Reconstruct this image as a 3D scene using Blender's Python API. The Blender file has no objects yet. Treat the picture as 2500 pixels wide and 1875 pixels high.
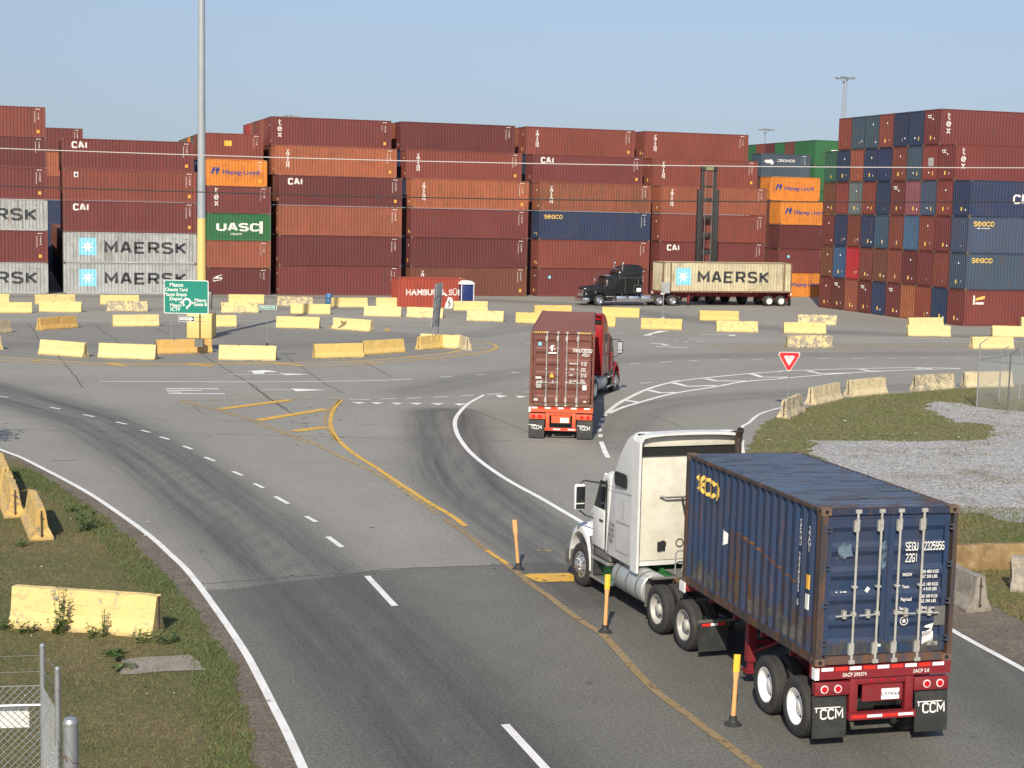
import bpy, bmesh, math, random
import numpy as np
from mathutils import Vector, Matrix

# ------------------------------------------------------------------ camera, light, exposure
W_PX, H_PX = 2500.0, 1875.0
FPX, PITCH, ROLL, CAM_H = 3839.9, 0.1094, 0.0223, 8.6
scene = bpy.context.scene
COL = scene.collection
cam = bpy.data.cameras.new('camera')
cam.sensor_width = 36.0
cam.lens = FPX / W_PX * 36.0
cam.clip_start = 0.5
cam.clip_end = 9000.0
cam_o = bpy.data.objects.new('camera', cam)
COL.objects.link(cam_o)
_c, _s = math.cos(PITCH), math.sin(PITCH)
_cr, _sr = math.cos(ROLL), math.sin(ROLL)
_F = Vector((0, _c, -_s)); _U = Vector((0, _s, _c)); _R = Vector((1, 0, 0))
_X = _R * _cr + _U * _sr
_Y = -_R * _sr + _U * _cr
m = Matrix((( _X.x, _Y.x, -_F.x, 0), (_X.y, _Y.y, -_F.y, 0), (_X.z, _Y.z, -_F.z, CAM_H), (0, 0, 0, 1)))
cam_o.matrix_world = m
scene.camera = cam_o

SUN_EL, SUN_AZ = math.radians(35), math.radians(188)      # azimuth clockwise from +y
SKY_K, SKY_O = 0.3, 0.02
world = bpy.data.worlds.new('World'); scene.world = world; world.use_nodes = True
wn = world.node_tree
bg = wn.nodes['Background']
sky = wn.nodes.new('ShaderNodeTexSky'); sky.sky_type = 'NISHITA'
sky.sun_disc = False
sky.sun_elevation = SUN_EL; sky.sun_rotation = SUN_AZ
sky.altitude = 0; sky.air_density = 0.6; sky.dust_density = 1.0; sky.ozone_density = 2.2
# the air near the horizon is evenly hazy: look up the sky a little above the true direction
_tc0 = wn.nodes.new('ShaderNodeTexCoord'); _sp = wn.nodes.new('ShaderNodeSeparateXYZ'); _cb = wn.nodes.new('ShaderNodeCombineXYZ')
_mm = wn.nodes.new('ShaderNodeMath'); _mm.operation = 'MULTIPLY_ADD'; _mm.inputs[1].default_value = SKY_K; _mm.inputs[2].default_value = SKY_O
_mx = wn.nodes.new('ShaderNodeMath'); _mx.operation = 'MAXIMUM'; _mx.inputs[1].default_value = 0.0
wn.links.new(_tc0.outputs['Generated'], _sp.inputs[0]); wn.links.new(_sp.outputs[0], _cb.inputs[0]); wn.links.new(_sp.outputs[1], _cb.inputs[1])
wn.links.new(_sp.outputs[2], _mx.inputs[0]); wn.links.new(_mx.outputs[0], _mm.inputs[0]); wn.links.new(_mm.outputs[0], _cb.inputs[2]); wn.links.new(_cb.outputs[0], sky.inputs[0])
_ti = wn.nodes.new('ShaderNodeMix'); _ti.data_type = 'RGBA'; _ti.blend_type = 'MULTIPLY'; _ti.inputs[0].default_value = 1.0; _ti.inputs[7].default_value = (1.05, .975, 1.0, 1)
wn.links.new(sky.outputs[0], _ti.inputs[6]); wn.links.new(_ti.outputs[2], bg.inputs[0])
bg.inputs[1].default_value = 0.094
sun = bpy.data.lights.new('sun', 'SUN'); sun.energy = 5.0; sun.angle = math.radians(0.5); sun.color = (1.0, 0.90, 0.74)
sun_o = bpy.data.objects.new('sun', sun); COL.objects.link(sun_o)
sd = Vector((math.sin(SUN_AZ) * math.cos(SUN_EL), math.cos(SUN_AZ) * math.cos(SUN_EL), math.sin(SUN_EL)))
sun_o.rotation_euler = sd.to_track_quat('Z', 'Y').to_euler()
sun_o.location = (0, 0, 60)
scene.view_settings.view_transform = 'Standard'
scene.view_settings.look = 'None'
scene.view_settings.exposure = 0.15
scene.view_settings.gamma = 1.0

# ------------------------------------------------------------------ helpers
VIEW = {'1': (0, 680, 3.16), '2': (600, 680, 3.16), '3': (1300, 680, 3.6867), '4': (1800, 740, 3.16), '5': (0, 1080, 2.087),
        '7': (420, 960, 2.212), 'D': (0, 0, .8848), '8': (2200, 1200, 2.457), '9': (1200, 1240, 5.183), 'S': (0, 0, 1.0)}

def at(v, x, y, z=0.0, dist=None):
    """point of the ground (or of the height z, or at the distance dist) seen at a spot of the survey photograph"""
    ox, oy, s = VIEW[v]
    du = ox + x / s - W_PX / 2; dv = oy + y / s - H_PX / 2
    X = du * _cr + dv * _sr; b = -du * _sr + dv * _cr
    d = Vector((X, FPX * _c - b * _s, -FPX * _s - b * _c))
    t = (z - CAM_H) / d.z if dist is None else dist / d.y
    return Vector((0, 0, CAM_H)) + d * t

def path(v, pts):
    return [at(v, x, y).xy for x, y in pts]

def smooth(pts, n=6):
    out = []
    P = [Vector(p) for p in pts]
    for i in range(len(P) - 1):
        p0 = P[max(i - 1, 0)]; p1 = P[i]; p2 = P[i + 1]; p3 = P[min(i + 2, len(P) - 1)]
        for k in range(n):
            t = k / n
            out.append(0.5 * ((2 * p1) + (p2 - p0) * t + (2 * p0 - 5 * p1 + 4 * p2 - p3) * t * t + (3 * p1 - p0 - 3 * p2 + p3) * t ** 3))
    out.append(P[-1])
    return out

class MB:
    def __init__(s): s.v = []; s.f = []
    def add(s, vs, fs):
        o = len(s.v); s.v += [tuple(v) for v in vs]; s.f += [tuple(i + o for i in f) for f in fs]; return s
    def box(s, x0, x1, y0, y1, z0, z1):
        return s.add([(x0, y0, z0), (x1, y0, z0), (x1, y1, z0), (x0, y1, z0), (x0, y0, z1), (x1, y0, z1), (x1, y1, z1), (x0, y1, z1)],
                     [(0, 3, 2, 1), (4, 5, 6, 7), (0, 1, 5, 4), (1, 2, 6, 5), (2, 3, 7, 6), (3, 0, 4, 7)])
    def cyl(s, p0, p1, r0, r1=None, n=16, caps=True):
        r1 = r0 if r1 is None else r1
        p0 = Vector(p0); p1 = Vector(p1); d = (p1 - p0).normalized()
        a = d.orthogonal().normalized(); b = d.cross(a)
        vs = []
        for p, r in ((p0, r0), (p1, r1)):
            for i in range(n):
                t = 2 * math.pi * i / n
                vs.append(p + (a * math.cos(t) + b * math.sin(t)) * r)
        fs = [(i, (i + 1) % n, n + (i + 1) % n, n + i) for i in range(n)]
        if caps: fs += [tuple(range(n - 1, -1, -1)), tuple(range(n, 2 * n))]
        return s.add(vs, fs)
    def tube(s, pts, r, n=8):
        for a, b in zip(pts[:-1], pts[1:]): s.cyl(a, b, r, r, n)
        return s
    def loft(s, secs, caps=True):
        n = len(secs[0]); vs = [p for q in secs for p in q]; fs = []
        for k in range(len(secs) - 1):
            for i in range(n):
                j = (i + 1) % n
                fs.append((k * n + i, k * n + j, (k + 1) * n + j, (k + 1) * n + i))
        if caps:
            fs.append(tuple(range(n - 1, -1, -1))); m0 = (len(secs) - 1) * n; fs.append(tuple(range(m0, m0 + n)))
        return s.add(vs, fs)
    def prism(s, poly, y0, y1):     # poly in (x,z), extruded in y
        return s.loft([[(x, y0, z) for x, z in poly], [(x, y1, z) for x, z in poly]])
    def lathe(s, prof, c, n=28, side=1):  # prof: (axial along y, radius)
        cx, cy, cz = c; vs = []; k = len(prof)
        for i in range(n):
            t = 2 * math.pi * i / n
            for a, r in prof: vs.append((cx + r * math.cos(t), cy + side * a, cz + r * math.sin(t)))
        fs = []
        for i in range(n):
            j = (i + 1) % n
            for q in range(k - 1): fs.append((i * k + q, j * k + q, j * k + q + 1, i * k + q + 1))
        return s.add(vs, fs)
    def xf(s, M):
        s.v = [tuple(M @ Vector(v)) for v in s.v]; return s
    def mesh(s, name, mat, smooth=False, recalc=True):
        me = bpy.data.meshes.new(name); me.from_pydata(s.v, [], s.f)
        if recalc:
            bm = bmesh.new(); bm.from_mesh(me); bmesh.ops.recalc_face_normals(bm, faces=bm.faces); bm.to_mesh(me); bm.free()
        if smooth:
            for p in me.polygons: p.use_smooth = True
        if mat: me.materials.append(mat)
        return me
    def build(s, name, mat, parent=None, bevel=0.0, smooth=False, seg=2):
        o = link(name, s.mesh(name, mat, smooth), parent)
        if bevel:
            b = o.modifiers.new('bevel', 'BEVEL'); b.width = bevel; b.segments = seg; b.limit_method = 'ANGLE'; b.angle_limit = math.radians(35)
            for p in o.data.polygons: p.use_smooth = True
            b.harden_normals = False
            e = o.modifiers.new('edge', 'EDGE_SPLIT'); e.split_angle = math.radians(50)
        elif smooth:
            e = o.modifiers.new('edge', 'EDGE_SPLIT'); e.split_angle = math.radians(40)
        return o

def multi(name, parts, parent=None, smooth=False, bevel=0.0):
    """one mesh from several builders, each with its own material"""
    o = link(name, multi_mesh(name, parts, smooth), parent)
    if bevel:
        b = o.modifiers.new('bevel', 'BEVEL'); b.width = bevel; b.segments = 2; b.limit_method = 'ANGLE'; b.angle_limit = math.radians(35)
    return o
def multi_mesh(name, parts, smooth=False):
    V, F, MI = [], [], []
    for i, (mb, mat) in enumerate(parts):
        o_ = len(V); V += mb.v; F += [tuple(k + o_ for k in f) for f in mb.f]; MI += [i] * len(mb.f)
    me = bpy.data.meshes.new(name); me.from_pydata(V, [], F)
    for mb, mat in parts: me.materials.append(mat)
    me.polygons.foreach_set('material_index', MI)
    bm = bmesh.new(); bm.from_mesh(me); bmesh.ops.recalc_face_normals(bm, faces=bm.faces); bm.to_mesh(me); bm.free()
    if smooth:
        for q in me.polygons: q.use_smooth = True
    return me

def link(name, data, parent=None, color=None):
    o = bpy.data.objects.new(name, data); COL.objects.link(o)
    if parent: o.parent = parent
    if color: o.color = (*color, 1)
    return o

def tag(o, label=None, cat=None, group=None, kind=None):
    if label: o['label'] = label
    if cat: o['category'] = cat
    if group: o['group'] = group
    if kind: o['kind'] = kind
    return o

def thing(name, label, cat, loc=(0, 0, 0), yaw=0.0, group=None):
    o = bpy.data.objects.new(name, None); COL.objects.link(o)
    o.empty_display_size = .3
    o.location = loc; o.rotation_euler = (0, 0, yaw)
    return tag(o, label, cat, group)

# ------------------------------------------------------------------ materials
class NT:
    def __init__(s, name):
        s.m = bpy.data.materials.new(name); s.m.use_nodes = True; s.t = s.m.node_tree; s.b = s.t.nodes['Principled BSDF']; s.out = s.t.nodes['Material Output']
    def n(s, typ, **kw):
        x = s.t.nodes.new('ShaderNode' + typ)
        for k, v in kw.items():
            if hasattr(x, k): setattr(x, k, v)
            else: x.inputs[k.replace('_', ' ')].default_value = v
        return x
    def l(s, a, b): s.t.links.new(a, b); return s
    def co(s, scale=(1, 1, 1), rnd=True, kind='Object'):
        tc = s.n('TexCoord'); mp = s.n('Mapping'); mp.inputs['Scale'].default_value = scale
        s.l(tc.outputs[kind], mp.inputs[0])
        if rnd:
            oi = s.n('ObjectInfo'); mm = s.n('Math', operation='MULTIPLY'); mm.inputs[1].default_value = 73.0
            s.l(oi.outputs['Random'], mm.inputs[0]); cb = s.n('CombineXYZ')
            for i in range(3): s.l(mm.outputs[0], cb.inputs[i])
            s.l(cb.outputs[0], mp.inputs['Location'])
        return mp.outputs[0]
    def noise(s, vec, scale, detail=4, rough=.55):
        x = s.n('TexNoise'); x.inputs['Scale'].default_value = scale; x.inputs['Detail'].default_value = detail; x.inputs['Roughness'].default_value = rough
        s.l(vec, x.inputs['Vector']); return x.outputs[0]
    def ramp(s, fac, a, b, ca=(0, 0, 0, 1), cb=(1, 1, 1, 1)):
        r = s.n('ValToRGB'); e = r.color_ramp.elements; e[0].position = a; e[1].position = b; e[0].color = ca; e[1].color = cb
        s.l(fac, r.inputs[0]); return r.outputs[0]
    def mix(s, fac, a, b, mode='MIX'):
        x = s.n('Mix', data_type='RGBA', blend_type=mode)
        for sock, val in ((0, fac), (6, a), (7, b)):
            if hasattr(val, 'is_output'): s.l(val, x.inputs[sock])
            elif sock == 0: x.inputs[0].default_value = val
            else: x.inputs[sock].default_value = (*val[:3], 1)
        return x.outputs[2]
    def mul(s, a, b, op='MULTIPLY'):
        x = s.n('Math', operation=op)
        for i, v in enumerate((a, b)):
            if hasattr(v, 'is_output'): s.l(v, x.inputs[i])
            else: x.inputs[i].default_value = v
        return x.outputs[0]
    def attr(s, name, typ='GEOMETRY'):
        x = s.n('Attribute', attribute_type=typ, attribute_name=name); return x
    def bump(s, h, strength=.3, dist=.02):
        x = s.n('Bump'); x.inputs['Strength'].default_value = strength; x.inputs['Distance'].default_value = dist
        s.l(h, x.inputs['Height']); s.l(x.outputs[0], s.b.inputs['Normal'])
    def fin(s, col=None, rough=None, metal=0.0):
        if col is not None:
            if hasattr(col, 'is_output'): s.l(col, s.b.inputs['Base Color'])
            else: s.b.inputs['Base Color'].default_value = (*col[:3], 1)
        if rough is not None:
            if hasattr(rough, 'is_output'): s.l(rough, s.b.inputs['Roughness'])
            else: s.b.inputs['Roughness'].default_value = rough
        s.b.inputs['Metallic'].default_value = metal
        return s.m

def plain(name, col, rough=.5, metal=0.0, dirt=0.25, dirtcol=(.12, .10, .08), scale=3.0):
    t = NT(name); v = t.co()
    n = t.noise(v, scale, 6, .65)
    f = t.mul(t.ramp(n, .45, .75), dirt)
    t.fin(t.mix(f, col, dirtcol), rough, metal)
    return t.m

def container_mat():
    t = NT('container_paint'); oi = t.n('ObjectInfo')
    v = t.co((1, 1, 1)); vs = t.co((5, 5, .55))
    base = oi.outputs['Color']
    fade = t.ramp(t.noise(v, .35, 3), .3, .75)
    lite = t.mix(1.0, base, (1.35, 1.32, 1.32), 'MULTIPLY'); lite = t.mix(1.0, lite, (.007, .007, .007), 'ADD')
    c = t.mix(t.mul(fade, .65), base, lite)
    blot = t.ramp(t.noise(v, 1.4, 8, .7), .35, .7)
    c = t.mix(t.mul(blot, .38), c, (.055, .035, .03)); vd = t.co((3.2, 3.2, .35)); c = t.mix(t.mul(t.ramp(t.noise(vd, 1.0, 6, .6), .52, .74), .35), c, (.07, .045, .035))
    rust = t.attr('rust', 'OBJECT').outputs['Fac']
    st = t.noise(vs, 1.0, 7, .7)
    thr = t.mul(t.mul(rust, .34), .80, 'ADD')     # .80..1.14
    thr = t.mul(t.mul(rust, -.30), .72, 'ADD')
    f = t.mul(t.mul(st, thr, 'SUBTRACT'), 9.0); cl = t.n('Clamp'); t.l(f, cl.inputs[0])
    rc = t.mix(t.noise(v, 2.5, 4), (.105, .045, .022), (.16, .075, .035)); c = t.mix(t.mul(cl.outputs[0], .8), c, rc)
    return t.fin(c, .62)

def side_rust_mat():
    return None

M = {}
M['cont'] = container_mat()
M['white_letter'] = plain('white_lettering', (.72, .72, .69), .6, 0, .5, (.35, .28, .22), 7)
M['black_letter'] = plain('black_lettering', (.03, .033, .04), .6, 0, .15, (.3, .28, .24), 4)
M['blue_letter'] = plain('blue_lettering', (.03, .05, .22), .6, 0, .2)
M['yellow_letter'] = plain('yellow_lettering', (.75, .48, .10), .6, 0, .3)
M['orange_decal'] = plain('orange_decal', (.80, .42, .06), .6, 0, .15)
M['sky_decal'] = plain('pale_blue_decal', (.22, .56, .74), .6, 0, .15, (.4, .38, .3))
M['steel_cast'] = plain('casting_steel', (.13, .085, .06), .75, 0, .5, (.22, .10, .05), 8)
M['galv'] = plain('galvanised_steel', (.36, .38, .39), .45, .6, .4, (.2, .2, .2), 5)
M['pole_grey'] = plain('pole_grey_paint', (.33, .36, .38), .5, .1, .5, (.22, .23, .24), 1.2)
M['pole_yellow'] = plain('pole_yellow_paint', (.68, .50, .18), .6, 0, .25, (.45, .33, .18), 1.2)
M['dark'] = plain('dark_void', (.012, .012, .012), .9, 0, 0)
M['rubber'] = plain('tyre_rubber', (.028, .028, .027), .8, 0, .5, (.075, .07, .062), 3)
M['rubber_flap'] = plain('flap_rubber', (.022, .024, .023), .65, 0, .5, (.07, .07, .065), 4)
M['chrome'] = plain('chrome', (.85, .85, .87), .12, 1.0, .15, (.3, .3, .3))
M['alloy'] = plain('alloy_rim', (.62, .62, .60), .35, .8, .5, (.2, .18, .15), 9)
M['rim_grey'] = plain('grey_steel_rim', (.42, .42, .39), .55, .1, .6, (.12, .10, .08), 6)
M['rim_white'] = plain('white_steel_rim', (.82, .82, .80), .4, 0, .15, (.4, .36, .3), 5)
M['seam'] = plain('panel_seam_grey', (.30, .30, .29), .6, 0, .2)
M['glass'] = plain('dark_glass', (.015, .018, .02), .06, 0, 0)
M['white_paint'] = plain('white_truck_paint', (.66, .67, .66), .35, 0, .45, (.42, .42, .38), 1.9)
M['white_back'] = plain('cream_back_panel', (.62, .60, .51), .5, 0, .75, (.42, .39, .30), 2.2)
M['red_paint'] = plain('red_truck_paint', (.30, .010, .014), .25, 0, .1)
M['black_paint'] = plain('black_truck_paint', (.010, .011, .012), .16, 0, .05)
M['black_plastic'] = plain('black_plastic', (.02, .02, .02), .5, 0, .4, (.08, .075, .07))
M['green_frame'] = plain('green_frame_paint', (.04, .22, .06), .5, 0, .5, (.07, .07, .05), 4)
M['tank'] = plain('aluminium_tank', (.52, .55, .54), .38, .55, .35, (.3, .3, .28), 2)
M['shroud'] = plain('grey_fender_steel', (.17, .17, .16), .5, .3, .5, (.08, .075, .06), 3)
M['chassis_red'] = plain('red_chassis_paint', (.20, .014, .022), .5, 0, .45, (.13, .05, .04), 4)
M['chassis_orange'] = plain('orange_chassis_paint', (.56, .10, .035), .5, 0, .35, (.25, .09, .05), 4)
M['tape_red'] = plain('red_reflective_tape', (.75, .03, .02), .35, 0, .1)
M['tape_white'] = plain('white_reflective_tape', (.85, .85, .83), .35, 0, .1)
M['lamp_red'] = plain('red_lamp_lens', (.55, .01, .02), .15, 0, 0)
M['sign_green'] = plain('green_sign_sheeting', (.0, .20, .145), .45, 0, .08, (.04, .16, .13))
M['sign_red'] = plain('red_sign_sheeting', (.60, .02, .03), .45, 0, .05)
M['sign_back'] = plain('aluminium_sign_back', (.55, .57, .56), .5, .0, .3, (.15, .15, .15))
M['rusty'] = plain('rusty_post', (.16, .08, .04), .8, 0, .5, (.08, .05, .03), 5)
M['toilet_blue'] = plain('blue_plastic', (.012, .03, .14), .45, 0, .15)
M['drum_blue'] = plain('faded_blue_plastic', (.04, .14, .27), .5, 0, .3)
M['black_iron'] = plain('black_mast_paint', (.028, .03, .03), .55, 0, .4, (.08, .07, .06))
M['wire_white'] = plain('pale_cable', (.46, .44, .42), .5, 0, 0)
M['wire_black'] = plain('black_cable', (.01, .01, .01), .6, 0, 0)
M['post_yellow'] = plain('yellow_delineator_plastic', (.85, .48, .03), .5, 0, .3, (.6, .4, .2), 7)
M['post_faded'] = plain('faded_orange_plastic', (.70, .36, .14), .6, 0, .5, (.5, .22, .06), 7)

def barrier_mat():
    t = NT('barrier_paint'); oi = t.n('ObjectInfo'); v = t.co()
    c = oi.outputs['Color']
    c = t.mix(t.mul(t.ramp(t.noise(v, 2.2, 8, .7), .40, .75), .35), c, (.50, .38, .20))
    w = t.attr('wear', 'OBJECT').outputs['Fac']
    n = t.mul(t.mul(t.noise(v, 2.2, 10, .75), .45), t.mul(t.noise(v, 8.0, 8, .75), .55), 'ADD')
    thr = t.mul(t.mul(w, -.19), .655, 'ADD')
    f = t.mul(t.mul(n, thr, 'SUBTRACT'), 18.0); cl = t.n('Clamp'); t.l(f, cl.inputs[0])
    con = t.mix(t.noise(v, 7, 5), (.30, .28, .24), (.16, .14, .12))
    vs2 = t.co((1.2, 1.2, 7)); c = t.mix(t.mul(t.ramp(t.noise(vs2, 1.3, 8, .75), .56, .68), .45), c, (.20, .15, .09))
    c = t.mix(cl.outputs[0], c, con)
    # grime near the foot, own irregular edge
    sx = t.n('SeparateXYZ'); tc = t.n('TexCoord'); t.l(tc.outputs['Object'], sx.inputs[0])
    g = t.mul(t.mul(sx.outputs[2], -7.0), 1.0, 'ADD'); g2 = t.mul(g, t.mul(t.noise(v, 9, 6), 1.5)); cl2 = t.n('Clamp'); t.l(g2, cl2.inputs[0])
    c = t.mix(t.mul(cl2.outputs[0], .6), c, (.18, .13, .08))
    t.bump(t.noise(v, 14, 8), .25, .02)
    return t.fin(c, .75)
M['barrier'] = barrier_mat()

def paint_marking(name, col, wear=.5):
    t = NT(name); v = t.co(rnd=False)
    n = t.noise(v, 5.0, 10, .7)
    f = t.ramp(n, wear - .05, wear + .05)
    tr = t.n('BsdfTransparent'); mx = t.n('MixShader')
    t.l(f, mx.inputs[0]); t.l(t.b.outputs[0], mx.inputs[1]); t.l(tr.outputs[0], mx.inputs[2]); t.l(mx.outputs[0], t.out.inputs[0])
    n2 = t.noise(v, 1.5, 6)
    t.fin(t.mix(t.mul(t.ramp(n2, .4, .8), .35), col, (.25, .24, .22)), .7)
    return t.m
M['mark_white'] = paint_marking('white_road_paint', (.74, .74, .71), .66)
M['mark_white_far'] = paint_marking('bright_white_road_paint', (.78, .78, .75), .74)
M['mark_yellow_far'] = paint_marking('bright_yellow_road_paint', (.78, .50, .10), .72)
M['stack_dark'] = plain('heat_darkened_steel', (.055, .042, .035), .6, .3, .5, (.10, .06, .04), 5)
M['mirror_grey'] = plain('mirror_glass_grey', (.42, .44, .46), .2, 0, .1)
M['mark_white_worn'] = paint_marking('worn_white_road_paint', (.66, .66, .62), .60)
M['mark_yellow'] = paint_marking('yellow_road_paint', (.66, .38, .04), .60)
M['mark_yellow_worn'] = paint_marking('worn_yellow_road_paint', (.46, .31, .10), .53)
M['mark_yellow_faint'] = paint_marking('scuffed_yellow_road_paint', (.27, .19, .085), .60)
M['crack'] = plain('crack_seal', (.095, .093, .087), .9, 0, .2)
# ------------------------------------------------------------------ ground
def seg_dist(P, poly):
    """distance, signed side and running length of grid points to a polyline"""
    P = np.asarray(P); best = np.full(len(P), 1e9); side = np.zeros(len(P)); run = np.zeros(len(P)); acc = 0.0
    for a, b in zip(poly[:-1], poly[1:]):
        a = np.array([a[0], a[1]]); b = np.array([b[0], b[1]]); d = b - a; L = float(np.hypot(*d)) + 1e-9; u = d / L
        q = P - a; t = np.clip(q @ u, 0, L); c = q - t[:, None] * u; dd = np.hypot(c[:, 0], c[:, 1])
        s = q[:, 0] * u[1] - q[:, 1] * u[0]
        k = dd < best; best[k] = dd[k]; side[k] = s[k]; run[k] = acc + t[k]; acc += L
    return best, np.sign(side) * best, run

def axis(a, b, st, far):
    core = list(np.arange(a, b + 1e-6, st)); g = st; lo = []; hi = []; x = a
    while x > -far: g *= 1.5; x -= g; lo.append(x)
    g = st; x = b
    while x < far: g *= 1.5; x += g; hi.append(x)
    return np.array(lo[::-1] + core + hi)
gx = axis(-48, 46, .5, 4500); gy = axis(12, 160, .5, 6500)
X, Y = np.meshgrid(gx, gy); nx, ny = len(gx), len(gy)
P = np.c_[X.ravel(), Y.ravel()]
wear = np.zeros(len(P)); lat = np.full(len(P), 50.0); run = np.zeros(len(P)); bestd = np.full(len(P), 1e9)
TRACKS = [
    ('D', [(-200, 800), (0, 850), (190, 905), (330, 985), (470, 1090), (600, 1200), (740, 1330), (880, 1480), (1030, 1660), (1200, 1860)], 2.1, 1.0),
    ('D', [(960, 890), (975, 960), (1010, 1040), (1100, 1120), (1220, 1200), (1330, 1290)], 1.9, 1.0),
    ('D', [(1330, 1290), (1500, 1400), (1750, 1580), (1980, 1760)], 1.5, .55),
    ('D', [(1960, 1240), (2120, 1420), (2212, 1500), (2400, 1640)], 1.6, .7),
    ('D', [(-200, 742), (300, 748), (700, 745), (1000, 725), (1120, 705), (1060, 680), (800, 668), (300, 668), (-200, 668)], 2.0, .35),
    ('D', [(900, 845), (1150, 800), (1500, 770), (2300, 762)], 1.8, .4),
    ('D', [(1500, 960), (1340, 960), (1400, 880), (1700, 850), (2000, 835), (2400, 832)], 1.7, .45),
    ('D', [(-200, 640), (600, 642), (1200, 655), (1700, 712), (2400, 733)], 2.2, .55),
    ('D', [(-200, 700), (500, 700)], 2.0, .2),
]
for v, pts, w, amp in TRACKS:
    pl = smooth(path(v, pts), 5)
    d, sg, rn = seg_dist(P, pl)
    # two wheel paths per lane
    g = np.exp(-((np.abs(sg) - .38 * w) / (.50 * w)) ** 2)
    wear = np.maximum(wear, amp * g)
    k = d < bestd; bestd[k] = d[k]; lat[k] = sg[k]; run[k] = rn[k]
PATCH = path('D', [(425, 1277), (585, 1262), (745, 1240), (850, 1228), (1010, 1222), (1095, 1218), (1160, 1214), (1400, 1225), (1600, 1300), (2100, 1330), (3000, 1400)])
PATCH = [Vector((-40, 41))] + PATCH
_, sdp, _ = seg_dist(P, PATCH)
ISL = [(-1200, 640), (0, 655), (1200, 658), (2212, 658)]
isl_poly = smooth(path('1', [(-900, 600), (0, 608), (700, 650), (1700, 656)]) + path('2', [(400, 650), (800, 640), (1100, 622), (1400, 592), (1600, 568), (1715, 535), (1715, 500), (1615, 468), (1300, 420), (900, 405)]) + path('1', [(2000, 372), (1500, 360), (700, 352), (0, 355), (-900, 362)]), 3)
_, sdi, _ = seg_dist(P, isl_poly)
xs = P[:, 0]
me = bpy.data.meshes.new('ground')
me.vertices.add(len(P)); co = np.zeros((len(P), 3)); co[:, :2] = P; me.vertices.foreach_set('co', co.ravel())
I, J = np.meshgrid(np.arange(nx - 1), np.arange(ny - 1)); a = (J * nx + I).ravel()
q = np.c_[a, a + 1, a + 1 + nx, a + nx]
me.loops.add(q.size); me.loops.foreach_set('vertex_index', q.ravel().astype(np.int32))
me.polygons.add(len(q)); me.polygons.foreach_set('loop_start', np.arange(0, q.size, 4, dtype=np.int32))
try: me.polygons.foreach_set('loop_total', np.full(len(q), 4, dtype=np.int32))
except Exception: pass
me.update()
for nm, arr in (('wear', wear), ('lat', lat), ('along', run), ('sdp', sdp), ('sdi', sdi)):
    at_ = me.attributes.new(nm, 'FLOAT', 'POINT'); at_.data.foreach_set('value', arr.astype(np.float32))

def asphalt_mat():
    t = NT('worn_asphalt'); v = t.co(rnd=False)
    big = t.noise(v, .11, 5, .6); mid = t.noise(v, .9, 6, .65); fine = t.noise(v, 17, 5, .85); peb = t.noise(v, 9, 6, .8)
    c = t.mix(t.ramp(big, .3, .7), (.215, .210, .184), (.272, .264, .230))
    c = t.mix(t.mul(t.ramp(mid, .3, .75), .35), c, (.325, .313, .270))
    # newer surface in the foreground
    sdp_ = t.attr('sdp').outputs['Fac']; e = t.mul(t.mul(t.mul(t.noise(v, 1.2, 4), .5), -.25, 'ADD'), sdp_, 'ADD')
    pf = t.n('Clamp'); t.l(t.mul(e, 14.0), pf.inputs[0])
    newc = t.mix(t.ramp(mid, .3, .75), (.134, .132, .116), (.162, .160, .140))
    c = t.mix(pf.outputs[0], c, newc)
    # dark apron of the central island
    sdi_ = t.attr('sdi').outputs['Fac']; pi = t.n('Clamp'); t.l(t.mul(sdi_, -6.0), pi.inputs[0])
    c = t.mix(t.mul(pi.outputs[0], .55), c, (.165, .162, .148))
    # tyre wear with streaks along the lanes
    cb = t.n('CombineXYZ'); t.l(t.mul(t.attr('lat').outputs['Fac'], 3.2), cb.inputs[0]); t.l(t.mul(t.attr('along').outputs['Fac'], .10), cb.inputs[1])
    st = t.noise(cb.outputs[0], 1.0, 6, .65)
    wf = t.mul(t.attr('wear').outputs['Fac'], t.ramp(st, .25, .75, (.45, .45, .45, 1), (1.2, 1.2, 1.2, 1)))
    wl = t.n('Clamp'); t.l(t.mul(wf, .92), wl.inputs[0]); c = t.mix(wl.outputs[0], c, (.064, .063, .059))
    # pitch spots
    vo = t.n('TexVoronoi', feature='F1'); vo.inputs['Scale'].default_value = .55; t.l(v, vo.inputs['Vector'])
    sp = t.ramp(vo.outputs['Distance'], .03, .07, (1, 1, 1, 1), (0, 0, 0, 1))
    c = t.mix(t.mul(sp, .5), c, (.05, .05, .045))
    g = t.mix(t.ramp(fine, .38, .63), (.45, .45, .45), (1.55, 1.55, 1.52))
    c = t.mix(.75, c, g, 'MULTIPLY')
    g2 = t.mix(t.ramp(peb, .35, .7), (.82, .82, .82), (1.14, 1.14, 1.14)); c = t.mix(.7, c, g2, 'MULTIPLY')
    t.bump(fine, .35, .01)
    return t.fin(c, .85)
M['asphalt'] = asphalt_mat()
me.materials.append(M['asphalt'])
tag(link('ground', me), kind='structure')

# ------------------------------------------------------------------ sheets with ragged edges
def ragged(pts, amp=.25, step=.5, seed=1):
    rs = random.Random(seed); out = []
    n = len(pts)
    for i in range(n):
        a = Vector(pts[i]); b = Vector(pts[(i + 1) % n]); d = b - a; L = d.length; k = max(1, int(L / step)); k = min(k, 120)
        nn = Vector((-d.y, d.x)).normalized() if L > 0 else Vector((0, 0))
        for j in range(k):
            f = j / k
            out.append(a + d * f + nn * amp * (rs.random() - .5) * 2 * (0 if j == 0 and L > 30 else 1))
    return out

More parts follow.
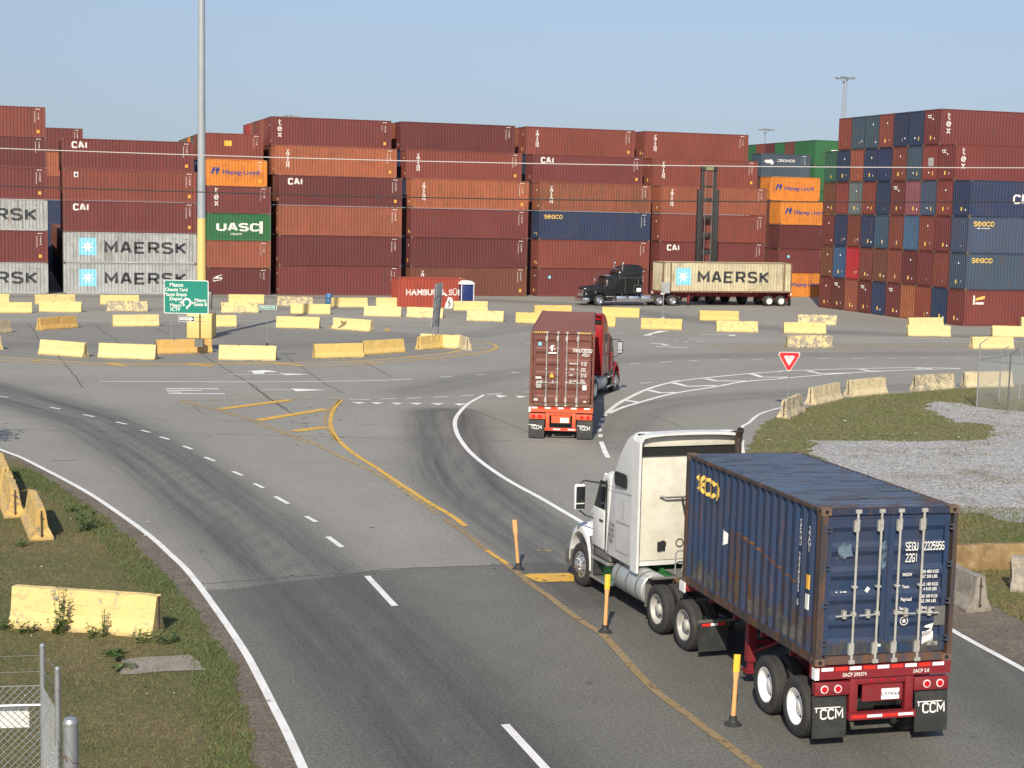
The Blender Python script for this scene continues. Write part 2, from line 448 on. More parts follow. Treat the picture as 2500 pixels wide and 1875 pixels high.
def sheet(name, pts, z, mat, kind='structure', parent=None):
    bm = bmesh.new(); vs = [bm.verts.new((p[0], p[1], z)) for p in pts]
    f = bm.faces.new(vs)
    if f.normal.z < 0: f.normal_flip()
    bmesh.ops.triangulate(bm, faces=[f])
    bmesh.ops.recalc_face_normals(bm, faces=bm.faces)
    me = bpy.data.meshes.new(name); bm.to_mesh(me); bm.free(); me.materials.append(mat)
    o = link(name, me, parent); return tag(o, kind=kind)

def soil_mat(name, cols, sc=1.0, fine=22):
    t = NT(name); v = t.co(rnd=False)
    a = t.ramp(t.noise(v, .45 * sc, 7, .7), .42, .60); b = t.ramp(t.noise(v, 2.2 * sc, 7, .7), .35, .68); f = t.noise(v, fine, 6, .8)
    c = t.mix(a, cols[0], cols[1]); c = t.mix(t.mul(b, .6), c, cols[2])
    g = t.mix(t.ramp(f, .38, .62), (.42, .42, .42), (1.6, 1.6, 1.52)); c = t.mix(.85, c, g, 'MULTIPLY'); h_ = t.mix(t.ramp(t.noise(v, 6.5, 7, .75), .38, .62), (.70, .70, .70), (1.3, 1.28, 1.2)); c = t.mix(.8, c, h_, 'MULTIPLY')
    t.bump(f, .8, .04)
    return t.fin(c, .95)
M['turf'] = soil_mat('dry_turf', [(.115, .112, .040), (.165, .135, .062), (.080, .095, .028)], 1.0)
M['turf2'] = soil_mat('green_turf', [(.150, .155, .055), (.185, .155, .075), (.105, .130, .036)], .8, 16)
M['dirt'] = soil_mat('dirt_shoulder', [(.155, .130, .105), (.190, .165, .135), (.11, .09, .07)], 1.2, 18)

M['dust'] = soil_mat('dusty_median', [(.25, .235, .20), (.29, .265, .22), (.20, .17, .135)], 1.0, 12)

def gravel_mat():
    t = NT('crushed_stone'); v = t.co(rnd=False)
    vo = t.n('TexVoronoi'); vo.inputs['Scale'].default_value = 9.0; t.l(v, vo.inputs['Vector'])
    vo2 = t.n('TexVoronoi'); vo2.inputs['Scale'].default_value = 19.0; t.l(v, vo2.inputs['Vector'])
    sx = t.n('SeparateXYZ'); t.l(vo.outputs['Color'], sx.inputs[0]); sy = t.n('SeparateXYZ'); t.l(vo2.outputs['Color'], sy.inputs[0])
    c = t.mix(sx.outputs[0], (.26, .255, .24), (.64, .63, .59)); c2 = t.mix(sy.outputs[0], (.20, .20, .195), (.68, .68, .65)); c = t.mix(.5, c, c2)
    big = t.ramp(t.noise(v, .35, 8, .7), .50, .66); c = t.mix(t.mul(big, .65), c, (.24, .215, .15))
    sh = t.ramp(vo.outputs['Distance'], .25, .62, (1, 1, 1, 1), (.45, .45, .45, 1)); c = t.mix(.7, c, sh, 'MULTIPLY')
    h = t.mul(vo.outputs['Distance'], -1.0); t.bump(h, .8, .05)
    return t.fin(c, .9)
M['gravel'] = gravel_mat()

left_line = smooth(path('5', [(-260, -70), (0, 38), (100, 75), (210, 130), (330, 192), (460, 265), (580, 345), (700, 430), (790, 500), (860, 565), (940, 640), (1010, 725), (1100, 850), (1180, 965), (1260, 1090), (1340, 1240), (1400, 1360), (1461, 1480), (1560, 1700), (1640, 1900), (1700, 2050)]), 4)
grass_edge = path('5', [(-260, 0), (0, 62), (80, 92), (200, 165), (330, 245), (430, 310), (540, 385), (650, 480), (740, 580), (850, 690), (930, 775), (1000, 865), (1060, 960), (1130, 1055), (1195, 1140), (1215, 1260), (1240, 1400), (1300, 1500), (1290, 1659), (1300, 1800)])
far_l = [Vector((-60, 12)), Vector((-60, 60))]
shoulder = [Vector(p) for p in left_line[::3]] + [Vector((-3.0, 12))] + far_l
sheet('dirt_shoulder', ragged(shoulder, .07, .35, 3), .004, M['dirt'])
gl = ragged([Vector(p) for p in grass_edge] + [Vector((-4.2, 12))] + far_l, .13, .25, 5)
sheet('grass_verge', gl, .009, M['turf'], 'stuff')
grass_left = [Vector(p) for p in grass_edge] + [Vector((-4.2, 12))] + far_l

right_line = smooth([at('D', 2400, 1560).xy, at('D', 2212, 1448).xy, at('D', 2070, 1370).xy, Vector((8.95, 35.3)), Vector((8.25, 40.0)), Vector((7.9, 45.5)), Vector((7.85, 50.5))] + path('3', [(1870, 1385), (1950, 1300), (2050, 1220), (2212, 1170)]) + path('4', [(455, 780), (520, 768)]), 4)
rg = path('4', [(85, 1175), (100, 1100), (150, 1000), (220, 915), (330, 868), (480, 850), (560, 800), (700, 760), (830, 735), (1000, 715), (1180, 705), (1330, 690), (1690, 662), (2060, 650), (2212, 630), (2600, 610)])
rd = [Vector(p) + Vector((.15, 0)) for p in right_line[:24]]
right_out = [Vector((70, 96)), Vector((70, 12)), Vector((10.9, 12))]
rshoulder = [p for p in rd if p.y < 54] + [Vector((8.9, 55.5))] + [Vector(p) for p in rg[1:]] + right_out
sheet('dirt_shoulder', ragged(rshoulder, .10, .5, 8), .004, M['dirt'])
rgrass = [Vector((11.6, 29)), Vector((11.0, 34.5)), Vector((10.2, 37)), Vector((10.0, 42)), Vector((9.6, 48)), Vector((9.4, 52))] + [Vector(p) for p in rg] + right_out[:2] + [Vector((12.5, 12))]
sheet('grass_verge', ragged(rgrass, .18, .4, 9), .009, M['turf2'], 'stuff')
gv = path('4', [(540, 1062), (800, 1070), (1100, 1062), (1400, 1072), (1660, 1066), (1960, 1045), (2010, 985), (1880, 930), (1650, 925), (1560, 850), (1450, 815), (1560, 765), (1750, 775), (1900, 812), (2212, 840), (2700, 880), (3200, 1500)]) + path('8', [(1600, 200), (737, 200), (600, 160), (345, 120)]) + [Vector((10.4, 44)), Vector((10.2, 48)), Vector((10.6, 51))] + path('4', [(640, 1210), (600, 1130)])
sheet('gravel_yard', ragged(gv, .35, .5, 11), .016, M['gravel'], 'stuff')
sheet('concrete_pad', ragged(path('5', [(610, 1112), (700, 1100), (960, 1085), (1055, 1165), (840, 1175), (625, 1187)]), .05, .2, 4), .022, plain('pad_concrete', (.27, .24, .20), .9, 0, .6, (.14, .12, .09), 3))
# dusty median beyond the exit lane
sheet('dirt_median', ragged(path('3', [(1540, 585), (1750, 600), (2212, 585)]) + path('4', [(500, 305), (1300, 318), (2300, 300), (3000, 300), (3000, 352), (1800, 352), (700, 365), (0, 378)]) + path('3', [(1850, 655), (1650, 630)]), .5, 1.0, 6), .004, M['dust'])

# ------------------------------------------------------------------ grass blades and weeds
def inside(P, poly):
    P = np.asarray(P); x, y = P[:, 0], P[:, 1]; r = np.zeros(len(P), bool); n = len(poly)
    for i in range(n):
        x1, y1 = poly[i]; x2, y2 = poly[(i + 1) % n]
        c = ((y1 > y) != (y2 > y)) & (x < (x2 - x1) * (y - y1) / (y2 - y1 + 1e-12) + x1); r ^= c
    return r
def noise2(P, s, seed):
    rs = np.random.RandomState(seed); out = np.zeros(len(P))
    for k in range(7):
        a = rs.rand() * 6.28; f = s * (.6 + rs.rand() * 1.6); ph = rs.rand(2) * 6.28
        out += np.sin((P[:, 0] * math.cos(a) + P[:, 1] * math.sin(a)) * f + ph[0]) * np.cos((-P[:, 0] * math.sin(a) + P[:, 1] * math.cos(a)) * f * .8 + ph[1])
    return out / 2.6
def blades(name, polys, box, n, hgt, wid, seed, mats, cut=-9.0, z=.01, avoid=None):
    rs = np.random.RandomState(seed)
    P = np.c_[rs.uniform(box[0], box[1], n), rs.uniform(box[2], box[3], n)]
    k = np.zeros(len(P), bool)
    for q in polys: k |= inside(P, [(p[0], p[1]) for p in q])
    if avoid is not None:
        for q in avoid: k &= ~inside(P, [(p[0], p[1]) for p in q])
    nz = noise2(P, 1.1, seed + 1); k &= nz > cut
    P = P[k]; nz = nz[k]; n = len(P)
    h = hgt * (.45 + rs.rand(n) ** 2 * 1.1) * (1 + .5 * np.clip(nz, 0, 1)); a = rs.rand(n) * 6.28; b = rs.rand(n) * 6.28; w = wid * (.6 + .8 * rs.rand(n))
    lean = h * (.3 + rs.rand(n) * .9)
    V = np.zeros((n, 3, 3))
    V[:, 0] = np.c_[P[:, 0] - np.cos(a) * w, P[:, 1] - np.sin(a) * w, np.full(n, z)]
    V[:, 1] = np.c_[P[:, 0] + np.cos(a) * w, P[:, 1] + np.sin(a) * w, np.full(n, z)]
    V[:, 2] = np.c_[P[:, 0] + np.cos(b) * lean, P[:, 1] + np.sin(b) * lean, z + h]
    me = bpy.data.meshes.new(name); me.vertices.add(3 * n); me.vertices.foreach_set('co', V.ravel())
    me.loops.add(3 * n); me.loops.foreach_set('vertex_index', np.arange(3 * n, dtype=np.int32))
    me.polygons.add(n); me.polygons.foreach_set('loop_start', np.arange(0, 3 * n, 3, dtype=np.int32))
    try: me.polygons.foreach_set('loop_total', np.full(n, 3, dtype=np.int32))
    except Exception: pass
    for x in mats: me.materials.append(x)
    g = noise2(P, .7, seed + 5) + .6 * rs.randn(n)
    mi = np.where(g > .55, 0, np.where(g > -.25, 1, 2)); mi = np.minimum(mi, len(mats) - 1)
    me.polygons.foreach_set('material_index', mi.astype(np.int32)); me.update()
    return link(name, me)
def leafy(name, col, tr=.3):
    t = NT(name); v = t.co(rnd=False); c = t.mix(t.noise(v, 3, 3), col, tuple(x * .6 for x in col)); return t.fin(c, .7)
G1 = leafy('grass_green', (.088, .135, .026)); G2 = leafy('grass_olive', (.140, .130, .042)); G3 = leafy('grass_straw', (.235, .18, .08))
W1 = leafy('weed_leaf', (.060, .115, .022)); W2 = leafy('weed_leaf_pale', (.11, .17, .045))
tag(blades('grass_blades', [gl], (-19, -2.2, 16, 50), 170000, .045, .007, 21, [G1, G2, G3]), kind='stuff')
edge_band = []
ge = [Vector(p) for p in grass_edge if True]
for s_ in (0,):
    inner = [p + Vector((-.75, -.25)) for p in ge]
    edge_band = ge + inner[::-1]
tag(blades('grass_blades', [edge_band], (-19, -2.2, 14, 50), 190000, .085, .008, 33, [G1, G1, W2]), kind='stuff')
G4 = leafy('verge_green', (.115, .150, .036)); G5 = leafy('verge_olive', (.175, .165, .060))
tag(blades('grass_blades', [rgrass], (7, 31, 50, 90), 90000, .05, .02, 41, [G4, G5, G5], avoid=[gv]), kind='stuff')
tag(blades('grass_blades', [gv], (9, 34, 50, 82), 26000, .05, .02, 43, [G2, G5, G5], cut=.25), kind='stuff')
tag(blades('grass_blades', [rgrass], (10, 20, 28, 47), 60000, .07, .01, 45, [G1, G2, G3]), kind='stuff')

def weed(label, loc, h, r, n, seed, stems=6):
    rs = random.Random(seed)
    o = thing('weed_plant', label, 'weed', (loc[0], loc[1], 0.0)); st = MB(); lf = MB()
    for k in range(stems):
        a = rs.random() * 6.28; rr = r * rs.random() * .5; base = Vector((math.cos(a) * rr, math.sin(a) * rr, 0)); top = base + Vector((math.cos(a) * r * .6 * rs.random(), math.sin(a) * r * .6 * rs.random(), h * (.6 + .4 * rs.random())))
        st.cyl(base, top, .006, .003, 5)
        for j in range(n // stems):
            t = .12 + .88 * rs.random(); p = base.lerp(top, t); b = rs.random() * 6.28; L = (.05 + .07 * rs.random()) * (1.15 - .5 * t) * (1 + r); up = rs.uniform(-.3, .6)
            d = Vector((math.cos(b), math.sin(b), up)).normalized() * L; sd_ = Vector((-math.sin(b), math.cos(b), 0)) * L * .3
            lf.add([p, p + d * .5 + sd_, p + d, p + d * .5 - sd_], [(0, 1, 2, 3)])
    st.build('stem', W2, o); lf.build('leaves', W1 if seed % 2 else W2, o)
    return o

# ------------------------------------------------------------------ road markings
def strip(mb, pts, w, z, closed=False):
    pts = [Vector(p) for p in pts]; L = []; R = []
    for i, p in enumerate(pts):
        a = pts[max(i - 1, 0)]; b = pts[min(i + 1, len(pts) - 1)]; d = (b - a).normalized(); n = Vector((-d.y, d.x)) * w / 2
        L.append((*(p + n), z)); R.append((*(p - n), z))
    n = len(pts); mb.add(L + R, [(i, i + 1, n + i + 1, n + i) for i in range(n - 1)])
def poly(mb, pts, z): mb.add([(p[0], p[1], z) for p in pts], [tuple(range(len(pts)))])
def marking(name, mb, mat): return tag(mb.build(name, mat), kind='structure')

mb = MB(); strip(mb, left_line, .15, .013); strip(mb, right_line, .15, .013)
marking('edge_line', mb, M['mark_white'])
mb = MB()
for a, b, w in [((0, 857), (18, 859), .13), ((108, 880), (130, 884), .13), ((180, 896), (204, 901), .13), ((251, 912), (273, 917), .13), ((305, 930), (325, 935), .13), ((345, 944), (366, 950), .13), ((396, 964), (415, 971), .13), ((442, 988), (465, 997), .13), ((503, 1019), (524, 1028), .13), ((549, 1045), (569, 1055), .13), ((594, 1073), (623, 1089), .14), ((661, 1116), (683, 1128), .14), ((708, 1160), (739, 1183), .15), ((793, 1245), (853, 1310), .15), ((1091, 1566), (1180, 1663), .15)]:
    strip(mb, path('D', [a, b]), w, .013)
for v, a, b in [('2', (1500, 763), (1585, 758)), ('2', (1775, 745), (1845, 742)), ('2', (2050, 728), (2105, 725)), ('3', (870, 773), (960, 768)), ('3', (1155, 755), (1260, 749)), ('3', (1410, 744), (1485, 740)), ('3', (1690, 735), (1775, 732)), ('3', (1970, 729), (2075, 727)), ('4', (620, 430), (712, 430)), ('4', (885, 429), (970, 429)), ('4', (1148, 427), (1230, 427)), ('4', (1415, 427), (1488, 427)), ('4', (1680, 427), (1763, 427)), ('3', (963, 945), (1070, 938)), ('3', (1250, 925), (1335, 919)), ('2', (2160, 500), (2200, 501)), ('2', (2150, 878), (2212, 876)), ('3', (1070, 525), (1120, 527)), ('3', (1175, 540), (1205, 543)), ('3', (1275, 556), (1310, 560)), ('3', (1355, 570), (1390, 573)), ('3', (745, 490), (805, 495)), ('3', (560, 1104), (635, 1102))]:
    strip(mb, path(v, [a, b]), .17, .013)
for a, b in [((800, 933), (960, 935)), ((1042, 931), (1152, 929)), ((1243, 926), (1355, 922)), ((1450, 918), (1565, 913)), ((1662, 906), (1762, 902))]:
    strip(mb, path('2', [a, b]), .16, .013)
marking('lane_dashes', mb, M['mark_white'])
mb = MB()
for tri in [((815, 953), (925, 958), (870, 969)), ((960, 956), (1068, 960), (1010, 971)), ((1115, 959), (1210, 963), (1170, 975)), ((1260, 960), (1365, 963), (1320, 976)), ((1422, 962), (1530, 965), (1480, 978)), ((1607, 967), (1708, 965), (1650, 983)), ((1925, 899), (2030, 908), (1955, 921)), ((2078, 906), (2180, 910), (2110, 923))]:
    poly(mb, path('2', tri), .013)
marking('yield_triangles', mb, M['mark_white_far'])
mb = MB()
for q in [(605, 1470, 640, 1560), (640, 1560, 668, 1615)]: strip(mb, path('3', [(q[0] + 12, q[1]), (q[2] + 12, q[3])]), .18, .013)
for x, y in [(655, 1229), (628, 1270), (612, 1314), (604, 1366), (612, 1417)]:
    c = at('3', x, y).xy; strip(mb, [c + Vector((-.04, -.4)), c + Vector((.04, .4))], .17, .013)
strip(mb, smooth(path('2', [(1975, 888), (1840, 900)]), 2), .16, .013)
strip(mb, smooth(path('7', [(1690, 8), (1600, 58), (1545, 115), (1527, 160), (1542, 225), (1592, 300), (1655, 360), (1750, 430), (1850, 492), (1980, 562), (2100, 632), (2210, 697), (2330, 780)]), 5), .17, .013)
strip(mb, smooth(path('3', [(668, 1215), (740, 1150), (830, 1095), (1030, 1000), (1260, 935), (1540, 898), (1950, 858), (2212, 840)]) + path('4', [(400, 523), (900, 508), (1350, 500), (1720, 505)]), 4), .22, .0135)
strip(mb, smooth(path('3', [(690, 1215), (790, 1170), (920, 1130), (1250, 1040), (1620, 980), (1900, 930), (2212, 905)]) + path('4', [(390, 578), (870, 540), (1310, 518), (1720, 507)]), 4), .22, .0125)
for v, pts in [('3', [(835, 1098), (960, 1118)]), ('3', [(1040, 1005), (1150, 1031), (1310, 1028)]), ('3', [(1265, 940), (1395, 973), (1650, 966)]), ('3', [(1560, 903), (1650, 923), (1930, 926)]), ('4', [(110, 547), (190, 573), (390, 573)]), ('4', [(540, 523), (640, 546), (870, 541)]), ('4', [(950, 512), (1020, 525), (1120, 527)]), ('4', [(1370, 503), (1500, 508)])]:
    strip(mb, path(v, pts), .42, .014)
marking('gore_marking', mb, M['mark_white_far'])
mb = MB()
strip(mb, smooth(path('1', [(765, 795), (1500, 798), (2212, 799)]) + path('2', [(500, 797), (1000, 789), (1280, 777)]), 3), .17, .013)
strip(mb, path('1', [(0, 322), (2212, 326)]) + path('2', [(600, 330), (980, 345), (1780, 386)]), .10, .013)
strip(mb, path('4', [(-250, 283), (900, 279), (2300, 272)]), .12, .013); strip(mb, path('4', [(-400, 299), (900, 299), (2300, 301)]), .12, .013)
strip(mb, path('1', [(1300, 345), (1480, 346)]), .10, .013)
poly(mb, path('3', [(990, 515), (1130, 473), (1235, 472), (1080, 500), (1060, 515)]), .013)
strip(mb, path('3', [(1065, 582), (1160, 590), (1220, 604)]), .35, .013); strip(mb, path('3', [(1115, 612), (1405, 628)]), .3, .013)
for y in (535, 547, 558, 570): strip(mb, path('3', [(1405 + (y - 535) * .3, y), (1540, y + 2)]), .16, .013)
strip(mb, path('3', [(1510, 505), (1800, 508)]), .2, .013); poly(mb, path('3', [(1765, 508), (1830, 506), (1815, 520), (1770, 517)]), .013)
for k_, (xa, xb) in enumerate(((1280, 1690), (1283, 1560), (1290, 1400), (1300, 1735))): strip(mb, path('1', [(xa, 851 + k_ * 12.5), (xb, 853 + k_ * 13)]), .26, .013)
marking('far_road_marking', mb, M['mark_white_far'])
mb = MB()
strip(mb, path('1', [(1760, 740), (2212, 742)]) + path('2', [(280, 739)]), .14, .013)
poly(mb, path('2', [(258, 732), (505, 741), (300, 749)]), .013)
poly(mb, path('2', [(10, 719), (60, 713), (140, 707), (210, 715), (245, 724), (150, 724), (140, 737), (60, 737), (50, 722)]), .0135)
strip(mb, path('2', [(135, 861), (385, 862)]), .16, .013); poly(mb, path('2', [(345, 850), (622, 861), (385, 873), (375, 861)]), .0135)
marking('arrow_marking', mb, M['mark_white_far'])
# apron of the central island
mb = MB()
strip(mb, smooth(path('1', [(-300, 600), (0, 606), (300, 625), (700, 650), (1200, 655), (1700, 655)]) + path('2', [(0, 655), (400, 650), (800, 640), (1100, 622), (1400, 592), (1600, 568), (1700, 540), (1732, 513), (1700, 490), (1615, 468), (1640, 460), (1700, 459)]), 4), .17, .013)
marking('island_line', mb, M['mark_yellow_far'])
mb = MB()
strip(mb, smooth(path('1', [(-300, 628), (0, 636), (250, 648), (470, 662), (1000, 670)]) + path('2', [(190, 657), (440, 676), (700, 672), (1000, 655), (1300, 630), (1500, 615), (1700, 590), (1850, 570), (1932, 538), (1920, 515), (1850, 495), (1740, 495)]), 4), .17, .0125)
for a, b in [((230, 655), (450, 675)), ((780, 641), (1040, 656)), ((1250, 611), (1480, 623)), ((1550, 579), (1790, 583)), ((1700, 543), (1890, 543)), ((1640, 458), (1700, 461))]: strip(mb, path('2', [a, b]), .24, .0135)
marking('island_line', mb, M['mark_yellow'])
mb = MB()
for a, b in [((255, 637), (320, 637)), ((835, 655), (962, 676)), ((1440, 660), (1640, 677)), ((2090, 655), (2300, 668))]: strip(mb, path('1', [a, b]), .45, .0136)
poly(mb, path('2', [(1070, 390), (1115, 390), (1112, 404), (1072, 404)]), .013); poly(mb, path('2', [(635, 370), (665, 370), (660, 377), (635, 377)]), .013)
strip(mb, smooth(path('7', [(915, 36), (878, 80), (858, 130), (858, 180), (880, 230), (930, 285), (1000, 340), (1100, 402), (1200, 470), (1300, 535), (1400, 600), (1500, 657), (1585, 720)]), 5), .17, .013)
for a, b, w in [((265, 86), (640, 37), .5), ((465, 147), (830, 87), .5), ((655, 207), (826, 184), .5)]: strip(mb, path('7', [a, b]), w, .0136)
strip(mb, path('7', [(1700, 852), (1812, 923)]), .12, .013)
poly(mb, path('9', [(405, 856), (480, 840), (820, 832), (1040, 828), (1045, 935), (800, 940), (600, 942), (520, 915)]), .0136)
marking('yellow_marking', mb, M['mark_yellow'])
mb = MB()
for dx in (0, 9):
    strip(mb, smooth(path('1', [(1385, 941 + dx * .4), (1700, 1018 + dx * 1.4)]) + path('2', [(0, 1068 + dx * 1.8), (300, 1185 + dx * 1.8), (480, 1250 + dx * 2)]) , 4), .10, .013)
strip(mb, smooth(path('7', [(735, 258), (880, 330), (1000, 385), (1150, 460), (1300, 560), (1440, 657)]), 4), .13, .013)
strip(mb, smooth(path('7', [(905, 38), (850, 90), (825, 140), (845, 200), (890, 262)]), 4), .12, .013)
strip(mb, path('1', [(1385, 940), (1800, 936), (2212, 934)]) + path('2', [(400, 935), (745, 934)]), .11, .0125)
strip(mb, path('9', [(555, 543), (620, 543)]), .08, .013); strip(mb, path('9', [(665, 543), (760, 545)]), .2, .013)
marking('yellow_marking', mb, M['mark_yellow_worn'])
mb = MB()
strip(mb, smooth(path('7', [(1470, 680), (1600, 770), (1700, 850)]) + path('9', [(300, 800), (480, 955), (700, 1105), (900, 1262), (1100, 1412), (1300, 1543), (1450, 1645)]) + path('D', [(1400, 1478), (1500, 1556), (1600, 1632), (1700, 1712), (1850, 1850)]), 4), .17, .0118)
marking('yellow_marking', mb, M['mark_yellow_faint'])
# cracks and seams
mb = MB()
rs = random.Random(4)
for v, pts, w in [('1', [(225, 345), (300, 465), (460, 615), (570, 750), (640, 840)], .10), ('1', [(730, 360), (830, 430), (930, 500)], .09), ('1', [(1180, 375), (1310, 435)], .09), ('1', [(1550, 580), (1760, 710), (1930, 810), (2050, 900), (2212, 1010)], .09), ('2', [(20, 810), (180, 930), (380, 1060)], .08), ('2', [(300, 590), (380, 650), (560, 780), (750, 885)], .07), ('2', [(930, 655), (1130, 760)], .08), ('3', [(1100, 1240), (1300, 1320), (1450, 1380)], .03), ('2', [(1660, 990), (2000, 1110), (2190, 1190)], .03), ('1', [(1490, 985), (1560, 1040)], .05), ('7', [(60, 1035), (400, 1015), (760, 985), (1000, 972), (1180, 950), (1500, 940), (1800, 925)], .035), ('1', [(30, 430), (300, 470)], .05), ('5', [(265, 95), (400, 90)], .07)]:
    p = smooth(path(v, pts), 6); p = [q + Vector((rs.uniform(-.05, .05), rs.uniform(-.05, .05))) for q in p]; strip(mb, p, w * .62, .011)
for k in range(46):
    c = at('D', rs.uniform(250, 1400), rs.uniform(860, 1250)).xy; a = rs.random() * .6; L = rs.uniform(.05, .16); strip(mb, [c, c + Vector((math.cos(a), math.sin(a))) * L], rs.uniform(.02, .05), .012)
for k in range(26):
    c = at('7', rs.uniform(640, 900), rs.uniform(60, 280)).xy; a = rs.random() * 3; L = rs.uniform(.1, .35); strip(mb, [c, c + Vector((math.cos(a), math.sin(a))) * L], rs.uniform(.03, .08), .012)
marking('pavement_cracks', mb, M['crack'])

# loose stones in and around the gravel
def stones(name, poly, box, n, r, seed, grow, mat):
    rs = np.random.RandomState(seed); P = np.c_[rs.uniform(box[0], box[1], n), rs.uniform(box[2], box[3], n)]
    k = inside(P, [(p[0], p[1]) for p in poly])
    Q = P + rs.randn(n, 2) * grow; P = Q[k]; mb = MB(); n = len(P)
    a = rs.rand(n) * 6.28; q = r * (.5 + rs.rand(n)); h = q * (.6 + .5 * rs.rand(n))
    V = np.zeros((n, 5, 3))
    for j in range(4): V[:, j] = np.c_[P[:, 0] + np.cos(a + j * 1.57) * q * (.7 + .5 * rs.rand(n)), P[:, 1] + np.sin(a + j * 1.57) * q, np.full(n, .012)]
    V[:, 4] = np.c_[P[:, 0] + q * .2 * rs.randn(n), P[:, 1] + q * .2 * rs.randn(n), .012 + h]
    F = []
    for i in range(n):
        b = 5 * i; F += [(b, b + 1, b + 4), (b + 1, b + 2, b + 4), (b + 2, b + 3, b + 4), (b + 3, b, b + 4)]
    me = bpy.data.meshes.new(name); me.from_pydata(V.reshape(-1, 3).tolist(), [], F); me.materials.append(mat); return tag(link(name, me), kind='stuff')
ST = NT('loose_stone'); _v = ST.co(rnd=False); _vo = ST.n('TexVoronoi'); _vo.inputs['Scale'].default_value = 8.0; ST.l(_v, _vo.inputs['Vector']); _sx = ST.n('SeparateXYZ'); ST.l(_vo.outputs['Color'], _sx.inputs[0]); ST.fin(ST.mix(_sx.outputs[0], (.14, .145, .14), (.42, .42, .40)), .9)
stones('gravel_stones', gv, (9, 34, 45, 84), 34000, .022, 71, .6, ST.m)
# ------------------------------------------------------------------ lettering
_tc = {}
def text_bm(s, size=1.0, bold=0.0, align='CENTER', sx=1.0, line=1.0, space=1.0, shear=0.0):
    key = (s, size, bold, align, sx, line, space, shear)
    if key not in _tc:
        cu = bpy.data.curves.new('lettering', 'FONT'); cu.body = s; cu.size = size; cu.offset = bold * size; cu.align_x = align; cu.align_y = 'CENTER'
        cu.space_line = line; cu.space_character = space; cu.shear = shear; cu.resolution_u = 3; cu.fill_mode = 'FRONT' if hasattr(cu, 'fill_mode') else 'BOTH'
        try: cu.fill_mode = 'FRONT'
        except Exception: pass
        o = bpy.data.objects.new('lettering', cu); COL.objects.link(o); dg = bpy.context.evaluated_depsgraph_get(); dg.update()
        me = bpy.data.meshes.new_from_object(o.evaluated_get(dg)); bpy.data.objects.remove(o); bpy.data.curves.remove(cu)
        vs = [(v.co.x * sx, v.co.y) for v in me.vertices]; fs = [tuple(p.vertices) for p in me.polygons]; bpy.data.meshes.remove(me)
        _tc[key] = (vs, fs)
    return _tc[key]


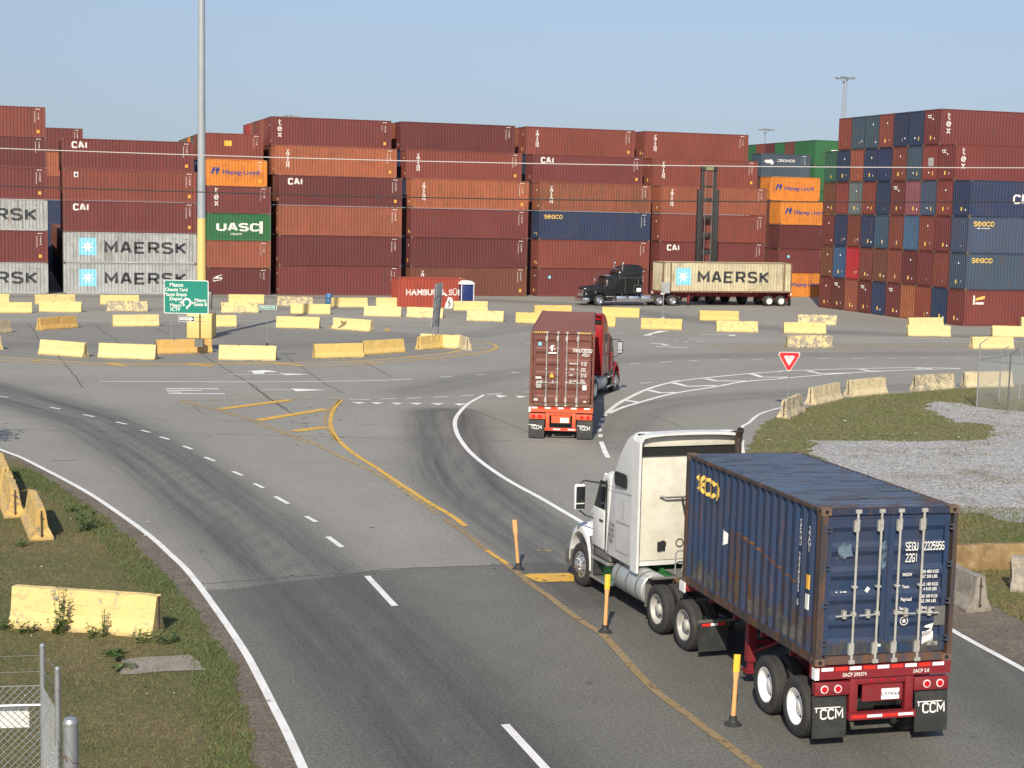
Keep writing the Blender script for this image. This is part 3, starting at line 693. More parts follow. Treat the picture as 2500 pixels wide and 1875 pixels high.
# ------------------------------------------------------------------ heavy block letters drawn from straight strokes
GL_ = {'A': [[(0, 0), (1.6, 6), (2.4, 6), (4, 0)], [(.7, 1.9), (3.3, 1.9)]], 'B': [[(0, 0), (0, 6), (3, 6), (3.7, 5.3), (3.7, 3.9), (3, 3.2), (0, 3.2)], [(3, 3.1), (4, 2.4), (4, .8), (3.2, 0), (0, 0)]],
 'C': [[(4, 5), (3, 6), (1, 6), (0, 5), (0, 1), (1, 0), (3, 0), (4, 1)]], 'D': [[(0, 0), (0, 6), (2.8, 6), (4, 4.8), (4, 1.2), (2.8, 0), (0, 0)]], 'E': [[(4, 6), (0, 6), (0, 0), (4, 0)], [(0, 3.05), (3.5, 3.05)]],
 'G': [[(4, 5), (3, 6), (1, 6), (0, 5), (0, 1), (1, 0), (3, 0), (4, 1), (4, 2.8), (2.2, 2.8)]], 'I': [[(.6, 0), (.6, 6)]], 'K': [[(0, 0), (0, 6)], [(4, 6), (.4, 2.9)], [(1.2, 3.4), (4, 0)]], 'M': [[(0, 0), (0, 6), (2.4, 1.8), (4.8, 6), (4.8, 0)]],
 'N': [[(0, 0), (0, 6), (4, 0), (4, 6)]], 'O': [[(1, 0), (0, 1), (0, 5), (1, 6), (3, 6), (4, 5), (4, 1), (3, 0), (.9, 0)]], 'R': [[(0, 0), (0, 6), (3, 6), (4, 5.2), (4, 3.6), (3, 2.8), (0, 2.8)], [(2.4, 2.7), (4, 0)]],
 'S': [[(4, 5.1), (3.2, 6), (.9, 6), (0, 5.2), (0, 4), (.9, 3.2), (3.1, 2.9), (4, 2.1), (4, .9), (3.1, 0), (.8, 0), (0, .9)]], 'T': [[(0, 6), (4, 6)], [(2, 6), (2, 0)]], 'U': [[(0, 6), (0, 1), (1, 0), (3, 0), (4, 1), (4, 6)]], 'V': [[(0, 6), (2, 0), (4, 6)]],
 's': [[(3, 3.3), (2.2, 4), (.8, 4), (0, 3.3), (.6, 2.3), (2.4, 1.8), (3, .9), (2.2, 0), (.8, 0), (0, .7)]], 'e': [[(0, 2), (3, 2), (3, 3), (2.1, 4), (.9, 4), (0, 3), (0, 1), (.9, 0), (2.2, 0), (3, .7)]], 'a': [[(3, 4), (3, 0)], [(3, 3), (2.1, 4), (.9, 4), (0, 3), (0, 1), (.9, 0), (2.1, 0), (3, 1)]],
 'c': [[(3, 3.2), (2.1, 4), (.9, 4), (0, 3), (0, 1), (.9, 0), (2.1, 0), (3, .8)]], 'o': [[(.9, 0), (0, 1), (0, 3), (.9, 4), (2.1, 4), (3, 3), (3, 1), (2.1, 0), (.8, 0)]], 't': [[(1, 5.5), (1, .8), (1.6, 0), (2.8, 0)], [(0, 4), (2.6, 4)]], 'x': [[(0, 4), (3, 0)], [(0, 0), (3, 4)]], ' ': [],
 '0': [[(1, 0), (0, 1), (0, 5), (1, 6), (3, 6), (4, 5), (4, 1), (3, 0), (.9, 0)]], '1': [[(.6, 4.8), (1.8, 6), (1.8, 0)]], '2': [[(0, 5), (1, 6), (3, 6), (4, 5), (4, 3.8), (0, 0), (4, 0)]], '3': [[(0, 5), (1, 6), (3, 6), (4, 5), (3.2, 3.2), (1.6, 3.1)], [(3.2, 3.1), (4, 1), (3, 0), (1, 0), (0, 1)]], '5': [[(4, 6), (.2, 6), (0, 3.4), (2.9, 3.6), (4, 2.6), (4, 1), (3, 0), (1, 0), (0, .8)]], '6': [[(3.8, 5.4), (3, 6), (1, 6), (0, 5), (0, 1), (1, 0), (3, 0), (4, 1), (4, 2.4), (3, 3.3), (.2, 3.1)]],
 '9': [[(.2, .6), (1, 0), (3, 0), (4, 1), (4, 5), (3, 6), (1, 6), (0, 5), (0, 3.6), (1, 2.7), (3.8, 2.9)]], '4': [[(3, 0), (3, 6), (0, 1.8), (4, 1.8)]], '7': [[(0, 6), (4, 6), (1.4, 0)]], '8': [[(1, 3.1), (0, 4), (0, 5.2), (1, 6), (3, 6), (4, 5.2), (4, 4), (3, 3.1), (1, 3.1), (0, 2.2), (0, .8), (1, 0), (3, 0), (4, .8), (4, 2.2), (3, 3.1)]],
 'H': [[(0, 0), (0, 6)], [(4, 0), (4, 6)], [(0, 3), (4, 3)]], 'L': [[(0, 6), (0, 0), (3.6, 0)]], 'P': [[(0, 0), (0, 6), (3, 6), (4, 5.2), (4, 3.6), (3, 2.8), (0, 2.8)]], 'Y': [[(0, 6), (2, 3), (4, 6)], [(2, 3), (2, 0)]], 'F': [[(4, 6), (0, 6), (0, 0)], [(0, 3), (3.4, 3)]]}
def block(s, h, t=1.15, sx=1.0, gap=1.9, align='LEFT', stacked=False, lead=1.25):
    """letters of height h made of mitred bands of relative thickness t"""
    k = h / 6.0; V, F = [], []; x0 = 0.0; y0 = 0.0; W_ = []
    def band(pts):
        n = len(pts); closed = (abs(pts[0][0] - pts[-1][0]) < .25 and abs(pts[0][1] - pts[-1][1]) < .25 and n > 3)
        P_ = [Vector(p) for p in pts]; L = []; R = []
        for i in range(n):
            a = (P_[i] - P_[i - 1]).normalized() if i > 0 else None; b = (P_[i + 1] - P_[i]).normalized() if i < n - 1 else None
            if closed and i == 0: a = (P_[-1] - P_[-2]).normalized()
            if closed and i == n - 1: b = (P_[1] - P_[0]).normalized()
            if a is None: a = b
            if b is None: b = a
            d = (a + b); d = d.normalized() if d.length > 1e-6 else a; m = Vector((-d.y, d.x)); c = max(.45, m.dot(Vector((-a.y, a.x)))); w = t / 2 / c
            L.append(P_[i] + m * w); R.append(P_[i] - m * w)
        return L, R
    for ch in s:
        g = GL_.get(ch, []); wd = max([p[0] for q in g for p in q] + [2.0]) if g else 2.0
        if ch == 'I': wd = 1.2
        ox = -wd / 2 if stacked else x0
        for q in g:
            L, R = band(q); o = len(V); n = len(L)
            for p in L + R: V.append(((p.x + ox) * k * sx, (p.y + y0) * k))
            F += [(o + i, o + i + 1, o + n + i + 1, o + n + i) for i in range(n - 1)]
        if stacked: y0 -= 6 * lead * (.70 if ch.islower() else 1)
        else: x0 += wd + gap
    if stacked:
        ys = [v[1] for v in V]; m = (max(ys) + min(ys)) / 2; V = [(x, y - m) for x, y in V]
    else:
        xs = [v[0] for v in V]; sh = {'LEFT': min(xs), 'CENTER': (min(xs) + max(xs)) / 2}[align]; V = [(x - sh, y - h / 2) for x, y in V]
    return (V, F)

def shape(pts): return ([tuple(p) for p in pts], [tuple(range(len(pts)))])
def rect(x0, y0, x1, y1): return shape([(x0, y0), (x1, y0), (x1, y1), (x0, y1)])
def star7(r, n=7, inner=.34, rot=90):
    pts = []
    for i in range(2 * n):
        a = math.radians(rot) + math.pi * i / n; q = r if i % 2 == 0 else r * inner; pts.append((q * math.cos(a), q * math.sin(a)))
    fs = [(2 * n, i, (i + 1) % (2 * n)) for i in range(2 * n)]
    return (pts + [(0, 0)], fs)
def moved(sh, dx, dy, k=1.0): return ([(x * k + dx, y * k + dy) for x, y in sh[0]], sh[1])
def joined(*shs):
    v = []; f = []
    for sh in shs:
        o = len(v); v += sh[0]; f += [tuple(i + o for i in q) for q in sh[1]]
    return (v, f)

POST = .15
def periods(L): return max(4, int(round((L - 2 * POST) / .311)))
def prof(x, L, d=.055, post=POST):
    """how far the corrugated side lies behind its outer plane"""
    if x <= post or x >= L - post: return 0.0
    n = periods(L) if post == POST else max(3, int(round((L - 2 * post) / .26))); p = (L - 2 * post) / n; u = ((x - post) % p) / p
    if u < .20: return 0.0
    if u < .38: return d * (u - .20) / .18
    if u < .66: return d
    if u < .84: return d * (1 - (u - .66) / .18)
    return 0.0
def breaks(L, post=POST):
    n = periods(L) if post == POST else max(3, int(round((L - 2 * post) / .26))); p = (L - 2 * post) / n; out = [post]
    for k in range(n):
        for u in (.20, .38, .66, .84): out.append(post + p * (k + u))
    out.append(L - post); return out

_dm = {}
def decal_mesh(key, sh, L, x0, z0, mat, plane='near', Wd=2.438, proud=.004, lift=0.0):
    """flat lettering cut along the corrugation and laid on it. plane: near (y=0), far (y=W), front (x=0)"""
    k = (key, L, x0, z0, plane, mat.name)
    if k in _dm: return _dm[k]
    bm = bmesh.new(); vs = [bm.verts.new((x, 0, y)) for x, y in sh[0]]
    for f in sh[1]:
        try: bm.faces.new([vs[i] for i in f])
        except ValueError: pass
    if plane == 'front': span, post, dd = Wd, .12, .04
    else: span, post, dd = L, POST, .055
    off = {'near': x0, 'far': span - x0, 'front': span - x0}[plane]
    # local u = off + x (near) ; measured along the panel from its own left end as seen
    xs = [v.co.x for v in bm.verts]; lo, hi = min(xs) + x0, max(xs) + x0
    for b in breaks(span, post):
        if lo < b < hi:
            g = bm.verts[:] + bm.edges[:] + bm.faces[:]
            bmesh.ops.bisect_plane(bm, geom=g, plane_co=(b - x0, 0, 0), plane_no=(1, 0, 0), dist=1e-5)
    for v in bm.verts:
        u = v.co.x + x0; d = prof(u, span, dd, post) + .010 - proud - lift; z = v.co.z + z0
        if plane == 'near': v.co = (u, d, z)
        elif plane == 'far': v.co = (L - u, Wd - d, z)
        else: v.co = (d, Wd - u, z)
    me = bpy.data.meshes.new('lettering'); bm.to_mesh(me); bm.free(); me.materials.append(mat); _dm[k] = me
    return me

# ------------------------------------------------------------------ container meshes (x along, y deep, z up)
CW = 2.438
def corr_wall(mb, L, z0, z1, y, sgn, post=POST, dd=.055, top=.0):
    xs = breaks(L, post); n = len(xs)
    v = [(x, y + sgn * (.010 + prof(x, L, dd, post)), z0) for x in xs] + [(x, y + sgn * (.010 + prof(x, L, dd, post)), z1) for x in xs]
    mb.add(v, [(i, i + 1, n + i + 1, n + i) for i in range(n - 1)])
_cm = {}
def cmesh(L, H):
    k = (L, H)
    if k in _cm: return _cm[k]
    mat = M['cont']; d = {}
    f = MB(); p = POST
    f.box(0, .06, 0, .11, .12, H - .12) ; f.box(.06, p, 0, .05, .12, H - .12)
    f.box(L - .06, L, 0, .11, .12, H - .12); f.box(L - p, L - .06, 0, .05, .12, H - .12)
    f.box(0, p, CW - .08, CW, .12, H - .12); f.box(L - p, L, CW - .08, CW, .12, H - .12)
    for y0, y1 in ((0.012, .06), (CW - .06, CW - .012)):
        f.box(.18, L - .18, y0 - .008, y1, H - .075, H - .014); f.box(.18, L - .18, y0 - .008, y1, .018, .165)
    for x0, x1 in ((.010, .06), (L - .06, L - .010)):
        f.box(x0, x1, .17, CW - .17, H - .11, H - .016); f.box(x0, x1, .17, CW - .17, .02, .15)
    if L > 13:
        for x in (.76, L - .91): f.box(x, x + .16, -.004, .05, .165, H - .075)
    c = MB()
    for x0 in (0, L - .178):
        for y0 in (0, CW - .162):
            for z0 in (0, H - .118):
                s_ = -.004; c.box(x0 + s_, x0 + .178 - s_, y0 + s_, y0 + .162 - s_, z0, z0 + .118)
    d['frame'] = multi_mesh('frame', [(f, mat), (c, M['steel_cast'])])
    a = MB(); corr_wall(a, L, .16, H - .07, 0, 1); d['side_panel'] = a.mesh('side_panel', mat, recalc=False)
    b = MB(); corr_wall(b, L, .16, H - .07, CW, -1); d['side_panel_far'] = b.mesh('side_panel', mat, recalc=False)
    e = MB(); corr_wall(e, CW, .14, H - .10, 0, 1, .12, .04)
    e.v = [(y, CW - x, z) for x, y, z in e.v]; d['end_panel'] = e.mesh('end_panel', mat, recalc=False)
    g = MB()
    for k2 in range(2):
        y0 = .12 + k2 * 1.10; g.box(L - .05, L - .02, y0, y0 + 1.09, .15, H - .12)
        for z in np.linspace(.45, H - .5, 5): g.box(L - .06, L - .05, y0 + .1, y0 + 1.0, z, z + .16)
        for q in (.3, .8): g.cyl((L - .005, y0 + q, .1), (L - .005, y0 + q, H - .1), .018, n=6)
    d['door'] = g.mesh('door', mat)
    r = MB(); n = int((L - .3) / .21); xs = [.06]; zs = [H - .018]
    for i in range(n):
        x = .15 + (L - .3) * i / n; st = (L - .3) / n
        for u, z in ((0, 0), (.25, 0), (.38, -.035), (.7, -.035), (.83, 0)): xs.append(x + u * st); zs.append(H - .018 + z)
    xs.append(L - .06); zs.append(H - .018); m0 = len(xs)
    r.add([(x, .06, z) for x, z in zip(xs, zs)] + [(x, CW - .06, z) for x, z in zip(xs, zs)], [(i, i + 1, m0 + i + 1, m0 + i) for i in range(m0 - 1)])
    d['roof_panel'] = r.mesh('roof_panel', mat, recalc=False)
    u = MB()
    for x in np.arange(.5, L - .3, .6): u.box(x, x + .05, .08, CW - .08, .04, .15)
    u.box(.2, L - .2, .08, CW - .08, .15, .17)
    d['floor_frame'] = u.mesh('floor_frame', M['dark'])
    # everything in one mesh for the containers of which hardly anything shows
    allm = MB()
    for k2 in ('frame', 'side_panel', 'side_panel_far', 'end_panel', 'door', 'roof_panel'):
        q = d[k2]; allm.add([tuple(v.co) for v in q.vertices], [tuple(p_.vertices) for p_ in q.polygons])
    d['all'] = allm.mesh('shipping_container', mat, recalc=False)
    _cm[k] = d; return d

C_MAR = (0.137, 0.027, 0.024); C_DMAR = (0.100, 0.018, 0.018); C_BRK = (0.180, 0.041, 0.027); C_RUST = (0.247, 0.071, 0.036); C_ORB = (0.306, 0.090, 0.038)
C_NAVY = (0.012, 0.030, 0.078); C_BLUE = (0.033, 0.086, 0.189); C_SLATE = (0.037, 0.070, 0.104); C_STEEL = (0.044, 0.118, 0.185); C_GREEN = (0.015, 0.126, 0.041); C_DGREEN = (0.022, 0.089, 0.052)
C_ORANGE = (0.604, 0.204, 0.022); C_GREY = (0.348, 0.370, 0.363); C_CREAM = (0.517, 0.470, 0.315); C_RED = (.33, .052, .026); C_LRED = (0.370, 0.015, 0.022); C_PINK = (0.222, 0.067, 0.089); C_BRN = (0.133, 0.041, 0.023); C_LGREY = (0.118, 0.141, 0.133)
FH = 2.896; LO = 2.591; LEN = 12.192; L20 = 6.058

def side_marks(L, H, yellow, v=0, hh=None):
    """the narrow column of numbers near the right-hand end of a side"""
    out = []
    a = joined(rect(-.045, -.52, .0, .55)) if v != 2 else joined(rect(-.04, -.1, 0, .5))
    txt = {0: '1\nS\n9\nA', 1: 'I\nC\nA\n4', 2: '2\nS\nA', 3: '1\nJ\nA'}[v]
    b = moved(text_bm(txt, .24, .03, 'CENTER', 1.0, .95), .30, .12)
    out.append((decal_mesh(('marks', v), joined(a, b), L, L - .95, H * .66, M['white_letter'])))
    out.append((decal_mesh(('tophatch', v), joined(rect(-.3, 0, .14, .05)), L, L - .62, H - .24, M['white_letter'])))
    if yellow: out.append((decal_mesh(('ymark', v), rect(-.12, -.15, .12, .15), L, L - .68, H * .20, M['orange_decal'])))
    return out

LOGO = {}
def logo(kind, L, H):
    """lettering laid on the near side: list of meshes"""
    o = []
    if kind == 'CAI': o.append(decal_mesh('CAI', block('CAI', .50, 1.6, 1.2, 1.9, 'CENTER'), L, 1.55, H - .62, M['white_letter']))
    elif kind == 'tex': o.append(decal_mesh('tex', block('tex', .56, .95, 1.1, stacked=True, lead=1.5), L, .85, H * .60, M['white_letter']))
    elif kind == 'triton': o.append(decal_mesh('triton', block('TRITON', .235, 1.5, 1.5, stacked=True, lead=1.22), L, 1.25, H * .56, M['white_letter']))
    elif kind == 'seaco': o.append(decal_mesh('seaco', block('seaco', .50, .85, 1.15, 1.3, 'CENTER'), L, 1.5, H - .50, M['yellow_letter']))
    elif kind == 'seaco_sub':
        o.append(decal_mesh('seaco', block('seaco', .50, .85, 1.15, 1.3, 'CENTER'), L, 1.5, H - .50, M['yellow_letter'])); o.append(decal_mesh('sea2', joined(rect(-.7, -.03, -.4, .05), rect(-.3, -.02, .55, .03)), L, 1.6, H - .95, M['white_letter']))
    elif kind == 'maersk':
        o.append(decal_mesh('maersksq', rect(-.78, -.80, .78, .80), L, 2.15, H * .53, M['sky_decal'])); o.append(decal_mesh('maerskstar', star7(.66), L, 2.15, H * .53, M['white_letter'], lift=.004))
        o.append(decal_mesh('maersktx', block('MAERSK', .92, 1.4, 1.32, 2.3), L, 3.65, H * .51, M['black_letter']))
        o.append(decal_mesh('maerskno', joined(rect(-.15, .55, .15, .62), text_bm('M\nS\nK\nU\n7', .2, .0, line=.8)), L, L - .95, H * .6, M['steel_cast']))
    elif kind == 'hapag':
        q = .30
        a = shape([(-.42, -.30), (-.20, -.30), (-.10, -.02), (.02, .34), (-.22, .34), (-.34, .02)]); b = shape([(.06, -.30), (.26, -.30), (.40, .34), (.14, .34)]); c = shape([(-.12, .02), (.2, .02), (.2, .14), (-.1, .14)]); d = shape([(.30, -.02), (.52, .08), (.32, .16)])
        o.append(decal_mesh('hlmark', joined(a, moved(b, 0, 0), c, d), L, 1.05, H * .56, M['blue_letter'])); o.append(decal_mesh('hltext', text_bm('Hapag-Lloyd', .60, .022, 'LEFT', 1.18), L, 1.75, H * .52, M['blue_letter']))
    elif kind == 'uasc':
        o.append(decal_mesh('uasc', block('UASC', .62, 1.5, 1.72, 2.0), L, .85, H * .50, M['white_letter'])); o.append(decal_mesh('uasc2', text_bm('USLACE', .26, .02, 'CENTER', 1.2), L, 2.75, H * .24, M['white_letter']))
        o.append(decal_mesh('uasc3', joined(rect(-.16, -.58, .16, .58)), L, 5.12, H * .50, M['white_letter']))
        o.append(decal_mesh('uasc4', joined(*[rect(-.12, -.45 + .18 * i, .08, -.43 + .18 * i) for i in range(6)]), L, 5.12, H * .50, M['black_letter'], lift=.004))
    elif kind == 'hamburg':
        o.append(decal_mesh('hs', text_bm('HAMBURG', .72, .02, 'LEFT', 1.0), L, .68, H * .50, M['white_letter'])); o.append(decal_mesh('hs2', text_bm('S\u00dcD', .72, .02, 'LEFT', 1.0), L, 4.62, H * .50, M['white_letter']))
        o.append(decal_mesh('hs3', joined(shape([(-.45, -.18), (.10, .28), (.05, .05), (.55, -.32), (.32, -.34), (-.05, -.12)]), shape([(-.45, .28), (.1, .28), (-.45, .12)])), L, 4.05, H * .52, M['white_letter']))
    elif kind == 'cronos':
        o.append(decal_mesh('cr', text_bm('CRONOS', .40, .02, 'LEFT', 1.3), L, 2.0, H * .70, M['white_letter'])); o.append(decal_mesh('cr2', joined(shape([(-.9, .05), (-.6, .22), (-.25, .2), (-.1, .32), (.1, .2), (.3, .05), (.32, -.2), (.05, -.3), (-.1, -.12), (-.5, -.15)])), L, 1.25, H * .64, M['white_letter']))
    elif kind == 'swoosh':
        o.append(decal_mesh('sw', joined(shape([(-.5, -.2), (-.2, .12), (.3, .3), (.55, .32), (.2, .18), (-.2, -.02)]), rect(-.35, -.06, .5, .05), shape([(-.5, -.28), (.4, -.14), (.5, -.16), (-.3, -.34)])), L, .95, H * .62, M['white_letter']))
    elif kind == 'dot': o.append(decal_mesh('dot', shape([(.16 * math.cos(a * .5236), .16 * math.sin(a * .5236)) for a in range(12)]), L, 1.25, H * .68, M['sky_decal']))
    elif kind == 'sticker':
        o.append(decal_mesh('stk', rect(-.18, -.24, .18, .24), L, 1.15, H * .82, M['white_letter'])); o.append(decal_mesh('stk2', rect(-.09, -.16, .11, .10), L, 1.15, H * .82, M['black_letter'], lift=.004))
    elif kind == 'plate': o.append(decal_mesh('plate', rect(-.36, -.26, .36, .26), L, 2.6, H * .62, M['orange_decal']))
    elif kind == 'flag':
        o.append(decal_mesh('fl', joined(rect(-.5, -.38, -.34, .38), rect(-.28, -.36, .55, -.18)), L, 1.35, H * .72, M['white_letter'])); o.append(decal_mesh('fl2', shape([(-.28, -.05), (.6, .10), (.6, .36), (-.28, .14)]), L, 1.35, H * .72, M['yellow_letter']))
    elif kind == 'cma': o.append(decal_mesh('cma', block('CMA CGM', .62, 1.4, 1.4, 1.9), L, 4.15, H * .50, M['white_letter']))
    elif kind == 'evergreen': o.append(decal_mesh('evg', block('EVERGREEN', .95, 1.5, 1.3, 1.8), L, 2.1, H * .42, M['white_letter']))
    return o

def end_marks(L, H, v):
    o = []; rs = random.Random(v * 7 + 1)
    wh, yl = [], []
    if v % 4 != 3: yl.append(moved(rect(-.07, -.16, .07, .16), rs.uniform(-.3, .5), 0))
    wh.append(moved(rect(-.05, -.07, .05, .07), rs.uniform(-.2, .7), rs.uniform(-.15, .05)))
    if yl: o.append(decal_mesh(('ey', v), joined(*yl), L, 1.1 + rs.uniform(0, .4), H * .20, M['yellow_letter'], 'front'))
    o.append(decal_mesh(('ew', v), joined(*wh), L, 1.2, H * .22, M['white_letter'], 'front'))
    if v % 3 == 0: o.append(decal_mesh(('ew2', v), rect(-.05, -.07, .05, .07), L, 1.3, H * .72, M['white_letter'], 'front'))
    return o

_first = {}
def container(label, loc, yaw, L, H, color, rust=.25, logos=(), marks=None, endm=None, endlogo=None, group=None, simple=False, far_side=False):
    d = cmesh(L, H)
    if simple:
        o = link('shipping_container', d['all'], None, color); o.location = loc; o.rotation_euler = (0, 0, yaw); o['rust'] = float(rust)
        return tag(o, label, 'container', group)
    o = thing('shipping_container', label, 'container', loc, yaw, group)
    def part(name, me):
        c = link(name, me, o, color); c['rust'] = float(rust); return c
    fr = part('frame', d['frame'])
    side = part('side_panel', d['side_panel']); part('side_panel', d['side_panel_far']); end = part('end_panel', d['end_panel']); part('door', d['door']); part('roof_panel', d['roof_panel']); part('floor_frame', d['floor_frame'])
    for lg in logos:
        for me in logo(lg, L, H): link('lettering', me, side)
    if marks is not None:
        for me in side_marks(L, H, marks[1], marks[0]): link('markings', me, side)
    if endm is not None:
        for me in end_marks(L, H, endm): link('markings', me, end)
    if endlogo == 'tx': link('lettering', decal_mesh('tx', text_bm('tx', .55, .03, sx=1.3), L, .75, H - .55, M['white_letter'], 'front'), end)
    if endlogo == 'white_sticker': link('sticker', decal_mesh('wst', rect(-.4, -.35, .4, .35), L, 1.3, H * .52, M['rim_grey'], 'front'), end)
    return o

WO = Vector((-41.98, 146.76)); WA = .3088
WT = Vector((math.cos(WA), math.sin(WA))); WN = Vector((-math.sin(WA), math.cos(WA)))
def wp(t, s, z=0.0): p = WO + WT * t + WN * s; return (p.x, p.y, z)
SB = 2.50; GAP = .012
ORD = ['bottom', 'second up', 'third up', 'fourth up', 'fifth up', 'top']
ORD_N = ['bottom', 'second up', 'third up', 'fourth up', 'fifth up', 'top']
def setback(r): return 0 if r < 4 else (SB if r == 4 else 2 * SB)
BR, YN = 0, 1
# (name of the stack, t, length, height, rows: colour, words, logos, (mark variant, yellow), rust)
STACKS = [
 ('far left stack', -1.42 - LEN, LEN, FH, [
   (C_GREY, 'pale grey container with large black lettering', ['maersk'], None, .45), (C_MAR, 'maroon container between two grey ones', [], (0, 1), .2), (C_GREY, 'rust-stained grey container with large black lettering', ['maersk'], None, .6),
   (C_MAR, 'maroon container without lettering', [], (1, 1), .25), (C_DMAR, 'dark maroon container', [], (0, 0), .2), (C_BRK, 'brick red container', [], (3, 1), .2)]),
 ('stack left of lamp pole', 0.0, LEN, FH, [
   (C_GREY, 'clean grey container with blue star square', ['maersk'], None, .15), (C_GREY, 'weathered grey container with faded star square', ['maersk'], None, .5), (C_MAR, 'maroon container with bold white letters', ['CAI'], (1, 1), .15),
   (C_BRK, 'brick container with small square sticker', ['sticker'], (1, 1), .35), (C_MAR, 'maroon container with bold white letters', ['CAI'], (0, 1), .15)]),
 ('short stack right of lamp pole', 13.2, L20, LO, [
   (C_DMAR, 'dark maroon container with white swoosh', ['swoosh'], (2, 0), .2), (C_RUST, 'rust orange container below the green', [], (3, 0), .35), (C_GREEN, 'green container with bold white letters', ['uasc'], None, .1),
   (C_MAR, 'maroon container with vertical white letters', ['tex'], (3, 0), .3), (C_ORANGE, 'bright orange container with blue lettering', ['hapag'], (2, 1), .15), (C_BRK, 'brick container with an orange plate', ['plate'], (3, 0), .3)]),
 ('stack left of bright red container', 20.04, LEN, FH, [
   (C_MAR, 'maroon container on the ground', [], (3, 0), .15), (C_DMAR, 'dark maroon container without logo', [], (1, 0), .1), (C_RUST, 'rust orange container without logo', [], (0, 0), .35), (C_DMAR, 'dark maroon container with bold white letters', ['CAI'], (1, 1), .1),
   (C_ORB, 'orange brown container with vertical white letters', ['triton'], (3, 1), .35), (C_MAR, 'maroon container with slanted vertical letters', ['tex'], (2, 1), .2)]),
 ('stack behind bright red container', 33.2, LEN, FH, [
   (C_BRN, 'brown container with vertical letters partly hidden', ['triton'], (0, 1), .2), (C_DMAR, 'dark maroon plain container', [], (1, 0), .15), (C_MAR, 'maroon plain container', [], (0, 0), .1), (C_ORB, 'stained orange brown container with vertical letters', ['triton'], (3, 1), .45),
   (C_BRK, 'brick red container with vertical white letters', ['triton'], (0, 1), .2), (C_DMAR, 'dark maroon container without logo', [], (1, 0), .15)]),
 ('stack behind the black truck', 46.59, LEN, FH, [
   (C_MAR, 'maroon container with a small pale blue dot', ['dot'], (0, 0), .2), (C_BRK, 'brick red container under the blue one', [], (3, 0), .2), (C_NAVY, 'navy container with yellow lettering', ['seaco'], (0, 0), .1),
   (C_RUST, 'rusty patched container with vertical white letters', ['triton'], (1, 0), .85), (C_MAR, 'maroon container with bold white letters', ['CAI'], (1, 1), .15), (C_BRK, 'brick red container with vertical white letters', ['triton'], (0, 1), .2)]),
 ('stack behind the lift mast', 59.9, LEN, FH, [
   (C_MAR, 'maroon container hidden by the trailer', [], (0, 0), .2), (C_MAR, 'maroon container with bold white letters', ['CAI'], (1, 0), .25), (C_BRK, 'brick brown plain container', [], (0, 0), .3), (C_RUST, 'rust orange container with vertical white letters', ['triton'], (3, 0), .4),
   (C_BRK, 'brick red container with vertical white letters', ['triton'], (0, 1), .2), (C_BRK, 'brick red container with vertical white letters', ['triton'], (3, 0), .2)]),
]
for si, (where, t0, L, H, rows) in enumerate(STACKS):
    for r, (c, words, lg, mk, ru) in enumerate(rows):
        o_ = container(f'{words}, {ORD_N[r]} in {where}', wp(t0, setback(r), r * (H + GAP)), WA, L, H, c, ru, lg, mk, endm=(si + r) % 5 if si > 2 else None, group='containers stacked in the long wall')
    # the depth behind each face, of which only slivers show
    for q_, r in [(1, r) for r in range(min(5, len(rows)))] + ([(3, r) for r in range(5)] if si in (1, 2) else []) + ([(q, r) for q in (2, 3, 4) for r in (3, 4)] if si == 3 else []):
        container(f'brown container hidden behind the face of {where}', wp(t0, setback(r) + SB * q_, r * (H + GAP)), WA, L, H, random.Random(si * 9 + r + q_).choice([C_BRN, C_BRK, C_MAR, C_NAVY]), .3, simple=True, group='containers in the depth of the long wall')
    if si in (4, 5, 6): container(f'rust brown container end behind the top one, {where}', wp(t0, 3 * SB, 5 * (H + GAP)), WA, L, H, C_RUST, .3, simple=True, group='containers in the depth of the long wall')
# ends running back behind two of the stacks
for i, (c, w) in enumerate([(C_BRK, 'brick'), (C_RUST, 'rust'), (C_BRK, 'red brown'), (C_BRN, 'brown'), (C_RUST, 'orange brown'), (C_LRED, 'red'), (C_BRK, 'brick brown')]):
    container(f'{w} container end, place {i + 2} behind a maroon top container', wp(20.04, 2 * SB + (i + 1) * SB, 5 * (FH + GAP)), WA, LEN, FH, c, .3, simple=True, group='container ends behind the long wall')
for i, (c, w) in enumerate([(C_BRN, 'brown'), (C_BRK, 'brick'), (C_DGREEN, 'dark green'), (C_ORANGE, 'bright orange'), (C_RUST, 'rust orange'), (C_GREEN, 'green'), (C_RUST, 'rust'), (C_GREEN, 'green')]):
    container(f'{w} container end on the skyline by the lamp pole, place {i + 2}', wp(13.2, 2 * SB + (i + 1) * SB, 5 * (LO + GAP)), WA, L20, LO, c, .2, simple=True, group='container ends behind the long wall')
# a stack far behind, seen through the gap
for r, (c, w) in enumerate([(C_NAVY, 'navy'), (C_NAVY, 'navy'), (C_NAVY, 'dark blue'), (C_BRK, 'brick'), (C_ORB, 'orange brown'), (C_MAR, 'maroon')]):
    container(f'{w} container far behind the gap, {ORD_N[r]} in that stack', wp(-8.4, 48.0, r * (FH + GAP)), WA, LEN, FH, c, .1, ['swoosh'] if r == 1 else [], (1, 0), group='far stack seen through the gap')
for sx_, who in ((-1.42 - CW, 'left'), (0.0, 'right')):  # added containers, turned lengthwise, that keep the sun off the gap floor
    for j in range(3):
        for r in range(2):
            o_ = container(f'container deep in the dark gap of the wall, {who} side', wp(sx_ + CW, (7.6 if sx_ < 0 else 10.3) + j * 12.4, r * (FH + GAP)), WA + math.pi / 2, LEN, FH, [C_NAVY, C_BRN][r], .3, simple=True, group='containers lining the dark gap')
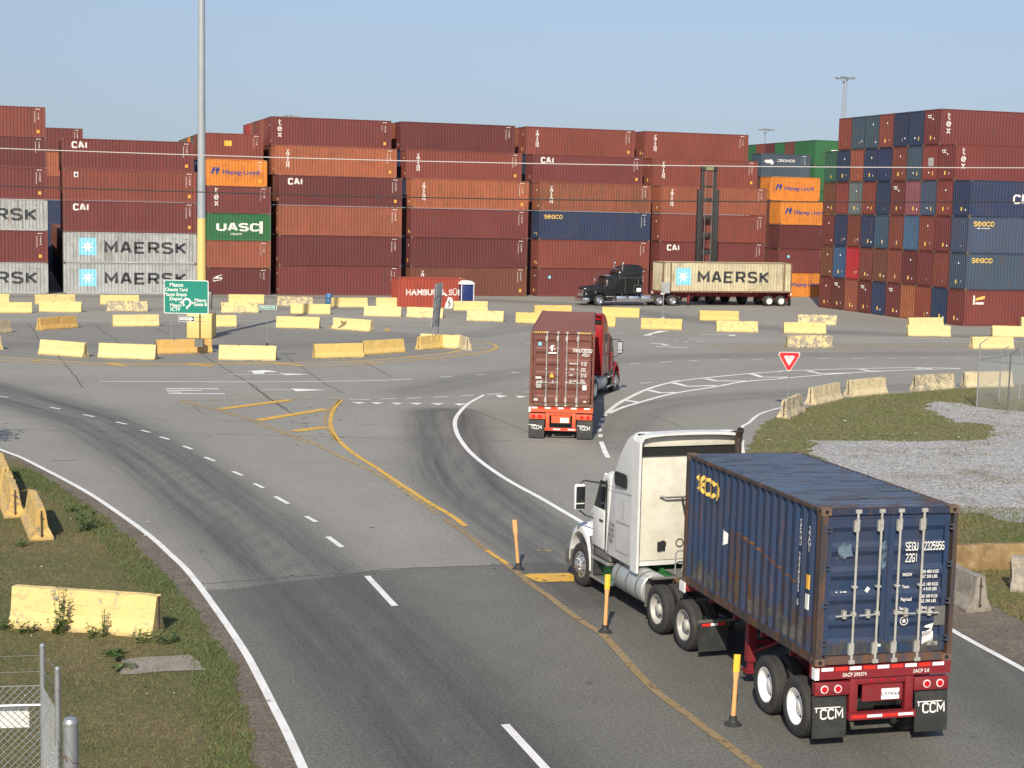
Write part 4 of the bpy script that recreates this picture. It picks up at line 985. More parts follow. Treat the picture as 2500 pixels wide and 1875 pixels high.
# short containers right of the lift mast
for r, (c, w, lg, mk, ru) in enumerate([(C_ORANGE, 'orange short container with blue lettering on the ground', ['hapag'], None, .25), (C_MAR, 'maroon short container with pale blue dot', ['dot'], (2, 0), .3), (C_DMAR, 'maroon plain short container', [], (2, 0), .15),
      (C_ORANGE, 'lower of two upper orange short containers', ['hapag'], None, .35), (C_ORANGE, 'upper of two upper orange short containers', ['hapag'], None, .3), (C_SLATE, 'blue short container with white logo', ['cronos'], (2, 0), .2)]):
    s_ = [1.6, 1.6, 1.6, 1.6, 4.1, 6.6][r]
    container(f'{w}, right of the black lift mast', wp(74.5, s_, r * (LO + GAP)), WA, L20, LO, c, ru, lg, mk, group='short containers right of the lift mast')
for q_ in (1, 2):
    for r in range(5): container('brown short container hidden behind the orange ones', wp(74.5, [1.6, 1.6, 1.6, 1.6, 4.1][r] + SB * q_, r * (LO + GAP)), WA, L20, LO, C_BRN, .3, simple=True, group='containers in the depth of the short stack')
GS = [(C_GREEN, 'green'), (C_BRN, 'brown'), (C_GREEN, 'green'), (C_DMAR, 'dark maroon'), (C_BRK, 'red brown'), (C_GREEN, 'green'), (C_BRK, 'brick')]
for i in range(8):
    if i == 0:
        for r in range(6):
            container(f'bright green container, {ORD_N[r]} in the green rear stack', wp(82.6, 9.4, r * (FH + GAP)), WA, LEN, FH, C_GREEN, .05, ['evergreen'] if r == 5 else [], None, group='green stack behind the short containers')
    else:
        c, w = (GS + [(C_BRK, 'brick')])[i - 1]
        container(f'{w} container end on the skyline, place {i + 1} from the green corner', wp(82.6, 9.4 + SB * i, 5 * (FH + GAP)), WA, LEN, FH, c, .1, simple=True, endlogo=None, group='skyline ends behind the short containers')
HR = 2.99
# big stack on the right, mostly seen end-on; first entry of each row is the nearest
RB = [
 [(C_MAR, 'maroon'), (C_NAVY, 'navy'), (C_BRK, 'brick'), (C_ORB, 'orange brown'), (C_MAR, 'maroon'), (C_NAVY, 'navy'), (C_DMAR, 'dark maroon'), (C_RUST, 'rust'), (C_DMAR, 'dark maroon'), (C_MAR, 'maroon')],
 [(C_SLATE, 'slate blue'), (C_BRK, 'brick'), (C_MAR, 'maroon'), (C_DMAR, 'dark maroon'), (C_BRK, 'brick'), (C_BRN, 'brown'), (C_BRN, 'brown'), (C_LRED, 'bright red'), (C_BLUE, 'light blue'), (C_BRN, 'brown')],
 [(C_SLATE, 'slate blue'), (C_MAR, 'maroon'), (C_BRK, 'rusty'), (C_STEEL, 'steel blue'), (C_BRK, 'brick'), (C_SLATE, 'slate'), (C_NAVY, 'navy'), (C_BRN, 'brown'), (C_NAVY, 'dark blue'), (C_MAR, 'maroon')],
 [(C_NAVY, 'navy'), (C_BRK, 'brick'), (C_SLATE, 'slate blue'), (C_PINK, 'mauve'), (C_MAR, 'maroon'), (C_NAVY, 'navy'), (C_BRK, 'brick'), (C_LGREY, 'grey'), (C_BRK, 'red brown'), (C_BRN, 'brown')],
 [(C_MAR, 'maroon'), (C_BRK, 'rusty'), (C_SLATE, 'slate blue'), (C_BRK, 'brick'), (C_NAVY, 'navy'), (C_NAVY, 'dark navy'), (C_RUST, 'rust'), (C_NAVY, 'blue'), (C_DGREEN, 'grey green')],
 [(C_MAR, 'maroon'), (C_NAVY, 'navy'), (C_NAVY, 'dark navy'), (C_BRK, 'brick'), (C_SLATE, 'slate blue'), (C_SLATE, 'dark slate'), (C_BRK, 'brick red')],
]
RLOGO = [['flag'], ['seaco'], ['seaco_sub'], ['cma'], ['tex'], ['tex']]
TX = {(0, 4), (0, 6), (0, 8), (3, 4), (4, 0), (5, 0)}
nth = ['nearest', 'second', 'third', 'fourth', 'fifth', 'sixth', 'seventh', 'eighth', 'ninth', 'tenth']
for r, row in enumerate(RB):
    s0 = -40.40 + (0 if r < 4 else (SB if r == 4 else 2 * SB)) * .98
    for i, (c, w) in enumerate(row):
        rs = random.Random(r * 31 + i)
        lab = f'{w} container end, {ORD_N[r]} row of right stack, {nth[i]} from the near corner'
        if i == 0: lab = f'{w} container with long side at the right edge, {ORD_N[r]} row'
        container(lab, wp(70.1, s0 + i * 2.455, r * (HR + GAP)), WA, LEN, HR, tuple(x * rs.uniform(.88, 1.12) for x in c), rs.choice([.15, .3, .45]), RLOGO[r] if i == 0 else [], None, endm=rs.randrange(9), endlogo='tx' if (r, i) in TX else ('white_sticker' if (r, i) == (4, 1) else None), group='containers of the big right stack')
# the red container standing in front of the wall
container('bright red short container with white lettering on the open yard', (-10.15, 137.85, 0), .335, L20, LO, C_RED, .08, ['hamburg'], None)
# ------------------------------------------------------------------ vehicles (x forward, y to the left, z up)
_wm = {}
def wheel_meshes(style, R, w, side, dual):
    k = (style, R, w, side, dual)
    if k in _wm: return _wm[k]
    t = MB(); n = 36
    def tyre(a0):
        pr = [(a0 + .03, R * .60), (a0 + .005, R * .66), (a0, R * .80), (a0 + .012, R * .93), (a0 + .035, R * .985), (a0 + .055, R)]
        k2 = 4; g = (w - .11) / k2
        for i in range(k2):
            x = a0 + .055 + i * g; pr += [(x + g * .42, R), (x + g * .46, R - .012), (x + g * .54, R - .012), (x + g * .58, R)]
        pr += [(a0 + w - .055, R), (a0 + w - .035, R * .985), (a0 + w - .012, R * .93), (a0 + w, R * .8), (a0 + w - .005, R * .66), (a0 + w - .03, R * .6)]
        t.lathe(pr, (0, 0, 0), n, -side)
    tyre(0)
    if dual: tyre(w + .06)
    tm = t.mesh('tyre', M['rubber'], True)
    r = MB()
    if style == 'steer':
        pr = [(.06, .30), (.03, .31), (.015, .30), (.03, .275), (.01, .24), (-.015, .20), (-.02, .16), (-.05, .12), (-.10, .09), (-.11, .0)]
    elif style == 'trailer':
        pr = [(.03, .31), (.012, .305), (.03, .285), (.10, .275), (.17, .25), (.19, .20), (.185, .13), (.10, .12), (.09, .0)]
    else:
        pr = [(.03, .31), (.012, .305), (.03, .285), (.09, .275), (.15, .24), (.165, .17), (.16, .12), (.05, .11), (.03, .09), (.025, .0)]
    kk = R / .505
    r.lathe([(a, q * kk) for a, q in pr], (0, 0, 0), n, -side)
    mat = {'steer': M['alloy'], 'drive': M['rim_grey'], 'trailer': M['rim_white'], 'chrome': M['chrome']}[style]
    rm = r.mesh('rim', mat, True)
    h = MB()
    ys = {'steer': -.035, 'drive': .15, 'chrome': .13, 'trailer': .175}[style]
    for i in range(10):
        a = 2 * math.pi * i / 10; c = (.14 * math.cos(a), -side * ys, .14 * math.sin(a)); L = .06 if style == 'steer' else .03
        h.cyl(c, (c[0], c[1] + side * L, c[2]), .017, n=8)
    hm = h.mesh('wheel_nuts', M['chrome'] if style in ('steer', 'chrome') else M['shroud'])
    q = MB()
    for i in range(8):
        a = 2 * math.pi * (i + .5) / 8; rr = .235 * kk; yy = {'steer': .004, 'drive': .150, 'chrome': .150, 'trailer': .178}[style] - .004
        c = Vector((rr * math.cos(a), -side * yy, rr * math.sin(a))); q.cyl(c, c + Vector((0, side * .006, 0)), .026, n=10)
    qm = q.mesh('hand_holes', M['dark'])
    _wm[k] = (tm, rm, hm, qm); return _wm[k]

def wheel(parent, x, y, z, R=.505, w=.28, style='drive', dual=False, turn=0.0):
    side = 1 if y > 0 else -1
    tm, rm, hm, qm = wheel_meshes(style, R, w, side, dual)
    e = bpy.data.objects.new('wheel', None); COL.objects.link(e); e.parent = parent; e.location = (x, y, z); e.rotation_euler = (0, 0, turn); e.empty_display_size = .1
    link('tyre', tm, e); link('rim', rm, e); link('wheel_nuts', hm, e)
    if style != 'steer' or True: link('hand_holes', qm, e)
    return e

def rsec(x, w, z0, z1, r, tuck=0.0, n=5):
    """rounded-top section at x, seen from the back, counter-clockwise"""
    pts = [(x, -w, z0), (x, w, z0)]
    for i in range(n + 1):
        a = math.pi / 2 * i / n; pts.append((x, w - r - tuck + r * math.cos(a), z1 - r + r * math.sin(a)))
    for i in range(n + 1):
        a = math.pi / 2 * (1 + i / n); pts.append((x, -w + r + tuck + r * math.cos(a), z1 - r + r * math.sin(a)))
    return pts

def door_leaves(o, L, H, color, text=None, rust=.3, ntrough=5, left_gap=True):
    """detailed rear doors of a container that is seen from behind"""
    for c in list(o.children):
        if c.name.startswith('door'): bpy.data.objects.remove(c)
    mat = M['cont']; X = L - .045
    z0, z1 = .17, H - .125
    for k, (ya, yb) in enumerate(((.125, 1.214), (1.224, CW - .125))):
        b = MB(); zs = [(z0, 0)]; st = (z1 - z0 - .30) / ntrough
        for i in range(ntrough):
            zc = z0 + .15 + st * (i + .5); q = st * .30
            zs += [(zc - q - .05, 0), (zc - q + .03, -.04), (zc + q - .05, -.04), (zc + q + .03, 0)]
        zs.append((z1, 0)); n = len(zs); e = .09
        b.add([(X + a, ya + e, z) for z, a in zs] + [(X + a, yb - e, z) for z, a in zs], [(i, i + 1, n + i + 1, n + i) for i in range(n - 1)])
        for i in range(ntrough):
            a4 = [1 + 4 * i, 2 + 4 * i, 3 + 4 * i, 4 + 4 * i]
            for yy in (ya + e, yb - e): b.add([(X + zs[j][1], yy, zs[j][0]) for j in a4], [(0, 1, 2, 3)])
        b.box(X - .05, X + .006, ya, ya + e, z0, z1); b.box(X - .05, X + .006, yb - e, yb, z0, z1)
        b.box(X - .05, X + .008, ya + e, yb - e, z0, z0 + .06); b.box(X - .05, X + .008, ya + e, yb - e, z1 - .06, z1)
        leaf = b.build('door', mat, o); leaf.color = (*color, 1); leaf['rust'] = rust
        g = MB(); g.box(X - .055, X + .0, ya - .012, ya - .001, z0 - .01, z1 + .01); g.box(X - .055, X + .0, yb + .001, yb + .012 if k else yb + .004, z0 - .01, z1 + .01)
        g.build('gasket', M['dark'], leaf)
        for yr in ((.629, 1.049) if k == 0 else (1.389, 1.809)):
            r = MB(); r.cyl((L + .012, yr, .05), (L + .012, yr, H - .04), .021, n=10)
            q = r
            for zc, hh, ww in ((.27, .10, .036), (H - .29, .10, .036)): q.box(X + .008, L + .018, yr - .02 - ww, yr - .018 + .01, zc - hh, zc + hh * .8); q.box(L - .03, L + .032, yr - .027, yr + .027, zc - hh * .8, zc + hh)
            for zc in (.055, H - .055): q.box(L - .035, L + .035, yr - .05, yr + .05, zc - .03, zc + .03)
            q.box(L - .035, L + .030, yr - .05, yr + .04, H * .5 - .016, H * .5 + .016)
            rod = r.build('lock_rod', M['galv_light'], leaf)
            h = MB(); sgn = -1 if k == 0 else 1; zc = H * .325
            h.tube([(L + .03, yr, zc), (L + .045, yr + sgn * .14, zc - .01), (L + .045, yr + sgn * .33, zc - .015)], .013, 6); h.box(L - .035, L + .04, yr + sgn * .17 - .03, yr + sgn * .17 + .03, zc - .06, zc + .07)
            h.box(L - .035, L + .03, yr - .035, yr + .035, zc - .03, zc + .04)
            h.build('door_handle', M['galv_light'], leaf)
        hg = MB()
        for i in range(4):
            zc = z0 + .22 + (z1 - z0 - .44) * i / 3; yy = .06 if k == 0 else CW - .16
            hg.box(L - .02, L + .012, yy, yy + .10, zc - .045, zc - .02); hg.box(L - .02, L + .012, yy, yy + .10, zc + .02, zc + .045); hg.cyl((L + .0, (.08 if k == 0 else CW - .08), zc - .06), (L + .0, (.08 if k == 0 else CW - .08), zc + .06), .018, n=8)
            h2 = hg.build('hinge', mat, leaf); h2.color = (*tuple(x * .7 + .02 for x in color), 1); h2['rust'] = .8; hg = MB()
    sill = MB(); sill.box(L - .06, L + .004, .17, CW - .17, .02, .155); hdr = MB(); hdr.box(L - .06, L + .004, .17, CW - .17, H - .115, H - .016); s = hdr.build('door_header', mat, o); s.color = (*tuple(x * .8 for x in color), 1); s['rust'] = .5
    s = sill.build('door_sill', mat, o); s.color = (*tuple(x * .5 + y * .5 for x, y in zip(color, (.10, .075, .05))), 1); s['rust'] = .9

def door_text(o, L, items, mat=None):
    for (s, y, z, size, sx) in items:
        sh = text_bm(s, size, .022, 'LEFT', sx) if isinstance(s, str) and size < .12 else (block(s, size * .72, 1.15, sx * 1.05, 1.4) if isinstance(s, str) else s)
        vs = [(L - .028, y + a, z + b) for a, b in sh[0]]
        me = bpy.data.meshes.new('lettering'); me.from_pydata(vs, [], sh[1]); me.materials.append(mat or M['white_letter'])
        link('lettering', me, o)
M['galv_light'] = plain('pale_zinc_rods', (.42, .42, .39), .55, .2, .6, (.22, .17, .12), 9)

def loaded(o, truck_loc, yaw, xoff, z, L, pitch=0.0, roll=0.0):
    R = Matrix.Rotation(yaw, 4, 'Z')
    up = Vector((0, 0, 1)); d = R @ Vector((1, 0, 0)) + up * pitch; n = (R @ Vector((0, 1, 0))) + up * roll
    base = Vector(truck_loc) + (R @ Vector((1, 0, 0))) * (xoff + L) + (R @ Vector((0, 1, 0))) * (CW / 2)
    ax = -d.normalized(); ay = -n.normalized(); az = ax.cross(ay).normalized(); ay = az.cross(ax)
    base.z = z + pitch * (L) + roll * CW * .5
    o.matrix_world = Matrix(((ax.x, ay.x, az.x, base.x), (ax.y, ay.y, az.y, base.y), (ax.z, ay.z, az.z, base.z), (0, 0, 0, 1)))

def chassis(name, label, loc, yaw, L, zc, paint, axles, legx, rear='A', group=None, nose=None, style='trailer'):
    o = thing(name, label, 'trailer', loc, yaw, group)
    nose = L if nose is None else nose
    f = MB()
    for y in (-.46, .46):
        f.box(.20, nose - .25, y - .08, y + .08, zc - .06, zc - .03); f.box(.20, nose - .25, y - .08, y + .08, zc - .40, zc - .37); f.box(.20, nose - .25, y - .012, y + .012, zc - .37, zc - .06)
    n = int(L / 1.2)
    for i in range(1, n): x = L * i / n; f.box(x - .04, x + .04, -.448, .448, zc - .34, zc - .1)
    for i in range(1, n): x = L * i / n; f.box(x - .03, x + .03, -1.1, -.54, zc - .16, zc - .06); f.box(x - .03, x + .03, .54, 1.1, zc - .16, zc - .06)
    f.build('main_frame', paint, o)
    rbol = MB(); rbol.box(-.01, .20, -1.219, 1.219, zc - .215, zc - .012)
    b = MB(); b.box(nose - .25, nose + .0, -1.219, 1.219, zc - .17, zc - .012); b.build('front_bolster', paint, o, .008)
    for s in (-1, 1): w = MB(); w.box(nose - .22, nose + .06, min(s * 1.221, s * 1.245), max(s * 1.221, s * 1.245), zc - .2, zc + .0); w.box(nose + .002, nose + .06, min(s * .95, s * 1.22), max(s * .95, s * 1.22), zc - .2, zc - .02); w.build('corner_guide', M['tape_white'], o)
    # tape on the rear bolster
    t1, t2 = MB(), MB(); k = 9
    for i in range(k):
        y0 = 1.12 - i * 2.24 / k; (t2 if i % 2 == 0 else t1).box(-.016, -.0125, y0 - 2.24 / k + .03, y0 - .01, zc - .075, zc - .018)
    multi('rear_bolster', [(rbol, paint), (t1, M['tape_red']), (t2, M['tape_white'])], o)
    wc = MB(); wc.box(-.018, .10, 1.2205, 1.226, zc - .215, zc - .02); wc.box(-.0185, -.0135, 1.15, 1.22, zc - .215, zc - .02); wc.build('corner_marker', M['tape_white'], o)
    # centre section: posts, plate board, under-ride bar
    c = MB()
    for y in (-.50, .50): c.box(.02, .16, y - .07, y + .07, zc - .80, zc - .215)
    c.box(.03, .12, -.43, .43, zc - .34, zc - .216); c.build('bumper_posts', paint, o, .006)
    p = MB(); p.box(-.0, .03, -.36, .36, zc - .62, zc - .345); p.build('plate_board', paint, o)
    lp = MB(); lp.box(-.012, -.002, -.30, .02, zc - .60, zc - .42); pl = lp.build('licence_plate', M['tape_white'], o)
    if rear == 'A':
        sh = text_bm('U579064', .085, .012, 'CENTER', 1.05)
        me = bpy.data.meshes.new('lettering'); me.from_pydata([(-.0135, -.14 - a, zc - .51 + b_) for a, b_ in sh[0]], [], sh[1]); me.materials.append(M['black_letter']); link('lettering', me, pl)
    u = MB(); u.box(-.05, .07, -.60, .60, zc - .91, zc - .80); 
    ut, ur = MB(), MB()
    for i, y0 in enumerate((.56, .28, 0, -.28)): (ur if i % 2 == 0 else ut).box(-.056, -.0515, y0 - .27, y0, zc - .875, zc - .83)
    multi('underride_bar', [(u, paint), (ut, M['tape_white']), (ur, M['tape_red'])], o)
    for y in (-.2, 0, .2): lamps = MB(); lamps.cyl((.028, y, zc - .28), (.012, y, zc - .28), .022, n=10); lamps.build('marker_lamp', M['lamp_red'], o)
    for s in (-1, 1):
        lb = MB(); lb.box(.0, .13, min(s * .58, s * 1.20), max(s * .58, s * 1.20), zc - .49, zc - .27); box = lb.build('lamp_box', paint, o, .01)
        for yy in (.80, 1.04):
            r1 = MB(); r1.cyl((-.001, s * yy, zc - .38), (-.010, s * yy, zc - .38), .068, n=20); rg = r1.build('tail_lamp', M['white_letter'] if rear == 'A' else M['lamp_red'], box)
            r2 = MB(); r2.cyl((-.011, s * yy, zc - .38), (-.018, s * yy, zc - .38), .050, n=20); r2.build('lamp_lens', M['lamp_red'], box)
        fl = MB(); y0, y1 = min(s * .62, s * 1.22), max(s * .62, s * 1.22); nn = 6
        vs = []
        for i in range(nn + 1):
            zz = zc - .50 - (.70) * i / nn; xx = .06 - .05 * math.sin(i / nn * 1.8)
            vs += [(xx, y0, zz), (xx, y1, zz), (xx + .012, y1, zz), (xx + .012, y0, zz)]
        fl.loft([vs[4 * i:4 * i + 4] for i in range(nn + 1)]); flap = fl.build('mud_flap', M['rubber_flap'], o)
        lt = joined(moved(block('CCM', .15, 1.1, 1.0, 1.3, 'CENTER'), .04, 0), rect(-.26, .095, .2, .112), rect(-.24, .03, -.222, .1)) if rear == 'A' else joined(moved(block('TCCM', .13, 1.1, .9, 1.2, 'CENTER'), 0, 0), rect(-.3, .08, .0, .1))
        me = bpy.data.meshes.new('lettering'); me.from_pydata([(.002 - .008, s * .92 - a, zc - .80 + b_) for a, b_ in lt[0]], [], lt[1]); me.materials.append(M['white_letter']); link('lettering', me, flap)
        for v_ in me.vertices: v_.co.x = .06 - .05 * math.sin((zc - .50 - v_.co.z) / .70 * 1.8) - .006
    for ax in axles:
        for s in (-1, 1): wheel(o, ax, s * 1.22, .505, .505, .26, style, True)
        a = MB(); a.cyl((ax, -.9, .505), (ax, .9, .505), .075, n=12); a.box(ax - .45, ax + .45, -.52, -.42, .58, .66); a.box(ax - .45, ax + .45, .42, .52, .58, .66); a.cyl((ax, -.2, .505), (ax, .2, .505), .12); a.build('axle', M['shroud'], o)
    hg = MB()
    for y in (-.47, .47): hg.prism([(axles[0] - .5, zc - .4), (axles[0] - .3, .62), (axles[-1] + .3, .62), (axles[-1] + .6, zc - .4)], y - .03, y + .03)
    hg.build('suspension_hangers', paint, o)
    lg = MB()
    for s in (-1, 1):
        lg.box(legx - .08, legx + .08, s * .80 - .08, s * .80 + .08, .45, zc - .2); lg.box(legx - .05, legx + .05, s * .80 - .05, s * .80 + .05, .28, .45); lg.box(legx - .14, legx + .14, s * .80 - .12, s * .80 + .12, .25, .28)
    lg.box(legx - .02, legx + .02, -.8, .8, .75, .85)
    for s in (-1, 1): lg.add([(legx, s * .80, .55), (legx + .04, s * .80, .55), (legx + .9, s * .48, zc - .3), (legx + .86, s * .48, zc - .3)], [(0, 1, 2, 3)]); lg.cyl((legx, s * .8, .6), (legx - .9, s * .5, zc - .3), .03)
    lg.build('landing_gear', paint, o)
    return o

def tractor(name, label, loc, yaw, P, turn=0.0):
    """road tractor; x=0 at the rear drive axle"""
    o = thing(name, label, 'truck', loc, yaw)
    pt = P['paint']; trim = P.get('trim', M['black_plastic']); b0, b1, c1, cw_, nose = P['slb'], P['slf'], P['cowl'], P['door'], P['nose']
    zt, zr = P['ztop'], P['zroof']; st = P['steer']; fr = P.get('frame', M['black_plastic']); W = 1.22
    # frame rails
    f = MB()
    for y in (-.44, .40): f.box(1.5, nose - .5, y, y + .04, .72, 1.0)
    for x in (1.9, 3.0, 4.2): f.box(x, x + .08, -.40, .40, .78, .96)
    f2_ = MB()
    for y in (-.44, .40): f2_.box(-.85, 1.5, y, y + .04, .72, 1.0)
    for x in (-.7, .6): f2_.box(x, x + .08, -.40, .40, .78, .96)
    multi('frame_rails', [(f, fr), (f2_, M['black_plastic'])], o)
    g = MB(); g.cyl((.62, 0, 1.04), (.62, 0, 1.12), .48, n=24); g.box(.1, 1.15, -.5, .5, .98, 1.05); g.build('fifth_wheel', M['black_plastic'], o)
    a = MB()
    for x in (0, P['dr']): a.cyl((x, -.9, .5), (x, .9, .5), .10, n=12); a.lathe([(-.18, .0), (-.16, .2), (.16, .2), (.18, 0)], (x, 0, .5), 14)
    for y in (-.5, .5): a.box(-.5, P['dr'] + .5, y - .05, y + .05, .56, .66)
    a.cyl((st, -.9, .5), (st, .9, .5), .07, n=10); a.build('axles', M['shroud'], o)
    for x in (0, P['dr']):
        for s in (-1, 1): wheel(o, x, s * W, .505, .505, .26, P['rim'], True)
    for s in (-1, 1): wheel(o, st, s * 1.20, .505, .505, .29, P.get('srim', 'steer'), False, turn)
    # sleeper box
    q = MB(); sl = P['slope']     # list of (x, z) of the roof line
    secs = [rsec(b0 + .001, W, 1.10, sl[0][1] - .02, .16)] + [rsec(x, W - .02 * i / len(sl), 1.10, z, .17 + .03 * (i > 0), .02 * i) for i, (x, z) in enumerate(sl)]
    sx = [s_ for s_ in secs if s_[0][0] <= b1 + .001]
    q.loft(sx); slp = q.build('sleeper', pt, o, .02)
    if P.get('fairing'):
        back = MB(); back.box(b0 - .022, b0 - .004, -W + .08, W - .08, 1.22, sl[0][1] - .50); back.build('back_panel', P.get('back', M['white_back']), slp, .01)
        rim = MB(); z1 = sl[0][1]
        for y in (-1, 1): rim.box(b0 - .30, b0 + .02, min(y * (W - .05), y * (W + .005)), max(y * (W - .05), y * (W + .005)), 1.02, z1 - .18)
        n = 10; out, inn = [], []
        for i in range(n + 1):
            a_ = math.pi * i / n; yy = math.cos(a_); zz = math.sin(a_) ** .42 if 0 < i < n else 0
            out.append((yy * (W + .005), z1 - .18 + .20 * zz)); inn.append((yy * (W - .05), z1 - .20 + .165 * zz))
        ring = out + inn[::-1]
        rim.loft([[(b0 - .30, y, z) for y, z in ring], [(b0 + .02, y, z) for y, z in ring]]); rim.build('side_extenders', pt, slp)
        band = MB(); band.box(b0 - .12, b0 - .09, -W + .06, W - .06, z1 - .30, z1 - .10); band.box(b0 - .12, b0 - .09, -W + .2, W - .2, z1 - .10, z1 - .03); band.build('roof_fairing_rear', P.get('back', M['white_back']), slp, .01)
        gap = MB(); gap.box(b0 - .08, b0 - .03, -W + .06, W - .06, z1 - .50, z1 - .02); gap.build('fairing_hollow_shade', M['dark'], slp)  # dark panel standing in for the shaded hollow under the roof fairing
        d = MB(); d.tube([(b0 - .08, .62, 2.62), (b0 - .14, .5, 2.60), (b0 - .14, -.4, 2.60)], .022, 8); d.build('hose_bar', M['shroud'], slp)
        d = MB(); d.tube([(b0 - .14, .12, 2.58), (b0 - .2, .0, 2.0), (b0 - .3, -.15, 1.5), (b0 - .5, -.25, 1.25)], .024, 8); d.tube([(b0 - .1, -.1, 1.75), (b0 - .3, -.12, 1.9), (b0 - .5, -.2, 1.6), (b0 - .55, -.22, 1.1)], .022, 8); d.tube([(b0 - .5, .25, 1.02), (b0 - .35, -.1, 1.3), (b0 - .2, -.35, 1.55)], .018, 8); d.build('air_hoses', M['black_plastic'], o)
        d = MB(); d.box(b0 - .05, b0 - .022, .44, .62, 1.42, 1.62); d.cyl((b0 - .03, .5, 1.58), (b0 - .07, .5, 1.58), .07, n=14); d.cyl((b0 - .03, .58, 1.45), (b0 - .06, .58, 1.45), .04, n=10); d.build('gladhands', M['black_plastic'], slp)
        d = MB(); n = 16
        ring = [(b0 - .035, .10 + .085 * math.cos(2 * math.pi * i / n), 1.58 + .085 * math.sin(2 * math.pi * i / n)) for i in range(n + 1)]; d.tube(ring, .012, 6); d.build('lamp_ring', M['black_plastic'], slp)
        d = MB(); d.tube([(b0 - .45, .38, 1.0), (b0 - .45, .38, 1.45), (b0 - .45, .32, 1.5), (b0 - .45, .18, 1.5), (b0 - .45, .14, 1.42), (b0 - .45, .24, 1.0)], .016, 8); d.build('grab_handle', M['alloy'], o)
        d = MB(); d.box(b0 - 1.35, b0 - .15, -.46, .46, 1.005, 1.03)
        for x in np.arange(b0 - 1.3, b0 - .2, .12): d.box(x, x + .03, -.5, .5, 1.03, 1.05)
        d.build('catwalk', M['shroud'], o)
        d = MB(); d.box(b0 - .09, b0 - .02, W - .16, W - .09, 2.45, 2.72); d.build('work_lamp', M['black_plastic'], slp)
        d = MB(); d.prism([(b0 - .75, .62), (b0 - .75, 1.0), (b0 - .55, 1.0), (b0 - .62, .62)], .30, .52); d.build('bracket', M['rusty'], o)
    # windows and lockers of the sleeper
    for s in (-1, 1):
        wv = MB(); xw = P['swin']; y = s * (W + .004)
        if xw:
            x0, x1, z0, z1_ = xw; r = .10; pts = []
            for cx, cz, a0 in ((x1 - r, z1_ - r, 0), (x0 + r, z1_ - r, 90), (x0 + r, z0 + r, 180), (x1 - r, z0 + r, 270)):
                for k in range(5): aa = math.radians(a0 + 90 * k / 4); pts.append((cx + r * math.cos(aa), cz + r * math.sin(aa)))
            wv.add([(x, y, z) for x, z in pts], [tuple(range(len(pts)))]); wv.add([(x, y - s * .03, z) for x, z in pts], [])
            wm_ = wv.build('sleeper_window', M['glass'], slp)
            fm = MB(); fm.box((x0 + x1) / 2 - .01, (x0 + x1) / 2 + .01, min(y, y + s * .006), max(y, y + s * .006), z0, z1_); fm.build('window_bar', M['black_plastic'], wm_)
        ln = MB(); xa = b0 + .12
        for x0, x1, z0, z1_ in ((xa, xa + .75, 1.30, 1.315), (xa, xa + .75, 1.95, 1.965), (xa, xa + .015, 1.30, 1.965), (xa + .735, xa + .75, 1.30, 1.965)): ln.box(x0, x1, min(s * W, s * (W + .006)), max(s * W, s * (W + .006)), z0, z1_)
        ln.box(b0 + .02, b1 - .02, min(s * W, s * (W + .005)), max(s * W, s * (W + .005)), 2.63, 2.642)
        ln.box(b0 + .72 * (b1 - b0), b0 + .72 * (b1 - b0) + .012, min(s * W, s * (W + .004)), max(s * W, s * (W + .004)), 1.15, 2.6); ln.build('panel_seams', M['seam'], slp)
        gh = MB(); gh.tube([(b0 + .45, s * (W + .03), 2.1), (b0 + .45, s * (W + .03), 2.5)], .014, 8); gh.build('grab_rail', M['alloy'], slp)
    # cab
    cb = MB(); cz = zr
    secs = [rsec(b1 + .002, W - .02, 1.12, cz + .02, .16, .06), rsec(b1 + .35, W - .03, 1.12, cz, .16, .08), rsec(P['wt'], W - .05, 1.12, cz - .06, .14, .10)]
    cb.loft(secs)
    low = [[(P['wt'], -(W - .05), 1.12), (P['wt'], W - .05, 1.12), (P['wt'], W - .06, P['belt']), (P['wt'], -(W - .06), P['belt'])], [(c1, -(W - .16), 1.12), (c1, W - .16, 1.12), (c1, W - .20, P['belt'] - .05), (c1, -(W - .20), P['belt'] - .05)]]
    cb.loft(low); cab = cb.build('cab', pt, o, .02)
    ws = MB(); ws.loft([[(P['wt'] + .001, -(W - .17), cz - .09), (P['wt'] + .001, W - .17, cz - .09), (P['wt'] + .001, W - .09, P['belt']), (P['wt'] + .001, -(W - .09), P['belt'])], [(P['wt'] + .06, -(W - .19), cz - .12), (P['wt'] + .06, W - .19, cz - .12), (c1 - .02, W - .22, P['belt'] + .0), (c1 - .02, -(W - .22), P['belt'] + .0)]])
    ws.build('windscreen', M['glass'], cab)
    pi = MB()
    for s in (-1, 1): pi.cyl((P['wt'] + .05, s * (W - .16), cz - .08), (c1 - .02, s * (W - .19), P['belt']), .035)
    pi.build('windscreen_pillar', pt, cab)
    for s in (-1, 1):
        y = s * (W - .018); x0, x1 = cw_
        dn = MB(); dn.box(x0, x1, min(y, y + s * .022), max(y, y + s * .022), 1.16, P['belt'] + .02); dr = dn.build('door', pt, cab, .012)
        gl = MB(); gl.add([(x0 + .06, y + s * .012, P['belt'] + .03), (x1 + .0, y + s * .012, P['belt'] - .04), (P['wt'] + .02, y + s * .0, cz - .20), (x0 + .06, y + s * -.02, cz - .20)], [(0, 1, 2, 3)]); gl.build('door_window', M['glass'], dr)
        h = MB(); h.box(x0 + .08, x0 + .26, min(y + s * .022, y + s * .045), max(y + s * .022, y + s * .045), P['belt'] - .25, P['belt'] - .21); h.build('door_handle', trim, dr)
        gp = MB(); gp.box(x0 - .03, x0 - .004, min(y - s * .01, y + s * .008), max(y - s * .01, y + s * .008), 1.12, cz - .15); gp.build('door_seam', M['dark'], cab)
